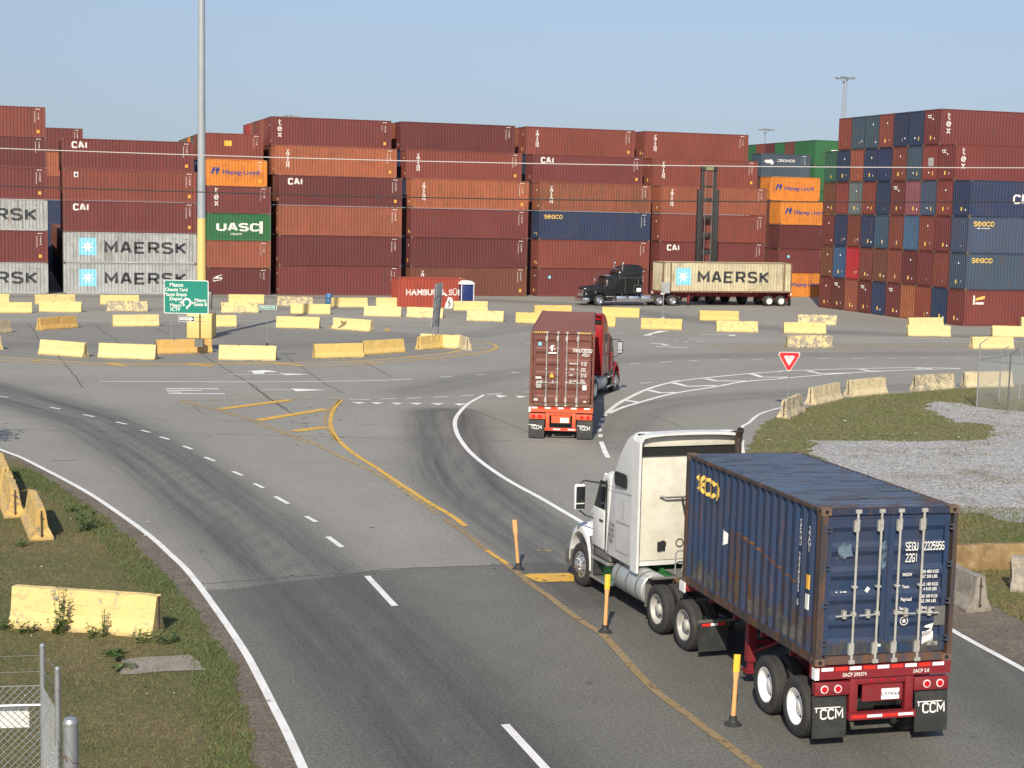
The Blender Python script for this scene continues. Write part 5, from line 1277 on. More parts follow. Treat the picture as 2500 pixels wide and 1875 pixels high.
        # mirror
        mr = MB(); mx, my = P['wt'] + .45, s * (W + .30); mr.box(mx - .05, mx + .07, my - .13, my + .13, 1.92 + P['mz'], 2.52 + P['mz']); mi = mr.build('mirror', P.get('mirror', pt), o, .05, seg=3)
        mg = MB(); mg.box(mx - .056, mx - .049, my - .105, my + .105, 2.10 + P['mz'], 2.47 + P['mz']); mg.box(mx - .056, mx - .049, my - .105, my + .105, 1.96 + P['mz'], 2.07 + P['mz']); mg.build('mirror_glass', P.get('mglass', M['glass']), mi)
        ar = MB(); ar.tube([(mx + .02, my, 2.52 + P['mz']), (mx, my - s * .1, 2.60 + P['mz']), (P['wt'], s * (W - .05), 2.60 + P['mz'])], .018, 8); ar.tube([(mx + .02, my, 1.92 + P['mz']), (mx, my - s * .15, 1.80 + P['mz']), (c1 - .3, s * (W - .08), 1.72 + P['mz'])], .018, 8); ar.build('mirror_arm', M['black_plastic'], mi)
    # hood and front fenders
    hd = MB(); hz = P['hood']; hw = P.get('hw', .72); secs = []
    for x, w_, z in ((c1 - .12, hw + .20, hz), (c1 + .35 * (nose - c1), hw + .06, hz - .07), (c1 + .7 * (nose - c1), hw, hz - .17), (nose - .10, hw - .03, hz - .27), (nose, hw - .08, hz - .37)): secs.append(rsec(x, w_, .75, z, .20, .03))
    hd.loft(secs); hood = hd.build('hood', pt, o, .02)
    gr = MB(); gr.box(nose + .002, nose + .05, -hw + .16, hw - .16, .85, hz - .5); gri = gr.build('grille', M['chrome'] if P.get('classic') else M['black_plastic'], hood, .01)
    for s in (-1, 1):
        fd = MB(); R0, R1 = .58, .66; secs = []; n = 12
        for i in range(n + 1):
            a_ = math.radians(P.get('f0', -5) + (185 - P.get('f0', -5)) * i / n); x = st + R0 * 1.06 * math.cos(a_); z = .56 + R0 * 1.22 * math.sin(a_); x2 = st + (R0 + .04) * 1.06 * math.cos(a_); z2 = .60 + (R0 + .12) * 1.28 * math.sin(a_)
            yo, yi = s * 1.225, s * (hw - .08); secs.append([(x, yi, z), (x, yo, z), (x2, yo - s * .02, z2 - .05), (x2, yo - s * .14, z2), (x2, yi, z2 + .04)])
        fd.loft(secs); fnd = fd.build('fender', pt, o, .02)
        hl = MB(); hl.box(nose - .25, nose - .10, min(s * (hw + .02), s * 1.10), max(s * (hw + .02), s * 1.10), .98, 1.20); hl.build('headlight', M['chrome'], fnd, .03)
        fl = MB(); fl.box(st - .82, st - .76, min(s * .70, s * 1.18), max(s * .70, s * 1.18), .45, 1.10); fl.build('splash_guard', M['rubber_flap'], fnd)
    bp = MB(); bp.box(nose - .04, nose + .16, -1.16, 1.16, .34, .76); bp.box(nose - .45, nose - .04, 1.10, 1.20, .34, .76); bp.box(nose - .45, nose - .04, -1.20, -1.10, .34, .76); bp.build('bumper', P.get('bumper', M['shroud']), o, .04)
    # steps and tanks
    for s in (-1, 1):
        x0, x1 = c1 - 1.05, c1 - .02
        sp = MB(); sp.box(x0, x1, min(s * .98, s * 1.20), max(s * .98, s * 1.20), .36, .42); sp.box(x0 - .02, x1 - .05, min(s * 1.0, s * 1.20), max(s * 1.0, s * 1.20), .82, .89); sp.build('steps', M['alloy'], o, .01)
        sk = MB(); sk.box(x0 + .15, x1 + .02, min(s * .62, s * .96), max(s * .62, s * .96), .36, .88); sk.build('step_box', M['green_frame'] if P.get('green') else trim, o, .03)
        fsk = MB(); fsk.prism([(c1 + .10, 1.28), (c1 - .06, 1.28), (c1 - .22, .95), (c1 - .10, .38), (c1 - .02, .36), (c1 - .02, .95)], min(s * .92, s * 1.19), max(s * .92, s * 1.19)); fsk.build('fender_skirt', M['shroud'] if not P.get('skirt') else pt, o, .03)
        vs = MB(); vs.prism([(c1 + .02, .92), (c1 - .15, 1.16), (c1 - 1.05, 1.15), (c1 - 1.1, .92)], min(s * .9, s * 1.17), max(s * .9, s * 1.17)); vs.build('step_fairing', M['shroud'] if not P.get('skirt') else pt, o, .02)
        tx0, tx1 = P['tank']
        tk = MB(); tk.cyl((tx0, s * .87, .70), (tx1, s * .87, .70), .35, n=32); tank = tk.build('fuel_tank', P.get('tankmat', M['tank']), o, .03)
        bd = MB()
        for x in np.linspace(tx0 + .28, tx1 - .28, 3):
            bd.cyl((x - .03, s * .87, .70), (x + .03, s * .87, .70), .357, n=32)
        bd.build('tank_strap', M['shroud'], tank)
        if P.get('skirt'):
            k = MB()
            for i in range(3): q0 = 1.95 + i * (c1 - 1.15 - 1.95) / 3; k.box(q0, q0 + (c1 - 1.15 - 1.95) / 3 - .05, min(s * 1.16, s * 1.235), max(s * 1.16, s * 1.235), .48, .92)
            k.box(1.9, c1 - .2, min(s * 1.16, s * 1.24), max(s * 1.16, s * 1.24), .38, .43); k.build('chrome_skirt', M['chrome'], o, .015)
        # rear fender plates and flaps
        if P.get('qf'):
            qf = MB(); x0 = P['dr'] + .20; qf.loft([[(x0 + .36, s * .60, .42), (x0 + .36, s * 1.21, .42), (x0 + .38, s * 1.21, .42), (x0 + .38, s * .60, .42)], [(x0 + .34, s * .60, .90), (x0 + .34, s * 1.21, .90), (x0 + .36, s * 1.21, .90), (x0 + .36, s * .60, .90)], [(x0 + .22, s * .60, 1.05), (x0 + .22, s * 1.21, 1.05), (x0 + .23, s * 1.21, 1.07), (x0 + .23, s * .60, 1.07)], [(x0 - .02, s * .60, 1.08), (x0 - .02, s * 1.21, 1.08), (x0 - .02, s * 1.21, 1.10), (x0 - .02, s * .60, 1.10)]]); qf.build('quarter_fender', M['shroud'], o)
        mf = MB(); mf.box(-.74, -.727, min(s * .60, s * 1.22), max(s * .60, s * 1.22), .16, .74); flap = mf.build('mud_flap', M['rubber_flap'], o)
        hb = MB(); hb.box(-.76, -.71, min(s * .45, s * 1.24), max(s * .45, s * 1.24), .74, .79)
        t1, t2 = MB(), MB(); t1.box(-.747, -.742, min(s * .66, s * .82), max(s * .66, s * .82), .67, .72); t1.box(-.747, -.742, min(s * .98, s * 1.16), max(s * .98, s * 1.16), .67, .72); t2.box(-.747, -.742, min(s * .825, s * .975), max(s * .825, s * .975), .67, .72)
        multi('flap_hanger', [(hb, M['shroud']), (t1, M['tape_red']), (t2, M['tape_white'])], flap)
    for s in P['stacks']:
        sk = MB(); xs_ = P['stackx']; sk.cyl((xs_, s * 1.02, 1.0), (xs_, s * 1.02, P['stackz'] - .1), .075, n=16); sk.cyl((xs_, s * 1.02, P['stackz'] - .1), (xs_ - .10, s * 1.02, P['stackz'] + .06), .075, n=16)
        if P.get('classic'): sk.cyl((xs_, s * 1.02, 1.3), (xs_, s * 1.02, 2.6), .11, n=16)
        sk.build('exhaust_stack', P.get('stackmat', M['stack_dark']), o, smooth=True)
        ck = MB(); ck.cyl((xs_ - .09, s * 1.02, P['stackz'] + .052), (xs_ - .105, s * 1.02, P['stackz'] + .068), .06, n=14); ck.build('stack_opening', M['dark'], o)
    return o

def lettering_on(parent, items, mat, plane):
    for s, x, z, size, sx in items:
        sh = text_bm(s, size, .02, 'CENTER', sx)
        me = bpy.data.meshes.new('lettering'); me.from_pydata([plane(x, z, a, b) for a, b in sh[0]], [], sh[1]); me.materials.append(mat); link('lettering', me, parent)

# --- near truck, blue container
A_Y = 1.8264; A_L = (6.176, 25.069, 0)
chA = chassis('container_chassis', 'dark red container chassis with white wheels under the near blue container', A_L, A_Y, 6.1, 1.388, M['chassis_red'], [.74, 1.96], 3.55, 'A', nose=6.08)
lettering_on(chA, [('SACP 290374', .52, 1.235, .085, .9), ('SACP 3.0', -.68, 1.235, .085, .9)], M['white_letter'], lambda x, z, a, b: (-.0145, x - a, z + b))
BLUE_A = (.0080, .0310, .082)
cA = container('dark blue rust-streaked short container with yellow lettering on the near truck', (0, 0, 0), 0, L20, LO, BLUE_A, .42, [], None)
loaded(cA, A_L, A_Y, 0, 1.388, L20, -.006, .006)
for c in cA.children:
    if c.name.startswith('frame'): c['rust'] = .85; c.color = (.034, .034, .036, 1)
    if c.name.startswith('roof'): c['rust'] = .42; c.color = (.046, .078, .130, 1)
side = [c for c in cA.children if c.name.startswith('side_panel')][0]
link('lettering', decal_mesh('seacoA', block('seaco', .42, 1.0, .84, 1.1, 'CENTER'), L20, 1.13, 2.17, M['yellow_letter'], lift=.016), side)
link('sticker', decal_mesh('triA', shape([(-.12, -.16), (.14, .0), (-.12, .16)]), L20, 2.1, 1.30, M['white_letter']), side)
link('markings', decal_mesh('numA', text_bm('S\nE\nG\nU\n \n2\n3\n2\n5\n9\n5\n \n6', .155, .014, line=.72), L20, 5.28, 1.55, M['white_letter']), side)
link('markings', decal_mesh('numA2', text_bm('2\n2\nG\n1', .15, .014, line=.72), L20, 5.62, 2.0, M['white_letter']), side)
link('sticker', decal_mesh('oA', rect(-.05, -.12, .06, .12), L20, 5.62, 1.30, M['orange_decal']), side)
link('sticker', decal_mesh('wA', rect(-.06, -.14, .06, .12), L20, 5.62, .98, M['white_letter']), side)
door_leaves(cA, L20, LO, BLUE_A, rust=.3)
door_text(cA, L20, [('SEGU', 1.52, 1.93, .17, .50), ('232595', 1.845, 1.93, .17, .46), ('6', 2.17, 1.93, .17, .5), ('22G1', 1.52, 1.74, .17, .50),
    ('MGW', 1.49, 1.46, .075, .9), ('30 480 KGS', 1.85, 1.50, .075, .8), ('67 200 LBS', 1.85, 1.42, .075, .8), ('Tare', 1.49, 1.26, .075, .9), ('2 180 KGS', 1.88, 1.29, .075, .8), ('4 810 LBS', 1.88, 1.21, .075, .8),
    ('Payload', 1.48, 1.05, .08, .8), ('28 300 KGS', 1.85, 1.09, .075, .8), ('62 390 LBS', 1.85, 1.01, .075, .8), ('Seaco', 1.46, .90, .07, .9), ('SRL', 1.46, .83, .07, .9), ('Bridgetown,', 1.86, .90, .07, .8), ('Barbados', 1.86, .83, .07, .8),
    (joined(*[shape([(.075 * math.cos(t), .075 * math.sin(t)), (.075 * math.cos(t + .35), .075 * math.sin(t + .35)), (.06 * math.cos(t + .35), .06 * math.sin(t + .35)), (.06 * math.cos(t), .06 * math.sin(t))]) for t in np.arange(0, 6.3, .35)]), 1.56, .69, 1, 1), (star7(.045, 5, .5), 1.56, .69, 1, 1),
    (shape([(0, .07), (.16, .13), (.20, .31), (.05, .27), (.03, .24), (.16, .22), (0, .14)]), 1.90, .33, 1, 1), (rect(0, 0, .20, .24), 1.90, .26, 1, 1), (rect(0, 0, .07, .07), 2.12, .26, 1, 1), (shape([(-.05, 0), (0, .07), (.05, .03), (0, -.04)]), .87, 1.22, 1, 1), (rect(0, 0, .13, .045), 1.03, .28, 1, 1), (rect(0, 0, .03, .02), .31, 1.20, 1, 1), (rect(0, 0, .03, .02), .39, 1.20, 1, 1), (rect(0, 0, .06, .02), .44, 1.20, 1, 1)])
door_text(cA, L20, [(rect(0, 0, .20, .32), 2.10, .60, 1, 1)], M['grey_plate'] if 'grey_plate' in M else M['shroud'])
M['blue_scuff'] = paint_marking('blue_paint_patch', (.085, .15, .21), .50)
door_text(cA, L20, [(shape([(0, 0), (.06, .16), (.02, .30), (.14, .32), (.30, .36), (.28, .2), (.32, .1), (.20, .08), (.14, -.04)]), .27, 1.70, 1, 1), (shape([(0, 0), (.0, .40), (.05, .44), (.09, .3), (.08, .02), (.03, -.04)]), 1.10, 1.60, 1, 1), (rect(0, 0, .30, .085), .20, 2.49, 1, 1)], M['blue_scuff'])
PA = dict(paint=M['white_paint'], slb=2.62, slf=4.02, cowl=4.98, door=(4.10, 4.78), nose=6.45, ztop=3.98, zroof=2.88, steer=5.55, dr=1.29, slope=[(2.64, 4.0), (2.85, 3.98), (3.15, 3.86), (3.48, 3.58), (3.78, 3.20), (4.02, 2.96)],
          swin=(2.92, 3.62, 2.72, 3.03), wt=4.42, belt=2.02, mz=0.0, hood=1.98, tank=(2.05, 3.65), rim='drive', srim='steer', fairing=True, green=True, frame=M['green_frame'], qf=True, stacks=[-1], stackx=2.2, stackz=4.02, mirror=M['white_paint'])
tA_y = 1.9102; p_ = Vector((3.50, 30.53)); n_ = Vector((-math.sin(tA_y), math.cos(tA_y))); q_ = p_ - n_ * 1.21
trA = tractor('semi_truck', 'white sleeper cab truck pulling the near blue container', (q_.x, q_.y, 0), tA_y, PA, .05)
lettering_on(trA, [('Tri State', 3.72, 1.82, .11, .8), ('Trucking', 3.72, 1.70, .11, .8), ('US DOT', 3.72, 1.57, .11, .8), ('0630', 3.72, 1.45, .11, .8)], M['black_letter'], lambda x, z, a, b: (x - a, 1.226, z + b))
# rust runs, scrapes and casting holes of the near container
def stain_mat(name, col, wear, sc):
    t = NT(name); v = t.co(sc, rnd=False); f = t.ramp(t.noise(v, 1.0, 9, .72), wear - .07, wear + .10); tr = t.n('BsdfTransparent'); mx = t.n('MixShader')
    t.l(f, mx.inputs[0]); t.l(tr.outputs[0], mx.inputs[1]); t.l(t.b.outputs[0], mx.inputs[2]); t.l(mx.outputs[0], t.out.inputs[0]); t.fin(t.mix(t.noise(v, 2, 4), col, tuple(x * .55 for x in col)), .85); return t.m
rj0 = random.Random(5)
RS = stain_mat('rust_runs', (.13, .062, .028), .57, (7, 7, .9)); RD = stain_mat('road_dirt', (.10, .095, .085), .50, (2.5, 2.5, 1.6)); RL = stain_mat('rust_line', (.20, .085, .03), .46, (4, 4, 9)); RF = stain_mat('rust_flecks', (.11, .052, .028), .55, (5, 5, 3))
link('rust_stain', decal_mesh('rsA', rect(-1.75, -.62, 1.6, .50), L20, 3.9, 1.02, RS, proud=.0015), side); link('rust_stain', decal_mesh('rsA2', rect(-2.7, -.30, 2.7, .22), L20, 3.05, .52, RS, proud=.0025), side)
link('dirt_film', decal_mesh('rdA', shape([(-2.8, -.2), (2.8, -.2)] + [(2.8 - i * .16, .02 + .26 * rj0.random()) for i in range(36)]), L20, 3.05, .40, RD, proud=.003), side); link('rust_line', decal_mesh('rlA', shape([(-1.0, .03), (-.4, -.02), (.4, -.14), (1.5, -.30), (1.5, -.25), (.4, -.09), (-.4, .03), (-1.0, .07)]), L20, 3.6, 1.46, RL, proud=.0035), side)
rj_ = random.Random(6); door_text(cA, L20, [(shape([(0, 0), (2.1, 0)] + [(2.1 - i * .10, .10 + .20 * rj_.random()) for i in range(22)]), .17, .17, 1, 1)], RD)
hl_ = MB()
for yy in (.081, CW - .081):
    for zz in (.06, LO - .06): hl_.cyl((L20 + .004, yy, zz), (L20 + .010, yy, zz), .034, n=14)
for zz in (.06, LO - .06): hl_.cyl((L20 - .09, -.004, zz), (L20 - .09, -.010, zz), .034, n=14)
hl_.build('casting_holes', M['dark'], cA)
rp = MB(); rp.add([(L20 - .9, .1, LO - .012), (L20 - .03, .1, LO - .012), (L20 - .03, CW - .1, LO - .012), (L20 - .9, CW - .1, LO - .012)], [(0, 1, 2, 3)]); rp.build('roof_rust', stain_mat('roof_rust_patches', (.17, .10, .07), .52, (2.2, 1.1, 1)), cA)
rp = MB(); rp.add([(.1, .1, LO - .013), (L20 - .9, .1, LO - .013), (L20 - .9, CW - .1, LO - .013), (.1, CW - .1, LO - .013)], [(0, 1, 2, 3)]); rp.build('roof_wear', stain_mat('roof_wear_streaks', (.12, .14, .17), .57, (4.5, .8, 1)), cA)
# --- middle truck, brown container, red cab
B_Y = 1.5191; B_L = (.6639 + math.sin(B_Y) * 1.22 , 59.4071 - math.cos(B_Y) * 1.22, 0)
chB = chassis('container_chassis', 'orange container chassis with black flaps under the brown container', B_L, B_Y, 12.2, 1.244, M['chassis_orange'], [1.0, 2.25], 9.2, 'B', nose=12.2)
BRN_B = (.150, .045, .030)
cB = container('brown container with white door lettering carried by the red truck', (0, 0, 0), 0, LEN, FH, BRN_B, .12, [], None)
loaded(cB, B_L, B_Y, 0, 1.244, LEN, 0, 0)
door_leaves(cB, LEN, FH, BRN_B, rust=.15)
door_text(cB, LEN, [('TRHU', 1.60, 2.16, .17, .75), ('728382', 1.93, 2.16, .17, .62), ('45G1', 1.95, 2.0, .15, .75), ('MAX.GR.', 1.50, 1.66, .09, .9), ('32 500', 1.93, 1.69, .09, .9), ('71 650', 1.93, 1.61, .09, .9), ('TARE', 1.50, 1.44, .09, .9), ('3 850', 1.93, 1.47, .09, .9), ('8 490', 1.93, 1.39, .09, .9), ('NET', 1.50, 1.22, .09, .9), ('28 650', 1.93, 1.25, .09, .9), ('63 160', 1.93, 1.17, .09, .9), ('CU.CAP', 1.50, 1.0, .09, .9), ('76.4', 1.93, 1.04, .09, .9), ('2 700', 1.93, .96, .09, .9),
    (joined(shape([(0, .1), (.06, .24), (.2, .26), (.14, .16), (.14, .02), (.06, .02), (.07, .14)]), rect(-.04, -.08, .28, -.02), rect(.18, .08, .22, .14)), .72, 2.10, 1, 1), (rect(0, 0, .17, .20), 2.0, .66, 1, 1), (rect(0, 0, .22, .08), .22, 1.06, 1, 1), (rect(0, 0, .14, .08), .18, .22, 1, 1), (rect(0, 0, .1, .06), 2.06, .19, 1, 1)])
door_text(cB, LEN, [(rect(0, 0, .20, .28), .25, .70, 1, 1)], M['rim_grey'])
door_text(cB, LEN, [(shape([(0, 0), (.19, 0), (.095, .20)]), .74, 1.12, 1, 1)], M['orange_decal'])
door_text(cB, LEN, [(rect(0, 0, .12, .13), .30, 2.32, 1, 1)], M['sky_decal'])
hz = MB()
for y0 in (.16, CW - .58):
    for i in range(5): hz.add([(LEN + .008, y0 + i * .085, FH - .10), (LEN + .008, y0 + i * .085 + .04, FH - .10), (LEN + .008, y0 + i * .085 + .075, FH - .03), (LEN + .008, y0 + i * .085 + .035, FH - .03)], [(0, 1, 2, 3)])
hz.build('hazard_stripes', M['yellow_letter'], cB)
PB = dict(PA); PB.update(paint=M['red_paint'], green=False, frame=M['black_plastic'], stacks=[], rim='trailer', fairing=True, slope=[(2.64, 3.95), (3.0, 3.95), (3.4, 3.75), (3.8, 3.40), (4.02, 3.15)], zroof=2.95, mirror=M['black_plastic'], swin=(3.0, 3.6, 2.55, 2.95), qf=False, skirt=False, mglass=M['mirror_grey'], back=M['red_paint'])
tB_y = 1.283; dB = Vector((math.cos(tB_y), math.sin(tB_y))); nB = Vector((-dB.y, dB.x)); q_ = Vector((3.85, 71.95)) - dB * 1.29 + nB * 1.21
trB = tractor('semi_truck', 'red sleeper cab truck turning right ahead of the brown container', (q_.x, q_.y, 0), tB_y, PB, -.12)
# --- far truck, cream container, black cab
C_Y = -2.8120; C_p = Vector((14.84, 149.13)); dC = Vector((math.cos(C_Y), math.sin(C_Y))); nC = Vector((-dC.y, dC.x))
q_ = C_p - dC * .22 - nC * 1.2
PC = dict(PA); PC.update(paint=M['black_paint'], green=False, frame=M['black_plastic'], stacks=[-1, 1], stackmat=M['chrome'], stackx=5.15, stackz=3.98, rim='chrome', srim='chrome', classic=True, fairing=False, slb=3.15, slf=5.6, cowl=6.95, door=(5.68, 6.5), nose=8.9, steer=7.45, dr=1.36, zroof=2.92,
          slope=[(3.17, 3.62), (3.35, 3.76), (3.7, 3.86), (4.3, 3.84), (4.9, 3.62), (5.3, 3.36), (5.6, 3.12)], swin=None, wt=6.45, belt=1.95, hood=1.98, hw=.82, tank=(2.2, 5.0), skirt=True, bumper=M['chrome'], tankmat=M['chrome'], mirror=M['chrome'], qf=False, mz=-.05)
trC = tractor('semi_truck', 'black sleeper cab truck with chrome skirts and stacks before the container wall', (q_.x, q_.y, 0), C_Y, PC)
vz = MB(); vz.box(6.40, 6.85, -1.1, 1.1, 2.78, 2.90); vz.build('sun_visor', M['chrome'], trC, .02)
pn = MB(); pn.box(3.3, 3.75, 1.225, 1.232, 1.35, 1.68); pn.build('white_panel', M['tape_white'], trC)
chL = 13.716
o_c = Vector((q_.x, q_.y)) + dC * (1.10 - chL)
chC = chassis('container_chassis', 'dark long container chassis behind the black truck', (o_c.x, o_c.y, 0), C_Y, chL, 1.28, M['chassis_red'], [1.05, 2.35], chL - 2.9, 'B', nose=chL)
cC = container('rusty cream container with black lettering on the far trailer', (0, 0, 0), 0, chL, FH, C_CREAM, .50, ['maersk'], None)
loaded(cC, (o_c.x, o_c.y, 0), C_Y, 0, 1.28, chL)
for c in cC.children:
    if c.name.startswith('frame'): c['rust'] = 1.2; c.color = (.34, .27, .19, 1)
# ------------------------------------------------------------------ concrete barriers
M['dark_joint'] = plain('dark_joint', (.06, .05, .04), .9, 0, .3)
BP = [(0, 0), (0, .075), (.135, .33), (.205, .80), (.215, .815), (.395, .815), (.405, .80), (.475, .33), (.61, .075), (.61, 0)]
_bm = {}
def barrier_mesh(L, seed, rough=1.0):
    k = (round(L, 2), seed, rough)
    if k in _bm: return _bm[k]
    rs = random.Random(seed); mb = MB(); secs = []; n = 14
    for i in range(n + 1):
        x = L * i / n; e = 1 if i in (0, n) else 0; pr = []
        for j, (y, z) in enumerate(BP):
            a = .006 * rough; dy = rs.uniform(-a, a); dz = rs.uniform(-a, a)
            if j in (1, 8) and rs.random() < .25 * rough: dz -= rs.uniform(0, .05)
            if j in (4, 5) and e and rs.random() < .6 * rough: dz -= rs.uniform(.01, .06)
            if j in (3, 4) and not e and rs.random() < .12 * rough: dz -= rs.uniform(.01, .04); dy += .02
            if j in (0, 9): dz = 0.0 if rs.random() > .25 else .018
            pr.append((x + rs.uniform(-.006, .006) * (1 if e else 0) + (rs.uniform(0, .05) * rough * (1 if i == 0 else -1) if e and j in (1, 2, 7, 8) and rs.random() < .3 else 0), y + dy, max(z + dz, 0)))
        secs.append(pr)
    mb.loft(secs)
    s = MB()
    for x0, x1 in ((-.008, .03), (L - .03, L + .008)): s.box(x0, x1, .285, .325, .10, .78)
    lp = MB()
    for xx, sg in ((0, -1), (L, 1)):
        for z in (.18, .62): lp.tube([(xx, .27, z), (xx + sg * .045, .28, z - .01), (xx + sg * .05, .33, z - .01), (xx, .34, z)], .009, 6)
    body = multi_mesh('barrier_body', [(mb, M['barrier']), (s, M['dark_joint']), (lp, M['rusty'])])
    _bm[k] = body; return _bm[k]
Y1 = (.66, .505, .20); Y2 = (.67, .53, .24); Y3 = (.56, .34, .095); TAN = (.34, .29, .19); GREYC = (.28, .26, .23); Y4 = (.62, .43, .13); Y5 = (.56, .475, .29)  # Y3 is the yellow darkened for barriers turned from the sun
def barrier(label, a, b, color=Y1, wear=.25, seed=0, L=None, group='yellow concrete barriers', centre=False, z=0.0):
    a = Vector(a); b = Vector(b); d = b - a; L = L or min(max(d.length, 2.9), 3.3); ang = math.atan2(d.y, d.x)
    if centre: n = Vector((-math.sin(ang), math.cos(ang))); a = a - n * .305
    body = barrier_mesh(3.1 if L is None else round(L, 1), seed % 7, 1.0 if wear < .6 else 1.8)
    o = link('concrete_barrier', body, None, color); o.location = (a.x, a.y, z); o.rotation_euler = (0, 0, ang); tag(o, label, 'barrier', group)
    c = o; c['wear'] = min(1.0, float(wear) + .12)
    return o
def bar(v, x0, y0, x1, y1, label, color=Y1, wear=.25, seed=0): return barrier(label, at(v, x0, y0).xy, at(v, x1, y1).xy, color, wear, seed)
FAR = [
 ('1', -230, 195, 75, 195, 'plain far yellow barrier cut by the left edge, rear row', Y1, .3), ('1', 275, 200, 580, 197, 'yellow barrier with black scrapes, rear row, left', Y1, .5), ('1', 300, 258, 628, 262, 'clean yellow barrier in front of the black-scraped one', Y1, .15), ('1', -80, 265, 252, 266, 'yellow barrier with a thin crack near the left edge', Y1, .2),
 ('1', 775, 203, 1070, 203, 'yellow barrier behind the battered one left of the green sign', Y1, .3), ('1', 820, 253, 1138, 256, 'badly battered flaking yellow barrier left of the green sign', Y2, .85), ('1', 1765, 195, 2045, 197, 'yellow barrier behind the mottled one right of the green sign', Y1, .35), ('1', 1705, 263, 1995, 264, 'mottled yellow barrier with dark left end, right of the green sign', Y2, .6),
 ('2', 240, 212, 515, 214, 'heavily stained barrier behind the street name sign', Y2, .95), ('2', 345, 272, 650, 278, 'yellow barrier crossed by the lamp pole shadow, front one', Y1, .1), ('2', 665, 222, 940, 222, 'yellow barrier beside the blue drum', Y1, .35), ('2', 1010, 220, 1285, 220, 'yellow barrier with faint scratches left of the red container', Y2, .4),
 ('2', 908, 290, 1200, 297, 'pale yellow barrier with orange foot stain below the red container', Y2, .4), ('2', 1238, 298, 1520, 308, 'scribbled pale barrier behind the tall narrow sign', Y2, .55), ('2', 1605, 248, 1865, 250, 'chipped yellow barrier in front of the portable toilet', Y1, .4), ('2', 1702, 325, 1975, 333, 'yellow barrier with broken foot below the portable toilet', Y2, .5),
 ('2', 2082, 343, 2380, 350, 'yellow barrier left of the red truck, half hidden by the brown container', Y4, .3), ('3', 25, 330, 355, 330, 'yellow barrier just behind the roof of the brown container', Y4, .2), ('3', 380, 425, 745, 437, 'short visible yellow barrier right of the red truck cab', Y4, .45), ('3', 625, 345, 957, 355, 'bright yellow barrier below the black truck', Y4, .3),
 ('3', 975, 455, 1345, 465, 'yellow barrier carrying a thin sign post', Y4, .5), ('3', 1507, 378, 1855, 383, 'yellow barrier below the middle of the far trailer', Y4, .35), ('3', 1655, 478, 2035, 487, 'chipped yellow barrier in front, below the far trailer wheels', Y1, .6), ('4', 465, 165, 768, 175, 'graffiti stained whitish barrier nearest the big right stack', Y2, .95),
 ('4', 363, 233, 690, 238, 'cracked yellow barrier in the middle of the three staggered ones', Y1, .45), ('4', 392, 345, 747, 345, 'peeling whitish barrier on the dirt median', Y2, 1.0), ('4', 1332, 192, 1632, 190, 'yellow barrier at the foot of the big right stack', Y2, .35), ('4', 1320, 255, 1655, 260, 'pale yellow barrier in front of the one at the right stack', Y2, .35),
 ('4', 1970, 258, 2280, 265, 'yellow barrier at the right edge by the maroon container', Y2, .4), ('4', 1825, 355, 2140, 352, 'pale yellow barrier behind the wire fence at the right', Y2, .35), ('4', 2198, 185, 2500, 190, 'sliver of a yellow barrier at the very right edge', Y2, .3),
 ('1', 290, 583, 640, 612, 'near yellow ring barrier turned to the right, left of the blank one', Y2, .25), ('1', 752, 612, 1190, 628, 'near yellow ring barrier with shattered right end', Y2, .3), ('1', 1215, 585, 1650, 573, 'orange yellow barrier carrying the green sign posts', Y3, .25), ('1', 1685, 627, 2130, 635, 'near yellow ring barrier with the street name post', Y2, .35),
 ('2', 540, 618, 910, 608, 'orange yellow ring barrier with bolt holes in its left end', Y4, .15), ('2', 935, 590, 1232, 570, 'orange yellow ring barrier angled away, right of the bolted one', Y4, .12), ('2', 1365, 553, 1540, 535, 'short-looking yellow barrier under the tall narrow sign', Y4, .2),
 ('1', 325, 400, 630, 378, 'orange yellow far ring barrier turned to the left', Y3, .2), ('1', 875, 372, 1235, 368, 'far ring barrier with broken right foot', Y2, .35), ('1', 1460, 372, 1825, 373, 'far ring barrier behind the lamp pole base', Y1, .25), ('2', 232, 380, 565, 388, 'far ring barrier right of the street name post', Y1, .2), ('2', 660, 390, 970, 412, 'far ring barrier with a brown bird-shaped stain', Y2, .3)]
for i, (v, x0, y0, x1, y1, lab, c, w) in enumerate(FAR):
    ob = bar(v, x0, y0, x1, y1, lab, c, w, i)
    if 'bird' in lab:
        st = MB(); st.add([(.75 + x, .128 + z * .0 - .012 + max(0, z - .33) * .15 + (z - .33 if z < .33 else 0) * .53, z) for x, z in ((-.25, .15), (.05, .35), (-.05, .66), (.22, .55), (.5, .68), (.42, .38), (.2, .22), (.0, .12))], [tuple(range(8))]); st.build('stain', plain('brown_stain', (.22, .15, .08), .9, 0, .5), ob)
barrier('tan barrier seen on its shaded side at the left edge of the ring', at('1', -215, 440).xy, at('1', 95, 418).xy, (.36, .31, .21), .3, 3)  # the tan is yellow with the shade of the turned-away face painted in
barrier('near yellow barrier with lifting bars in its right end, left edge', at('1', -255, 520).xy, at('1', 70, 572).xy, Y2, .25, 5)
barrier('upright notched yellow barrier behind the short-looking one', (-5.9, 98.6), (-3.2, 97.6), Y2, .3, 2)
barrier('grey yellow barrier end at the tip of the island', (-3.9, 99.2), (-3.1, 96.4), (.48, .42, .28), .5, 4)
GB = 'weathered barriers along the right verge'
barrier('rusty ended yellow barrier seen end-on below the yield sign', (11.69, 67.0), (12.85, 69.7), Y5, .75, 1, centre=True, group=GB)
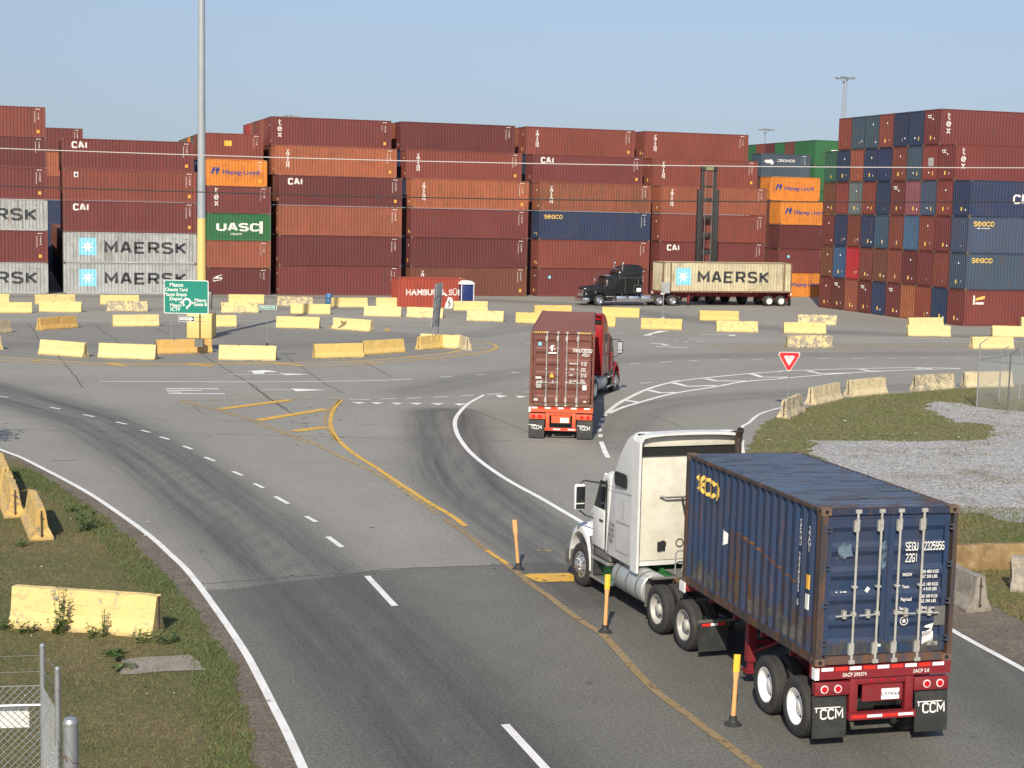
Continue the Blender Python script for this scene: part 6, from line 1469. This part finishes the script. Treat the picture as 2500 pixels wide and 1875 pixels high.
for a, b, lab, c in [((4, 610, 793), (815, 745), 'yellow barrier on the verge, first right of the yield sign', Y5), ((4, 895, 728), (1165, 700), 'yellow barrier on the verge, second right of the yield sign', Y5), ((4, 1400, 685), (1670, 665), 'peeling yellow barrier on the verge, third right of the yield sign', Y5), ((4, 1770, 655), (2057, 650), 'yellow barrier behind the corner of the wire fence', Y5)]:
    barrier(lab, at('4', a[1], a[2]).xy, at('4', *b).xy, c, .5 if 'peeling' not in lab else .8, len(lab), group=GB)
GL = 'barriers in the left grass'
d_ = Vector((-1.0, 2.55)).normalized()
for i, (p, lab) in enumerate([((-11.87, 39.30), 'yellow barrier with peeling grey flank, nearest of the three in the left grass'), ((-13.43, 42.1), 'yellow grey-topped barrier, middle of the three in the left grass'), ((-14.75, 45.4), 'yellow barrier farthest of the three in the left grass')]):
    p = Vector(p); barrier(lab, p, p + d_ * 3.1, (.60, .40, .12), .62, i, L=3.1, centre=True, group=GL)
barrier('single yellow barrier overgrown with weeds in the foreground grass', at('5', 38, 948).xy, at('5', 785, 1000).xy, (.66, .50, .20), .50, 6, L=3.1, group=GL)
GR = 'bare concrete barriers on the right'
barrier('bare grey concrete barrier end just right of the near container', (10.46, 34.10), (9.66, 37.05), GREYC, .9, 2, L=3.1, group=GR, centre=True)
barrier('bare stained concrete barrier cut by the right edge', (11.75, 36.1), (14.7, 35.2), (.34, .30, .24), .9, 5, L=3.1, group=GR)
wl = MB(); wl.box(0, 14, 0, .25, 0, .66)
wall_t = NT('weathered_wall'); v_ = wall_t.co((1, 1, 1), False); vs_ = wall_t.co((2.2, 2.2, .9), False)
c_ = wall_t.mix(wall_t.ramp(wall_t.noise(vs_, 1, 6, .7), .35, .65), (.30, .20, .09), (.17, .11, .05)); c_ = wall_t.mix(wall_t.mul(wall_t.ramp(wall_t.noise(v_, 3, 6), .5, .7), .5), c_, (.45, .36, .2))
wall_t.fin(c_, .9)
w_o = wl.build('low_wall', wall_t.m, None, .02); w_o.location = (10.4, 37.95, 0); w_o.rotation_euler = (0, 0, .20)
tag(w_o, 'low rust-stained concrete wall behind the grey barriers at the right', 'wall')

for loc, h, r, n, sd_, lab in [((-11.15, 40.6), .75, .5, 160, 3, 'leafy green bush beside the nearest of three left barriers'), ((-12.2, 43.2), .4, .3, 60, 6, 'small weed between the left barriers'), ((-8.88, 30.72), .95, .22, 120, 5, 'tall leafy weed climbing the front of the foreground barrier'), ((-8.98, 30.60), .55, .25, 90, 4, 'shorter pale weed at the same spot of the foreground barrier'), ((-8.02, 30.55), .70, .12, 46, 7, 'thin weed near the middle of the foreground barrier'), ((-8.2, 30.45), .35, .2, 50, 8, 'low weed at the foot of the foreground barrier'), ((-9.6, 30.7), .28, .3, 60, 9, 'low leafy weed by the left foot of the foreground barrier'), ((-7.1, 30.2), .30, .35, 70, 10, 'weed tuft at the right foot of the foreground barrier'), ((-7.35, 29.1), .18, .45, 120, 11, 'low green weed patch left of the concrete pad'), ((-7.1, 28.4), .15, .3, 70, 12, 'small weed patch below the concrete pad'), ((-6.6, 30.1), .32, .3, 60, 13, 'weeds between barrier and pad'), ((-12.2, 38.6), .25, .35, 60, 14, 'low weed in front of the nearest left barrier'), ((-10.2, 30.9), .25, .3, 50, 15, 'low dark weed left of the foreground barrier')]:
    weed(lab, loc, h, r, n, sd_)

# ------------------------------------------------------------------ lamp pole, towers
bx = (-20.22, 101.75)
lp = thing('lamp_pole', 'very tall grey and yellow lamp pole standing on a yellow block', 'lamp pole', (bx[0], bx[1], 0))
b = MB(); secs = []
for z, r in ((0, .86), (1.58, .86), (1.63, .83)): secs.append([(r * 1.08 * math.cos(t), r * 1.08 * math.sin(t), z) for t in [math.pi / 8 + i * math.pi / 4 for i in range(8)]])
b.loft([[(-.80, -.78, z), (.82, -.78, z), (.82, .78, z), (-.80, .78, z)] for z in (0, 1.60)]); b.build('concrete_base', M['pole_yellow'], lp, .06)
b = MB(); b.cyl((0, 0, 1.6), (0, 0, 7.7), .31, .27, 28); b.build('painted_shaft', M['pole_yellow'], lp, smooth=True)
b = MB(); b.cyl((0, 0, 7.7), (0, 0, 30), .27, .17, 28); b.build('shaft', M['pole_grey'], lp, smooth=True)
b = MB(); b.cyl((0, 0, 1.6), (0, 0, 1.66), .42, n=20); b.build('base_plate', M['galv'], lp)
bxx = MB(); bxx.box(.3, .75, -.55, -.2, 1.9, 3.0); bxx.build('control_box', M['shroud'], lp, .02)
hd = MB(); hd.cyl((0, 0, 29.6), (0, 0, 29.9), 1.0, n=20); hd.build('lamp_head', M['galv'], lp)
def tower(label, x, y, z):
    o = thing('light_tower', label, 'light tower', (x, y, 0), .2); p = MB()
    p.cyl((-.22, 0, 0), (-.22, 0, z - .5), .20, .12, 10); p.cyl((.26, 0, 0), (.26, 0, z - .5), .14, .08, 10) if 'double' in label else None
    p.build('mast', M['galv'], o); r = MB()
    r.box(-1.6, 1.6, -.06, .06, z - .55, z - .46); r.box(-1.0, -.9, -1.2, 1.2, z - .58, z - .5); r.box(.9, 1.0, -1.2, 1.2, z - .58, z - .5); r.tube([(-.22, 0, z - 1.4), (-.9, 0, z - .55)], .04); r.tube([(-.22, 0, z - 1.4), (.7, 0, z - .55)], .04); r.build('crown_ring', M['galv'], o)
    for k, (a, c) in enumerate(((-1.6, 0), (-.9, -1.1), (-.9, 1.1), (0, -.6), (.9, -1.1), (.9, 1.1), (1.6, 0))):
        l = MB(); l.box(a - .34, a + .34, c - .22, c + .22, z - .46, z - .30); l.build('floodlight', M['shroud'] if k % 2 else M['galv'], o)
    for c_ in o.children: c_.matrix_parent_inverse.identity()
    return o
tower('double light tower rising behind the left end of the big right stack', 55.6, 272, 32.8)
tower('light tower head between lift mast and big right stack', 52.5, 336, 27.3)
tower('small light tower head peeping over the wall near the lamp pole', -47.0, 330, 27.6)

# ------------------------------------------------------------------ signs
def post(o, x, y, z0, z1, mat, r=.03): b = MB(); b.cyl((x, y, z0), (x, y, z1), r, n=8); return b.build('post', mat, o)
sg = thing('guide_sign', 'large green guide sign with white arrows and place names on two posts', 'road sign', (-18.95, 90.75, 0), .0)
post(sg, -.82, 0, .80, 3.2, M['galv'], .035); post(sg, .83, 0, .80, 3.2, M['rusty'], .05)
for x in (-.82, .83): b = MB(); b.box(x - .24, x + .24, -.36, .02, .42, .86); b.build('post_bracket', M['shroud'], sg)
def rrect(w, h, r, n=4):
    pts = []
    for cx, cz, a0 in ((w - r, h - r, 0), (-w + r, h - r, 90), (-w + r, -h + r, 180), (w - r, -h + r, 270)):
        for k in range(n + 1): a = math.radians(a0 + 90 * k / n); pts.append((cx + r * math.cos(a), cz + r * math.sin(a)))
    return pts
def plate(parent, name, cx, cz, w, h, y, mat, r=.05, th=.01): b = MB(); b.prism([(cx + x, cz + z) for x, z in rrect(w, h, r)], y, y + th); return b.build(name, mat, parent)
pn = plate(sg, 'sign_panel', .05, 3.27, 1.29, .97, -.075, M['white_letter'], .10); plate(pn, 'green_field', .05, 3.27, 1.245, .925, -.080, M['sign_green'], .08, .004)
def sign_text(parent, items, y, mat):
    for s, x, z, size, sx, al in items:
        sh = text_bm(s, size, .022, al, sx) if isinstance(s, str) else s
        me = bpy.data.meshes.new('lettering'); me.from_pydata([(x + a, y, z + b_) for a, b_ in sh[0]], [], sh[1]); me.materials.append(mat); link('lettering', me, parent)
def arc(r0, r1, a0, a1, n=26):
    p = [(r1 * math.cos(math.radians(a0 + (a1 - a0) * i / n)), r1 * math.sin(math.radians(a0 + (a1 - a0) * i / n))) for i in range(n + 1)]; q = [(r0 * math.cos(math.radians(a0 + (a1 - a0) * i / n)), r0 * math.sin(math.radians(a0 + (a1 - a0) * i / n))) for i in range(n + 1)]
    return (p + q, [(i, i + 1, n + 2 + i, n + 1 + i) for i in range(n)])
SX, SZ = -1.24, 4.24
def gz(x, y): return (SX + (x - 80) * .002435, SZ - (y - 150) * .002455)
cx, cz = gz(622, 680)
arr = joined(arc(.165, .27, -72, 232), shape([(-.02 + .0, -.20), (.09, -.16), (.06, -.36), (-.0, -.37), (-.03, -.3)]), shape([(-.24, .09), (-.44, .0), (-.24, -.09)]), shape([(.24, .09), (.44, .0), (.24, -.09)]))
sign_text(pn, [('Mason', gz(380, 0)[0], gz(0, 268)[1], .30, 1, 'CENTER'), ('Chassis Yard', gz(375, 0)[0], gz(0, 380)[1], .27, .93, 'CENTER'), ('Mason Empty', gz(355, 0)[0], gz(0, 492)[1], .27, .90, 'CENTER'), ('Depot', gz(365, 0)[0], gz(0, 595)[1], .28, 1, 'CENTER'), ('Mason', gz(362, 0)[0], gz(0, 745)[1], .27, .95, 'CENTER'), ('ICTF', gz(352, 0)[0], gz(0, 845)[1], .28, 1, 'CENTER'), ('Mason', gz(945, 0)[0], gz(0, 618)[1], .27, .95, 'CENTER'), ('Gate 8', gz(945, 0)[0], gz(0, 715)[1], .28, 1, 'CENTER'), (arr, cx, cz, 1, 1, '')], -.0815, M['white_letter'])
ow = thing('one_way_sign', 'small black and white one way arrow sign below the green sign', 'road sign', (-18.95, 90.75, 0))
for z in (2.12, 1.88): b = MB(); b.box(-.45, 1.12, -.09, -.075, z - .015, z + .015); b.build('cross_bar', M['shroud'], ow)
pw = plate(ow, 'sign_panel', .08, 2.01, .47, .165, -.12, M['white_letter'], .03); plate(pw, 'black_field', .08, 2.01, .445, .14, -.125, M['black_letter'], .02, .003)
sign_text(pw, [(shape([(-.40, -.085), (.20, -.085), (.20, -.125), (.42, .0), (.20, .125), (.20, .085), (-.40, .085)]), .08, 2.01, 1, 1, '')], -.1265, M['white_letter']); sign_text(pw, [('ONE WAY', .02, 2.01, .13, .8, 'CENTER')], -.128, M['black_letter'])
st_p = at('1', 2100, 560).xy
sn = thing('street_name_sign', 'small green street name sign on a slim post on a near barrier', 'road sign', (-13.75, 87.75, 0)); post(sn, 0, 0, .8, 2.95, M['galv'], .022); b = MB(); b.cyl((0, 0, .8), (0, 0, .98), .05, n=10); b.build('post_socket', M['black_plastic'], sn)
pp = plate(sn, 'sign_panel', .02, 2.95, .50, .115, -.02, M['white_letter'], .03); plate(pp, 'green_field', .02, 2.95, .475, .095, -.025, M['sign_green'], .02, .003); sign_text(pp, [('MASON DR', .02, 2.95, .17, .95, 'CENTER')], -.0265, M['white_letter'])
# tall narrow sign turned edge-on
ts_ = thing('tall_sign', 'tall sign turned nearly edge-on, seen as a leaning grey strip on two posts', 'road sign', (-4.95, 98.4, .0), math.radians(77)); ts_.matrix_world = Matrix.Translation((-4.95, 98.4, 0)) @ Matrix.Rotation(math.radians(4.3), 4, 'Y') @ Matrix.Rotation(math.radians(82), 4, 'Z')
for y in (.0,): pass
post(ts_, -.9, 0, .75, 4.0, M['galv'], .035); post(ts_, .9, 0, .75, 4.0, M['galv'], .035)
plate(ts_, 'sign_panel', 0, 2.65, 1.25, 1.38, .04, M['sign_back'], .08, .012); b = MB(); 
for z in (1.6, 2.4, 3.2): b.box(-1.2, 1.2, .0, .038, z - .03, z + .03)
b.build('back_rail', M['galv'], ts_)
ys = thing('yield_sign', 'red and white triangular yield sign on a thin post', 'road sign', (12.42, 70.4, 0)); post(ys, 0, 0, 0, 2.3, M['galv'], .03)
def tri_(r, y, mat, name, par, cz=2.27):
    b = MB(); pts = []
    for a in (150, 30, 270):
        for k in (-1, 0, 1): aa = math.radians(a - k * 8); pts.append((r * (1.0 - (.035 if k else -.0)) * math.cos(aa), cz + r * (1.0 - (.035 if k else 0)) * math.sin(aa)))
    b.prism(pts, y, y + .006); return b.build(name, mat, par)
tp = tri_(.545, -.045, M['white_letter'], 'sign_panel', ys, 2.27); tri_(.505, -.0515, M['sign_red'], 'red_field', tp, 2.27); tri_(.255, -.058, M['white_letter'], 'white_field', tp, 2.275); sign_text(tp, [('YIELD', 0, 2.345, .10, .9, 'CENTER')], -.0595, M['sign_red'])
ps = thing('small_sign', 'thin post with a small pale sign seen from behind, on a yellow barrier', 'road sign', (11.25, 118.4, 0)); post(ps, 0, 0, .8, 3.2, M['galv'], .035); b = MB(); b.box(-.12, .12, -.06, .06, .8, .95); b.build('post_socket', M['galv'], ps); plate(ps, 'sign_panel', .16, 3.15, .30, .42, .04, M['galv'], .04)

# ------------------------------------------------------------------ delineator posts
for i, (p, lean, mat, lab) in enumerate([((.254, 37.32), (-.10, -.05), 'post_faded', 'faded orange flexible post, farthest of the three along the yellow line'), ((2.033, 31.73), (.02, .0), 'post_yellow', 'yellow flexible post beside the white truck tank, middle of the three'), ((3.885, 25.98), (.03, .02), 'post_yellow', 'yellow flexible post nearest the camera beside the trailer wheels')]):
    o = thing('delineator_post', lab, 'post', (p[0], p[1], 0), 0, 'flexible posts along the yellow line')
    b = MB(); b.lathe([(0, .0), (.0, .15), (.02, .15), (.06, .09), (.09, .07), (.16, .06), (.16, 0)], (0, 0, 0), 20); b.v = [(x, z, y) for x, y, z in b.v]; b.build('rubber_base', M['rubber_flap'], o)
    b = MB(); H_ = 1.22; secs = []
    for z, w_, t_ in ((.12, .055, .03), (.75, .05, .035), (.92, .075, .02), (1.22, .078, .012)):
        dx, dy = lean[0] * z, lean[1] * z; secs.append([(dx + w_ * .72 * math.cos(a), dy + t_ * math.sin(a) + .0, z) for a in [j * math.pi / 5 for j in range(10)]])
    b.loft(secs[:3]); b.build('post', M['post_faded'] if True else None, o, smooth=True)
    b = MB(); b.loft([[(x * 1.0, y, z) for x, y, z in s_] for s_ in secs[2:]]); b.build('upper_blade', M[mat], o, smooth=True)

# ------------------------------------------------------------------ fences
def link_mat(name, sc, wire, col):
    t = NT(name); tc = t.n('TexCoord'); sx = t.n('SeparateXYZ'); t.l(tc.outputs['Object'], sx.inputs[0])
    def saw(sgn):
        a = t.mul(t.mul(sx.outputs[2], sgn), sx.outputs[0], 'ADD'); a = t.mul(a, sc); m1 = t.mul(a, 1.0, 'FRACT'); d = t.mul(t.mul(m1, -.5, 'ADD'), 1.0, 'ABSOLUTE'); return t.mul(d, .5 - wire, 'GREATER_THAN')
    f = t.mul(saw(1.0), saw(-1.0), 'MAXIMUM'); tr = t.n('BsdfTransparent'); mx = t.n('MixShader'); t.l(f, mx.inputs[0]); t.l(tr.outputs[0], mx.inputs[1]); t.l(t.b.outputs[0], mx.inputs[2]); t.l(mx.outputs[0], t.out.inputs[0])
    t.fin(col, .5, .3); return t.m
M['mesh_far'] = link_mat('fence_mesh_far', 11.0, .06, (.42, .44, .43))
def fence(name, label, pts, h, arm=None, mesh=None, post_r=.035, rails=True, barb=True):
    o = thing(name, label, 'fence', (pts[0][0], pts[0][1], 0)); O_ = Vector(pts[0])
    for i, p in enumerate(pts):
        q = Vector(p) - O_; b = MB(); hh = h[i] if isinstance(h, list) else h; b.cyl((q.x, q.y, 0), (q.x, q.y, hh), post_r, n=10); po = b.build('fence_post', M['galv'], o)
        c = MB(); c.cyl((q.x, q.y, hh), (q.x, q.y, hh + .03), post_r * 1.2, post_r * .6, 10); c.build('post_cap', M['galv'], po)
        if arm: c = MB(); c.cyl((q.x, q.y, hh - .02), (q.x + arm[0], q.y + arm[1], hh + .30), .02, n=6); c.build('barb_arm', M['galv'], po)
    for i in range(len(pts) - 1):
        a = Vector(pts[i]) - O_; c = Vector(pts[i + 1]) - O_; d = c - a; L = d.length; hh = (h[i] if isinstance(h, list) else h)
        if mesh:
            b = MB(); b.add([(0, 0, .05), (L, 0, .05), (L, 0, mesh), (0, 0, mesh)], [(0, 1, 2, 3)]); f = b.build('wire_mesh', M['mesh_far'], o); f.location = (a.x, a.y, 0); f.rotation_euler = (0, 0, math.atan2(d.y, d.x))
        if rails: b = MB(); b.cyl((a.x, a.y, mesh or h), (c.x, c.y, mesh or h), .022, n=8); b.build('top_rail', M['galv'], o)
    return o
fence('chain_link_fence', 'grey chain link fence corner on the gravel at the right edge', [(22.75, 71.62), (21.70, 72.90), (23.48, 75.34), (24.73, 76.2), (30, 79.5)], [2.6, 2.95, 2.4, 2.6, 2.6], (.28, -.20), 2.2)
f2 = fence('chain_link_fence', 'grey chain link fence running off the right edge beside the corner one', [(22.75, 71.62), (27.0, 67.5), (31, 63.5)], 2.6, (.28, -.20), 2.2); f2.children[0].hide_render = False

# near fence at the lower left, real wires
D0 = 17.8
nf = thing('chain_link_fence', 'near chain link fence with barbed wire and a blank white sign, lower left corner', 'fence', (0, 0, 0))
A_ = at('S', 103, 1572, dist=18.6); B_ = at('S', 140, 1628, dist=17.6); C_ = at('S', 153, 1668, dist=16.6)
def fpost(p, r, ztop, cap=True):
    b = MB(); b.cyl((p.x, p.y, 0), (p.x, p.y, ztop), r, n=20); po = b.build('fence_post', M['galv'], nf, smooth=True); c = MB(); c.cyl((p.x, p.y, ztop), (p.x, p.y, ztop + r * .7), r * 1.12, r * .55, 20); c.build('post_cap', M['galv'], po)
fpost(A_, .033, A_.z - .02); fpost(B_, .033, B_.z - .02)
def wires_between(a, b, z0, z1, cell=.062, r=.0032, name='wire_mesh'):
    a = Vector((a.x, a.y)); b = Vector((b.x, b.y)); d = b - a; L = d.length; u = d / L; mb = MB(); Hh = z1 - z0; s = cell * 1.414
    def clip(x0, sg):
        # line x = x0 + sg*(z-z0)
        zs = []
        lo, hi = 0, Hh
        if sg > 0: lo = max(lo, -x0); hi = min(hi, L - x0)
        else: lo = max(lo, x0 - L); hi = min(hi, x0)
        if hi - lo > .01: return lo, hi
    k = -Hh
    while k < L + Hh:
        for sg in (1, -1):
            c = clip(k, sg)
            if c:
                p0 = a + u * (k + sg * c[0]); p1 = a + u * (k + sg * c[1]); mb.cyl((p0.x, p0.y, z0 + c[0]), (p1.x, p1.y, z0 + c[1]), r, n=4, caps=False)
        k += s
    return mb.build(name, M['galv'], nf)
left_end = A_ + Vector((-3.2, -.5, 0))
zm = A_.z - .52
wires_between(left_end, A_, .3, zm); wires_between(A_, B_, .3, zm, .062); 
Bn = B_ + Vector((.35, -2.2, 0)); wires_between(B_, Bn, .3, B_.z - .85)
b = MB(); b.cyl((left_end.x, left_end.y, zm), (A_.x, A_.y, zm), .006, n=6); b.cyl((left_end.x, left_end.y, A_.z - .76), (A_.x, A_.y, A_.z - .76), .021, n=8); b.build('fence_rail', M['galv'], nf)
b = MB()
for dz in (.14, .34): b.tube([(left_end.x, left_end.y, A_.z - dz - .05), (A_.x, A_.y, A_.z - dz), (B_.x, B_.y, B_.z - dz + .1), (Bn.x, Bn.y, B_.z - dz + .05)], .0026, 4)
b.build('barbed_wire', M['galv'], nf)
sp = at('S', 69, 1721, dist=18.65); s0 = at('S', -60, 1735, dist=18.9)
b = MB(); d = (Vector((sp.x, sp.y)) - Vector((A_.x - 3.2, A_.y - .5))).normalized(); e0 = Vector((sp.x, sp.y)) - d * .75
b.add([(e0.x, e0.y + .03, sp.z), (sp.x, sp.y + .03, sp.z), (sp.x, sp.y + .03, sp.z - .29), (e0.x, e0.y + .03, sp.z - .29), (e0.x, e0.y + .034, sp.z), (sp.x, sp.y + .034, sp.z), (sp.x, sp.y + .034, sp.z - .29), (e0.x, e0.y + .034, sp.z - .29)], [(0, 1, 2, 3), (7, 6, 5, 4), (0, 4, 5, 1), (1, 5, 6, 2), (2, 6, 7, 3)])
tag(b.build('blank_sign', M['white_letter'], None), 'blank white rectangular sign hanging behind the near fence mesh', 'sign')
bo = MB(); cp = at('S', 172, 1762, dist=16.8); bo.cyl((cp.x, cp.y, 0), (cp.x, cp.y, cp.z), .082, n=28)
gp_ = thing('gate_post', 'thick grey pipe post with a domed cap in the lower left foreground', 'post', (0, 0, 0)); bo.build('pipe', M['galv'], gp_, smooth=True)
bo = MB(); bo.cyl((cp.x, cp.y, cp.z - .03), (cp.x, cp.y, cp.z + .0), .088, n=28); bo.cyl((cp.x, cp.y, cp.z), (cp.x, cp.y, cp.z + .035), .086, .07, 28); bo.cyl((cp.x, cp.y, cp.z + .035), (cp.x, cp.y, cp.z + .055), .07, .03, 28); bo.build('cap', M['galv'], gp_, smooth=True)
b = MB(); b.tube([(cp.x - .085, cp.y - .05, cp.z - .40), (cp.x - .03, cp.y - .09, cp.z - .36), (cp.x + .05, cp.y - .085, cp.z - .44), (cp.x + .087, cp.y, cp.z - .47)], .004, 5); b.tube([(cp.x - .06, cp.y - .085, cp.z - .36), (cp.x - .01, cp.y - .09, cp.z - .43)], .004, 5); b.tube([(cp.x - .085, cp.y - .05, cp.z - .52), (cp.x, cp.y - .09, cp.z - .50), (cp.x + .087, cp.y, cp.z - .54)], .004, 5); b.build('barbed_wire', M['rusty'], gp_)
# off-picture sign frame whose shadow falls on the grass
# ------------------------------------------------------------------ cables
for (p0, p1, r, mat, lab) in [((at('S', -300, 351, dist=48)), at('S', 2800, 410, dist=48), .014, 'wire_white', 'pale overhead cable, upper of the two crossing the view'), ((at('S', -300, 443, dist=46)), at('S', 2800, 492, dist=46), .016, 'wire_black', 'black overhead cable, lower of the two crossing the view')]:
    b = MB(); n = 24; d = p1 - p0; p0 = p0 - d * .6; d = d * 2.2
    b.tube([p0 + d * (i / n) + Vector((0, 0, -.22 * math.sin(math.pi * min(max((i / n - .27) / .46, 0), 1)))) for i in range(n + 1)], r, 8)
    tag(b.build('overhead_cable', M[mat], None, smooth=True), lab, 'cable')

# ------------------------------------------------------------------ lift mast, toilet, drum, broken barrier
hx = thing('container_lift', 'tall black mast of a container lift truck standing behind the far trailer', 'lift truck', (19.35, 159.0, 0), math.radians(17.7))
m1 = MB()
for s in (-1, 1): m1.box(s * .95 - .17, s * .95 + .17, .0, .45, .5, 11.2)
for z in np.arange(1.2, 11.3, 1.75): m1.box(-.85, .85, .08, .3, z, z + .42)
m1.build('outer_mast', M['black_iron'], hx, .01)
m2 = MB()
for s in (-1, 1): m2.box(s * .70 - .13, s * .70 + .13, .05, .38, 1.0, 13.3)
m2.box(-.85, .85, .02, .42, 13.0, 13.6); m2.box(-.7, .7, .05, .35, 11.4, 11.6)
m2.build('inner_mast', M['black_iron'], hx, .01)
m3 = MB()
for s in (-1, 1): m3.cyl((s * .40, -.0, 1.2), (s * .40, -.0, 13.0), .035, n=8); m3.cyl((s * .32, .1, 1.2), (s * .32, .1, 12.9), .02, n=6)
m3.build('lift_chain', M['shroud'], hx)
m4 = MB(); m4.box(-.42, .42, -.0, .015, 13.12, 13.45); pl_ = m4.build('name_plate', plain('dull_yellow_plate', (.24, .23, .10), .6), hx)
m5 = MB(); m5.box(-1.6, 1.6, -5.5, -.6, .9, 2.2); m5.box(-.9, .9, -3.6, -1.6, 2.2, 3.6); m5.build('machine_body', M['black_iron'], hx, .05)
m6 = MB(); m6.box(-.85, .85, -3.55, -1.62, 2.9, 3.45); m6.build('cab_glass', M['glass'], hx)
for x in (-1.7, 1.7):
    for y in (-.9, -4.8): m = MB(); m.lathe([(-.3, .3), (-.3, .7), (-.25, .78), (.25, .78), (.3, .7), (.3, .3)], (0, 0, 0), 24); m.v = [(yy + x, xx + y, zz + .78) for xx, yy, zz in m.v]; m.build('wheel', M['rubber'], hx)
pt = thing('portable_toilet', 'dark blue portable toilet with a domed white roof beside the red container', 'portable toilet', (-4.35, 139.9, 0), math.radians(24))
b = MB(); b.box(-.56, .56, -.56, .56, .1, 2.05); cabn = b.build('cabin', M['toilet_blue'], pt, .02)
b = MB()
for x in (-.58, .58):
    for y in (-.58, .58): b.box(x - .035, x + .035, y - .035, y + .035, 0, 2.08)
b.build('corner_posts', M['white_letter'], pt)
b = MB(); b.box(-.40, .40, -.575, -.562, .2, 1.95); b.build('door', M['toilet_blue'], pt, .01); b = MB(); b.box(-.38, .38, -.58, -.576, 1.05, 1.07); b.build('door_trim', M['black_plastic'], pt)
b = MB(); secs = [[(-w_, -w_, z), (w_, -w_, z), (w_, w_, z), (-w_, w_, z)] for z, w_ in ((2.05, .66), (2.14, .66), (2.28, .56), (2.38, .38), (2.42, .15))]; b.loft(secs); b.build('roof', M['white_letter'], pt, .02)
b = MB(); b.cyl((-.35, .35, 2.2), (-.35, .35, 2.62), .05, n=10); b.build('vent_pipe', M['white_letter'], pt)
dp = at('2', 642, 208).xy
dr = thing('drum', 'faded blue drum at the left end of a far barrier', 'drum', (dp.x, dp.y, 0)); b = MB(); b.lathe([(0, 0), (0, .30), (.03, .32), (.35, .31), (.37, .325), (.40, .31), (.70, .31), (.72, .325), (.75, .31), (1.02, .32), (1.05, .30), (1.05, 0)], (0, 0, 0), 24); b.v = [(x, z, y) for x, y, z in b.v]; b.build('drum_body', M['drum_blue'], dr, smooth=True)
bp_ = at('2', 1590, 232).xy
wb = thing('plastic_barrier', 'broken white plastic barrier by the portable toilet', 'barrier', (bp_.x - .3, bp_.y, 0), .3); b = MB(); b.prism([(-.35, 0), (.4, 0), (.38, .5), (.30, .95), (-.05, 1.0), (-.10, .7), (-.25, .45)], -.18, .18); b.build('shell', M['white_letter'], wb, .03); b = MB(); b.prism([(-.05, .15), (.15, .4), (.0, .6), (.12, .8), (.05, .82), (-.12, .55), (.04, .38), (-.12, .2)], -.19, -.182); b.build('crack', M['black_plastic'], wb)
# leaves and litter on the road and verge
lt = MB(); rs = random.Random(9)
for k in range(40):
    c = at('5', rs.uniform(100, 1200), rs.uniform(250, 1600)); a = rs.random() * 6.28; q = rs.uniform(.01, .03); lt.add([(c.x + q * math.cos(a + t), c.y + q * math.sin(a + t), .05 + .01 * (t > 2)) for t in (0, 1.4, 3.1, 4.6)], [(0, 1, 2, 3)])
for k in range(26):
    c = at('4', rs.uniform(150, 1900), rs.uniform(860, 1200)); a = rs.random() * 6.28; q = rs.uniform(.03, .09); lt.add([(c.x + q * math.cos(a + t), c.y + q * math.sin(a + t), .06 + .01 * (t > 2)) for t in (0, 1.4, 3.1, 4.6)], [(0, 1, 2, 3)])
tag(lt.build('litter', M['white_letter'], None), kind='stuff')

# ------------------------------------------------------------------ tree beside the road, left of the picture: its shadow falls on the lane
tr = thing('roadside_tree', 'leafy young tree standing left of the road', 'tree', (-21.8, 49.5, 0)); b = MB(); b.cyl((0, 0, 0), (.1, .1, 2.4), .16, .10, 12)
rs = random.Random(12)
limbs = []
for k in range(9):
    a = k * .7 + rs.random() * .4; e = Vector((math.cos(a) * 1.5, math.sin(a) * 1.5, 3.6 + rs.random() * 2.2)); b.cyl((.1, .1, 1.9 + .06 * k), e, .06, .02, 8); limbs.append(e)
b.build('trunk', plain('bark', (.10, .075, .05), .9), tr)
lf = MB()
for k in range(4200):
    c = rs.choice(limbs) + Vector((rs.gauss(0, .62), rs.gauss(0, .62), rs.gauss(0, .55))); a = rs.random() * 6.28; q = .09 + .08 * rs.random(); n = Vector((rs.uniform(-1, 1), rs.uniform(-1, 1), rs.uniform(.1, 1))).normalized(); u = n.orthogonal().normalized(); w = n.cross(u)
    u2 = u * math.cos(a) + w * math.sin(a); w2 = n.cross(u2); lf.add([c - u2 * q, c + w2 * q * .5, c + u2 * q, c - w2 * q * .5], [(0, 1, 2, 3)])
lf.build('crown', W1, tr)
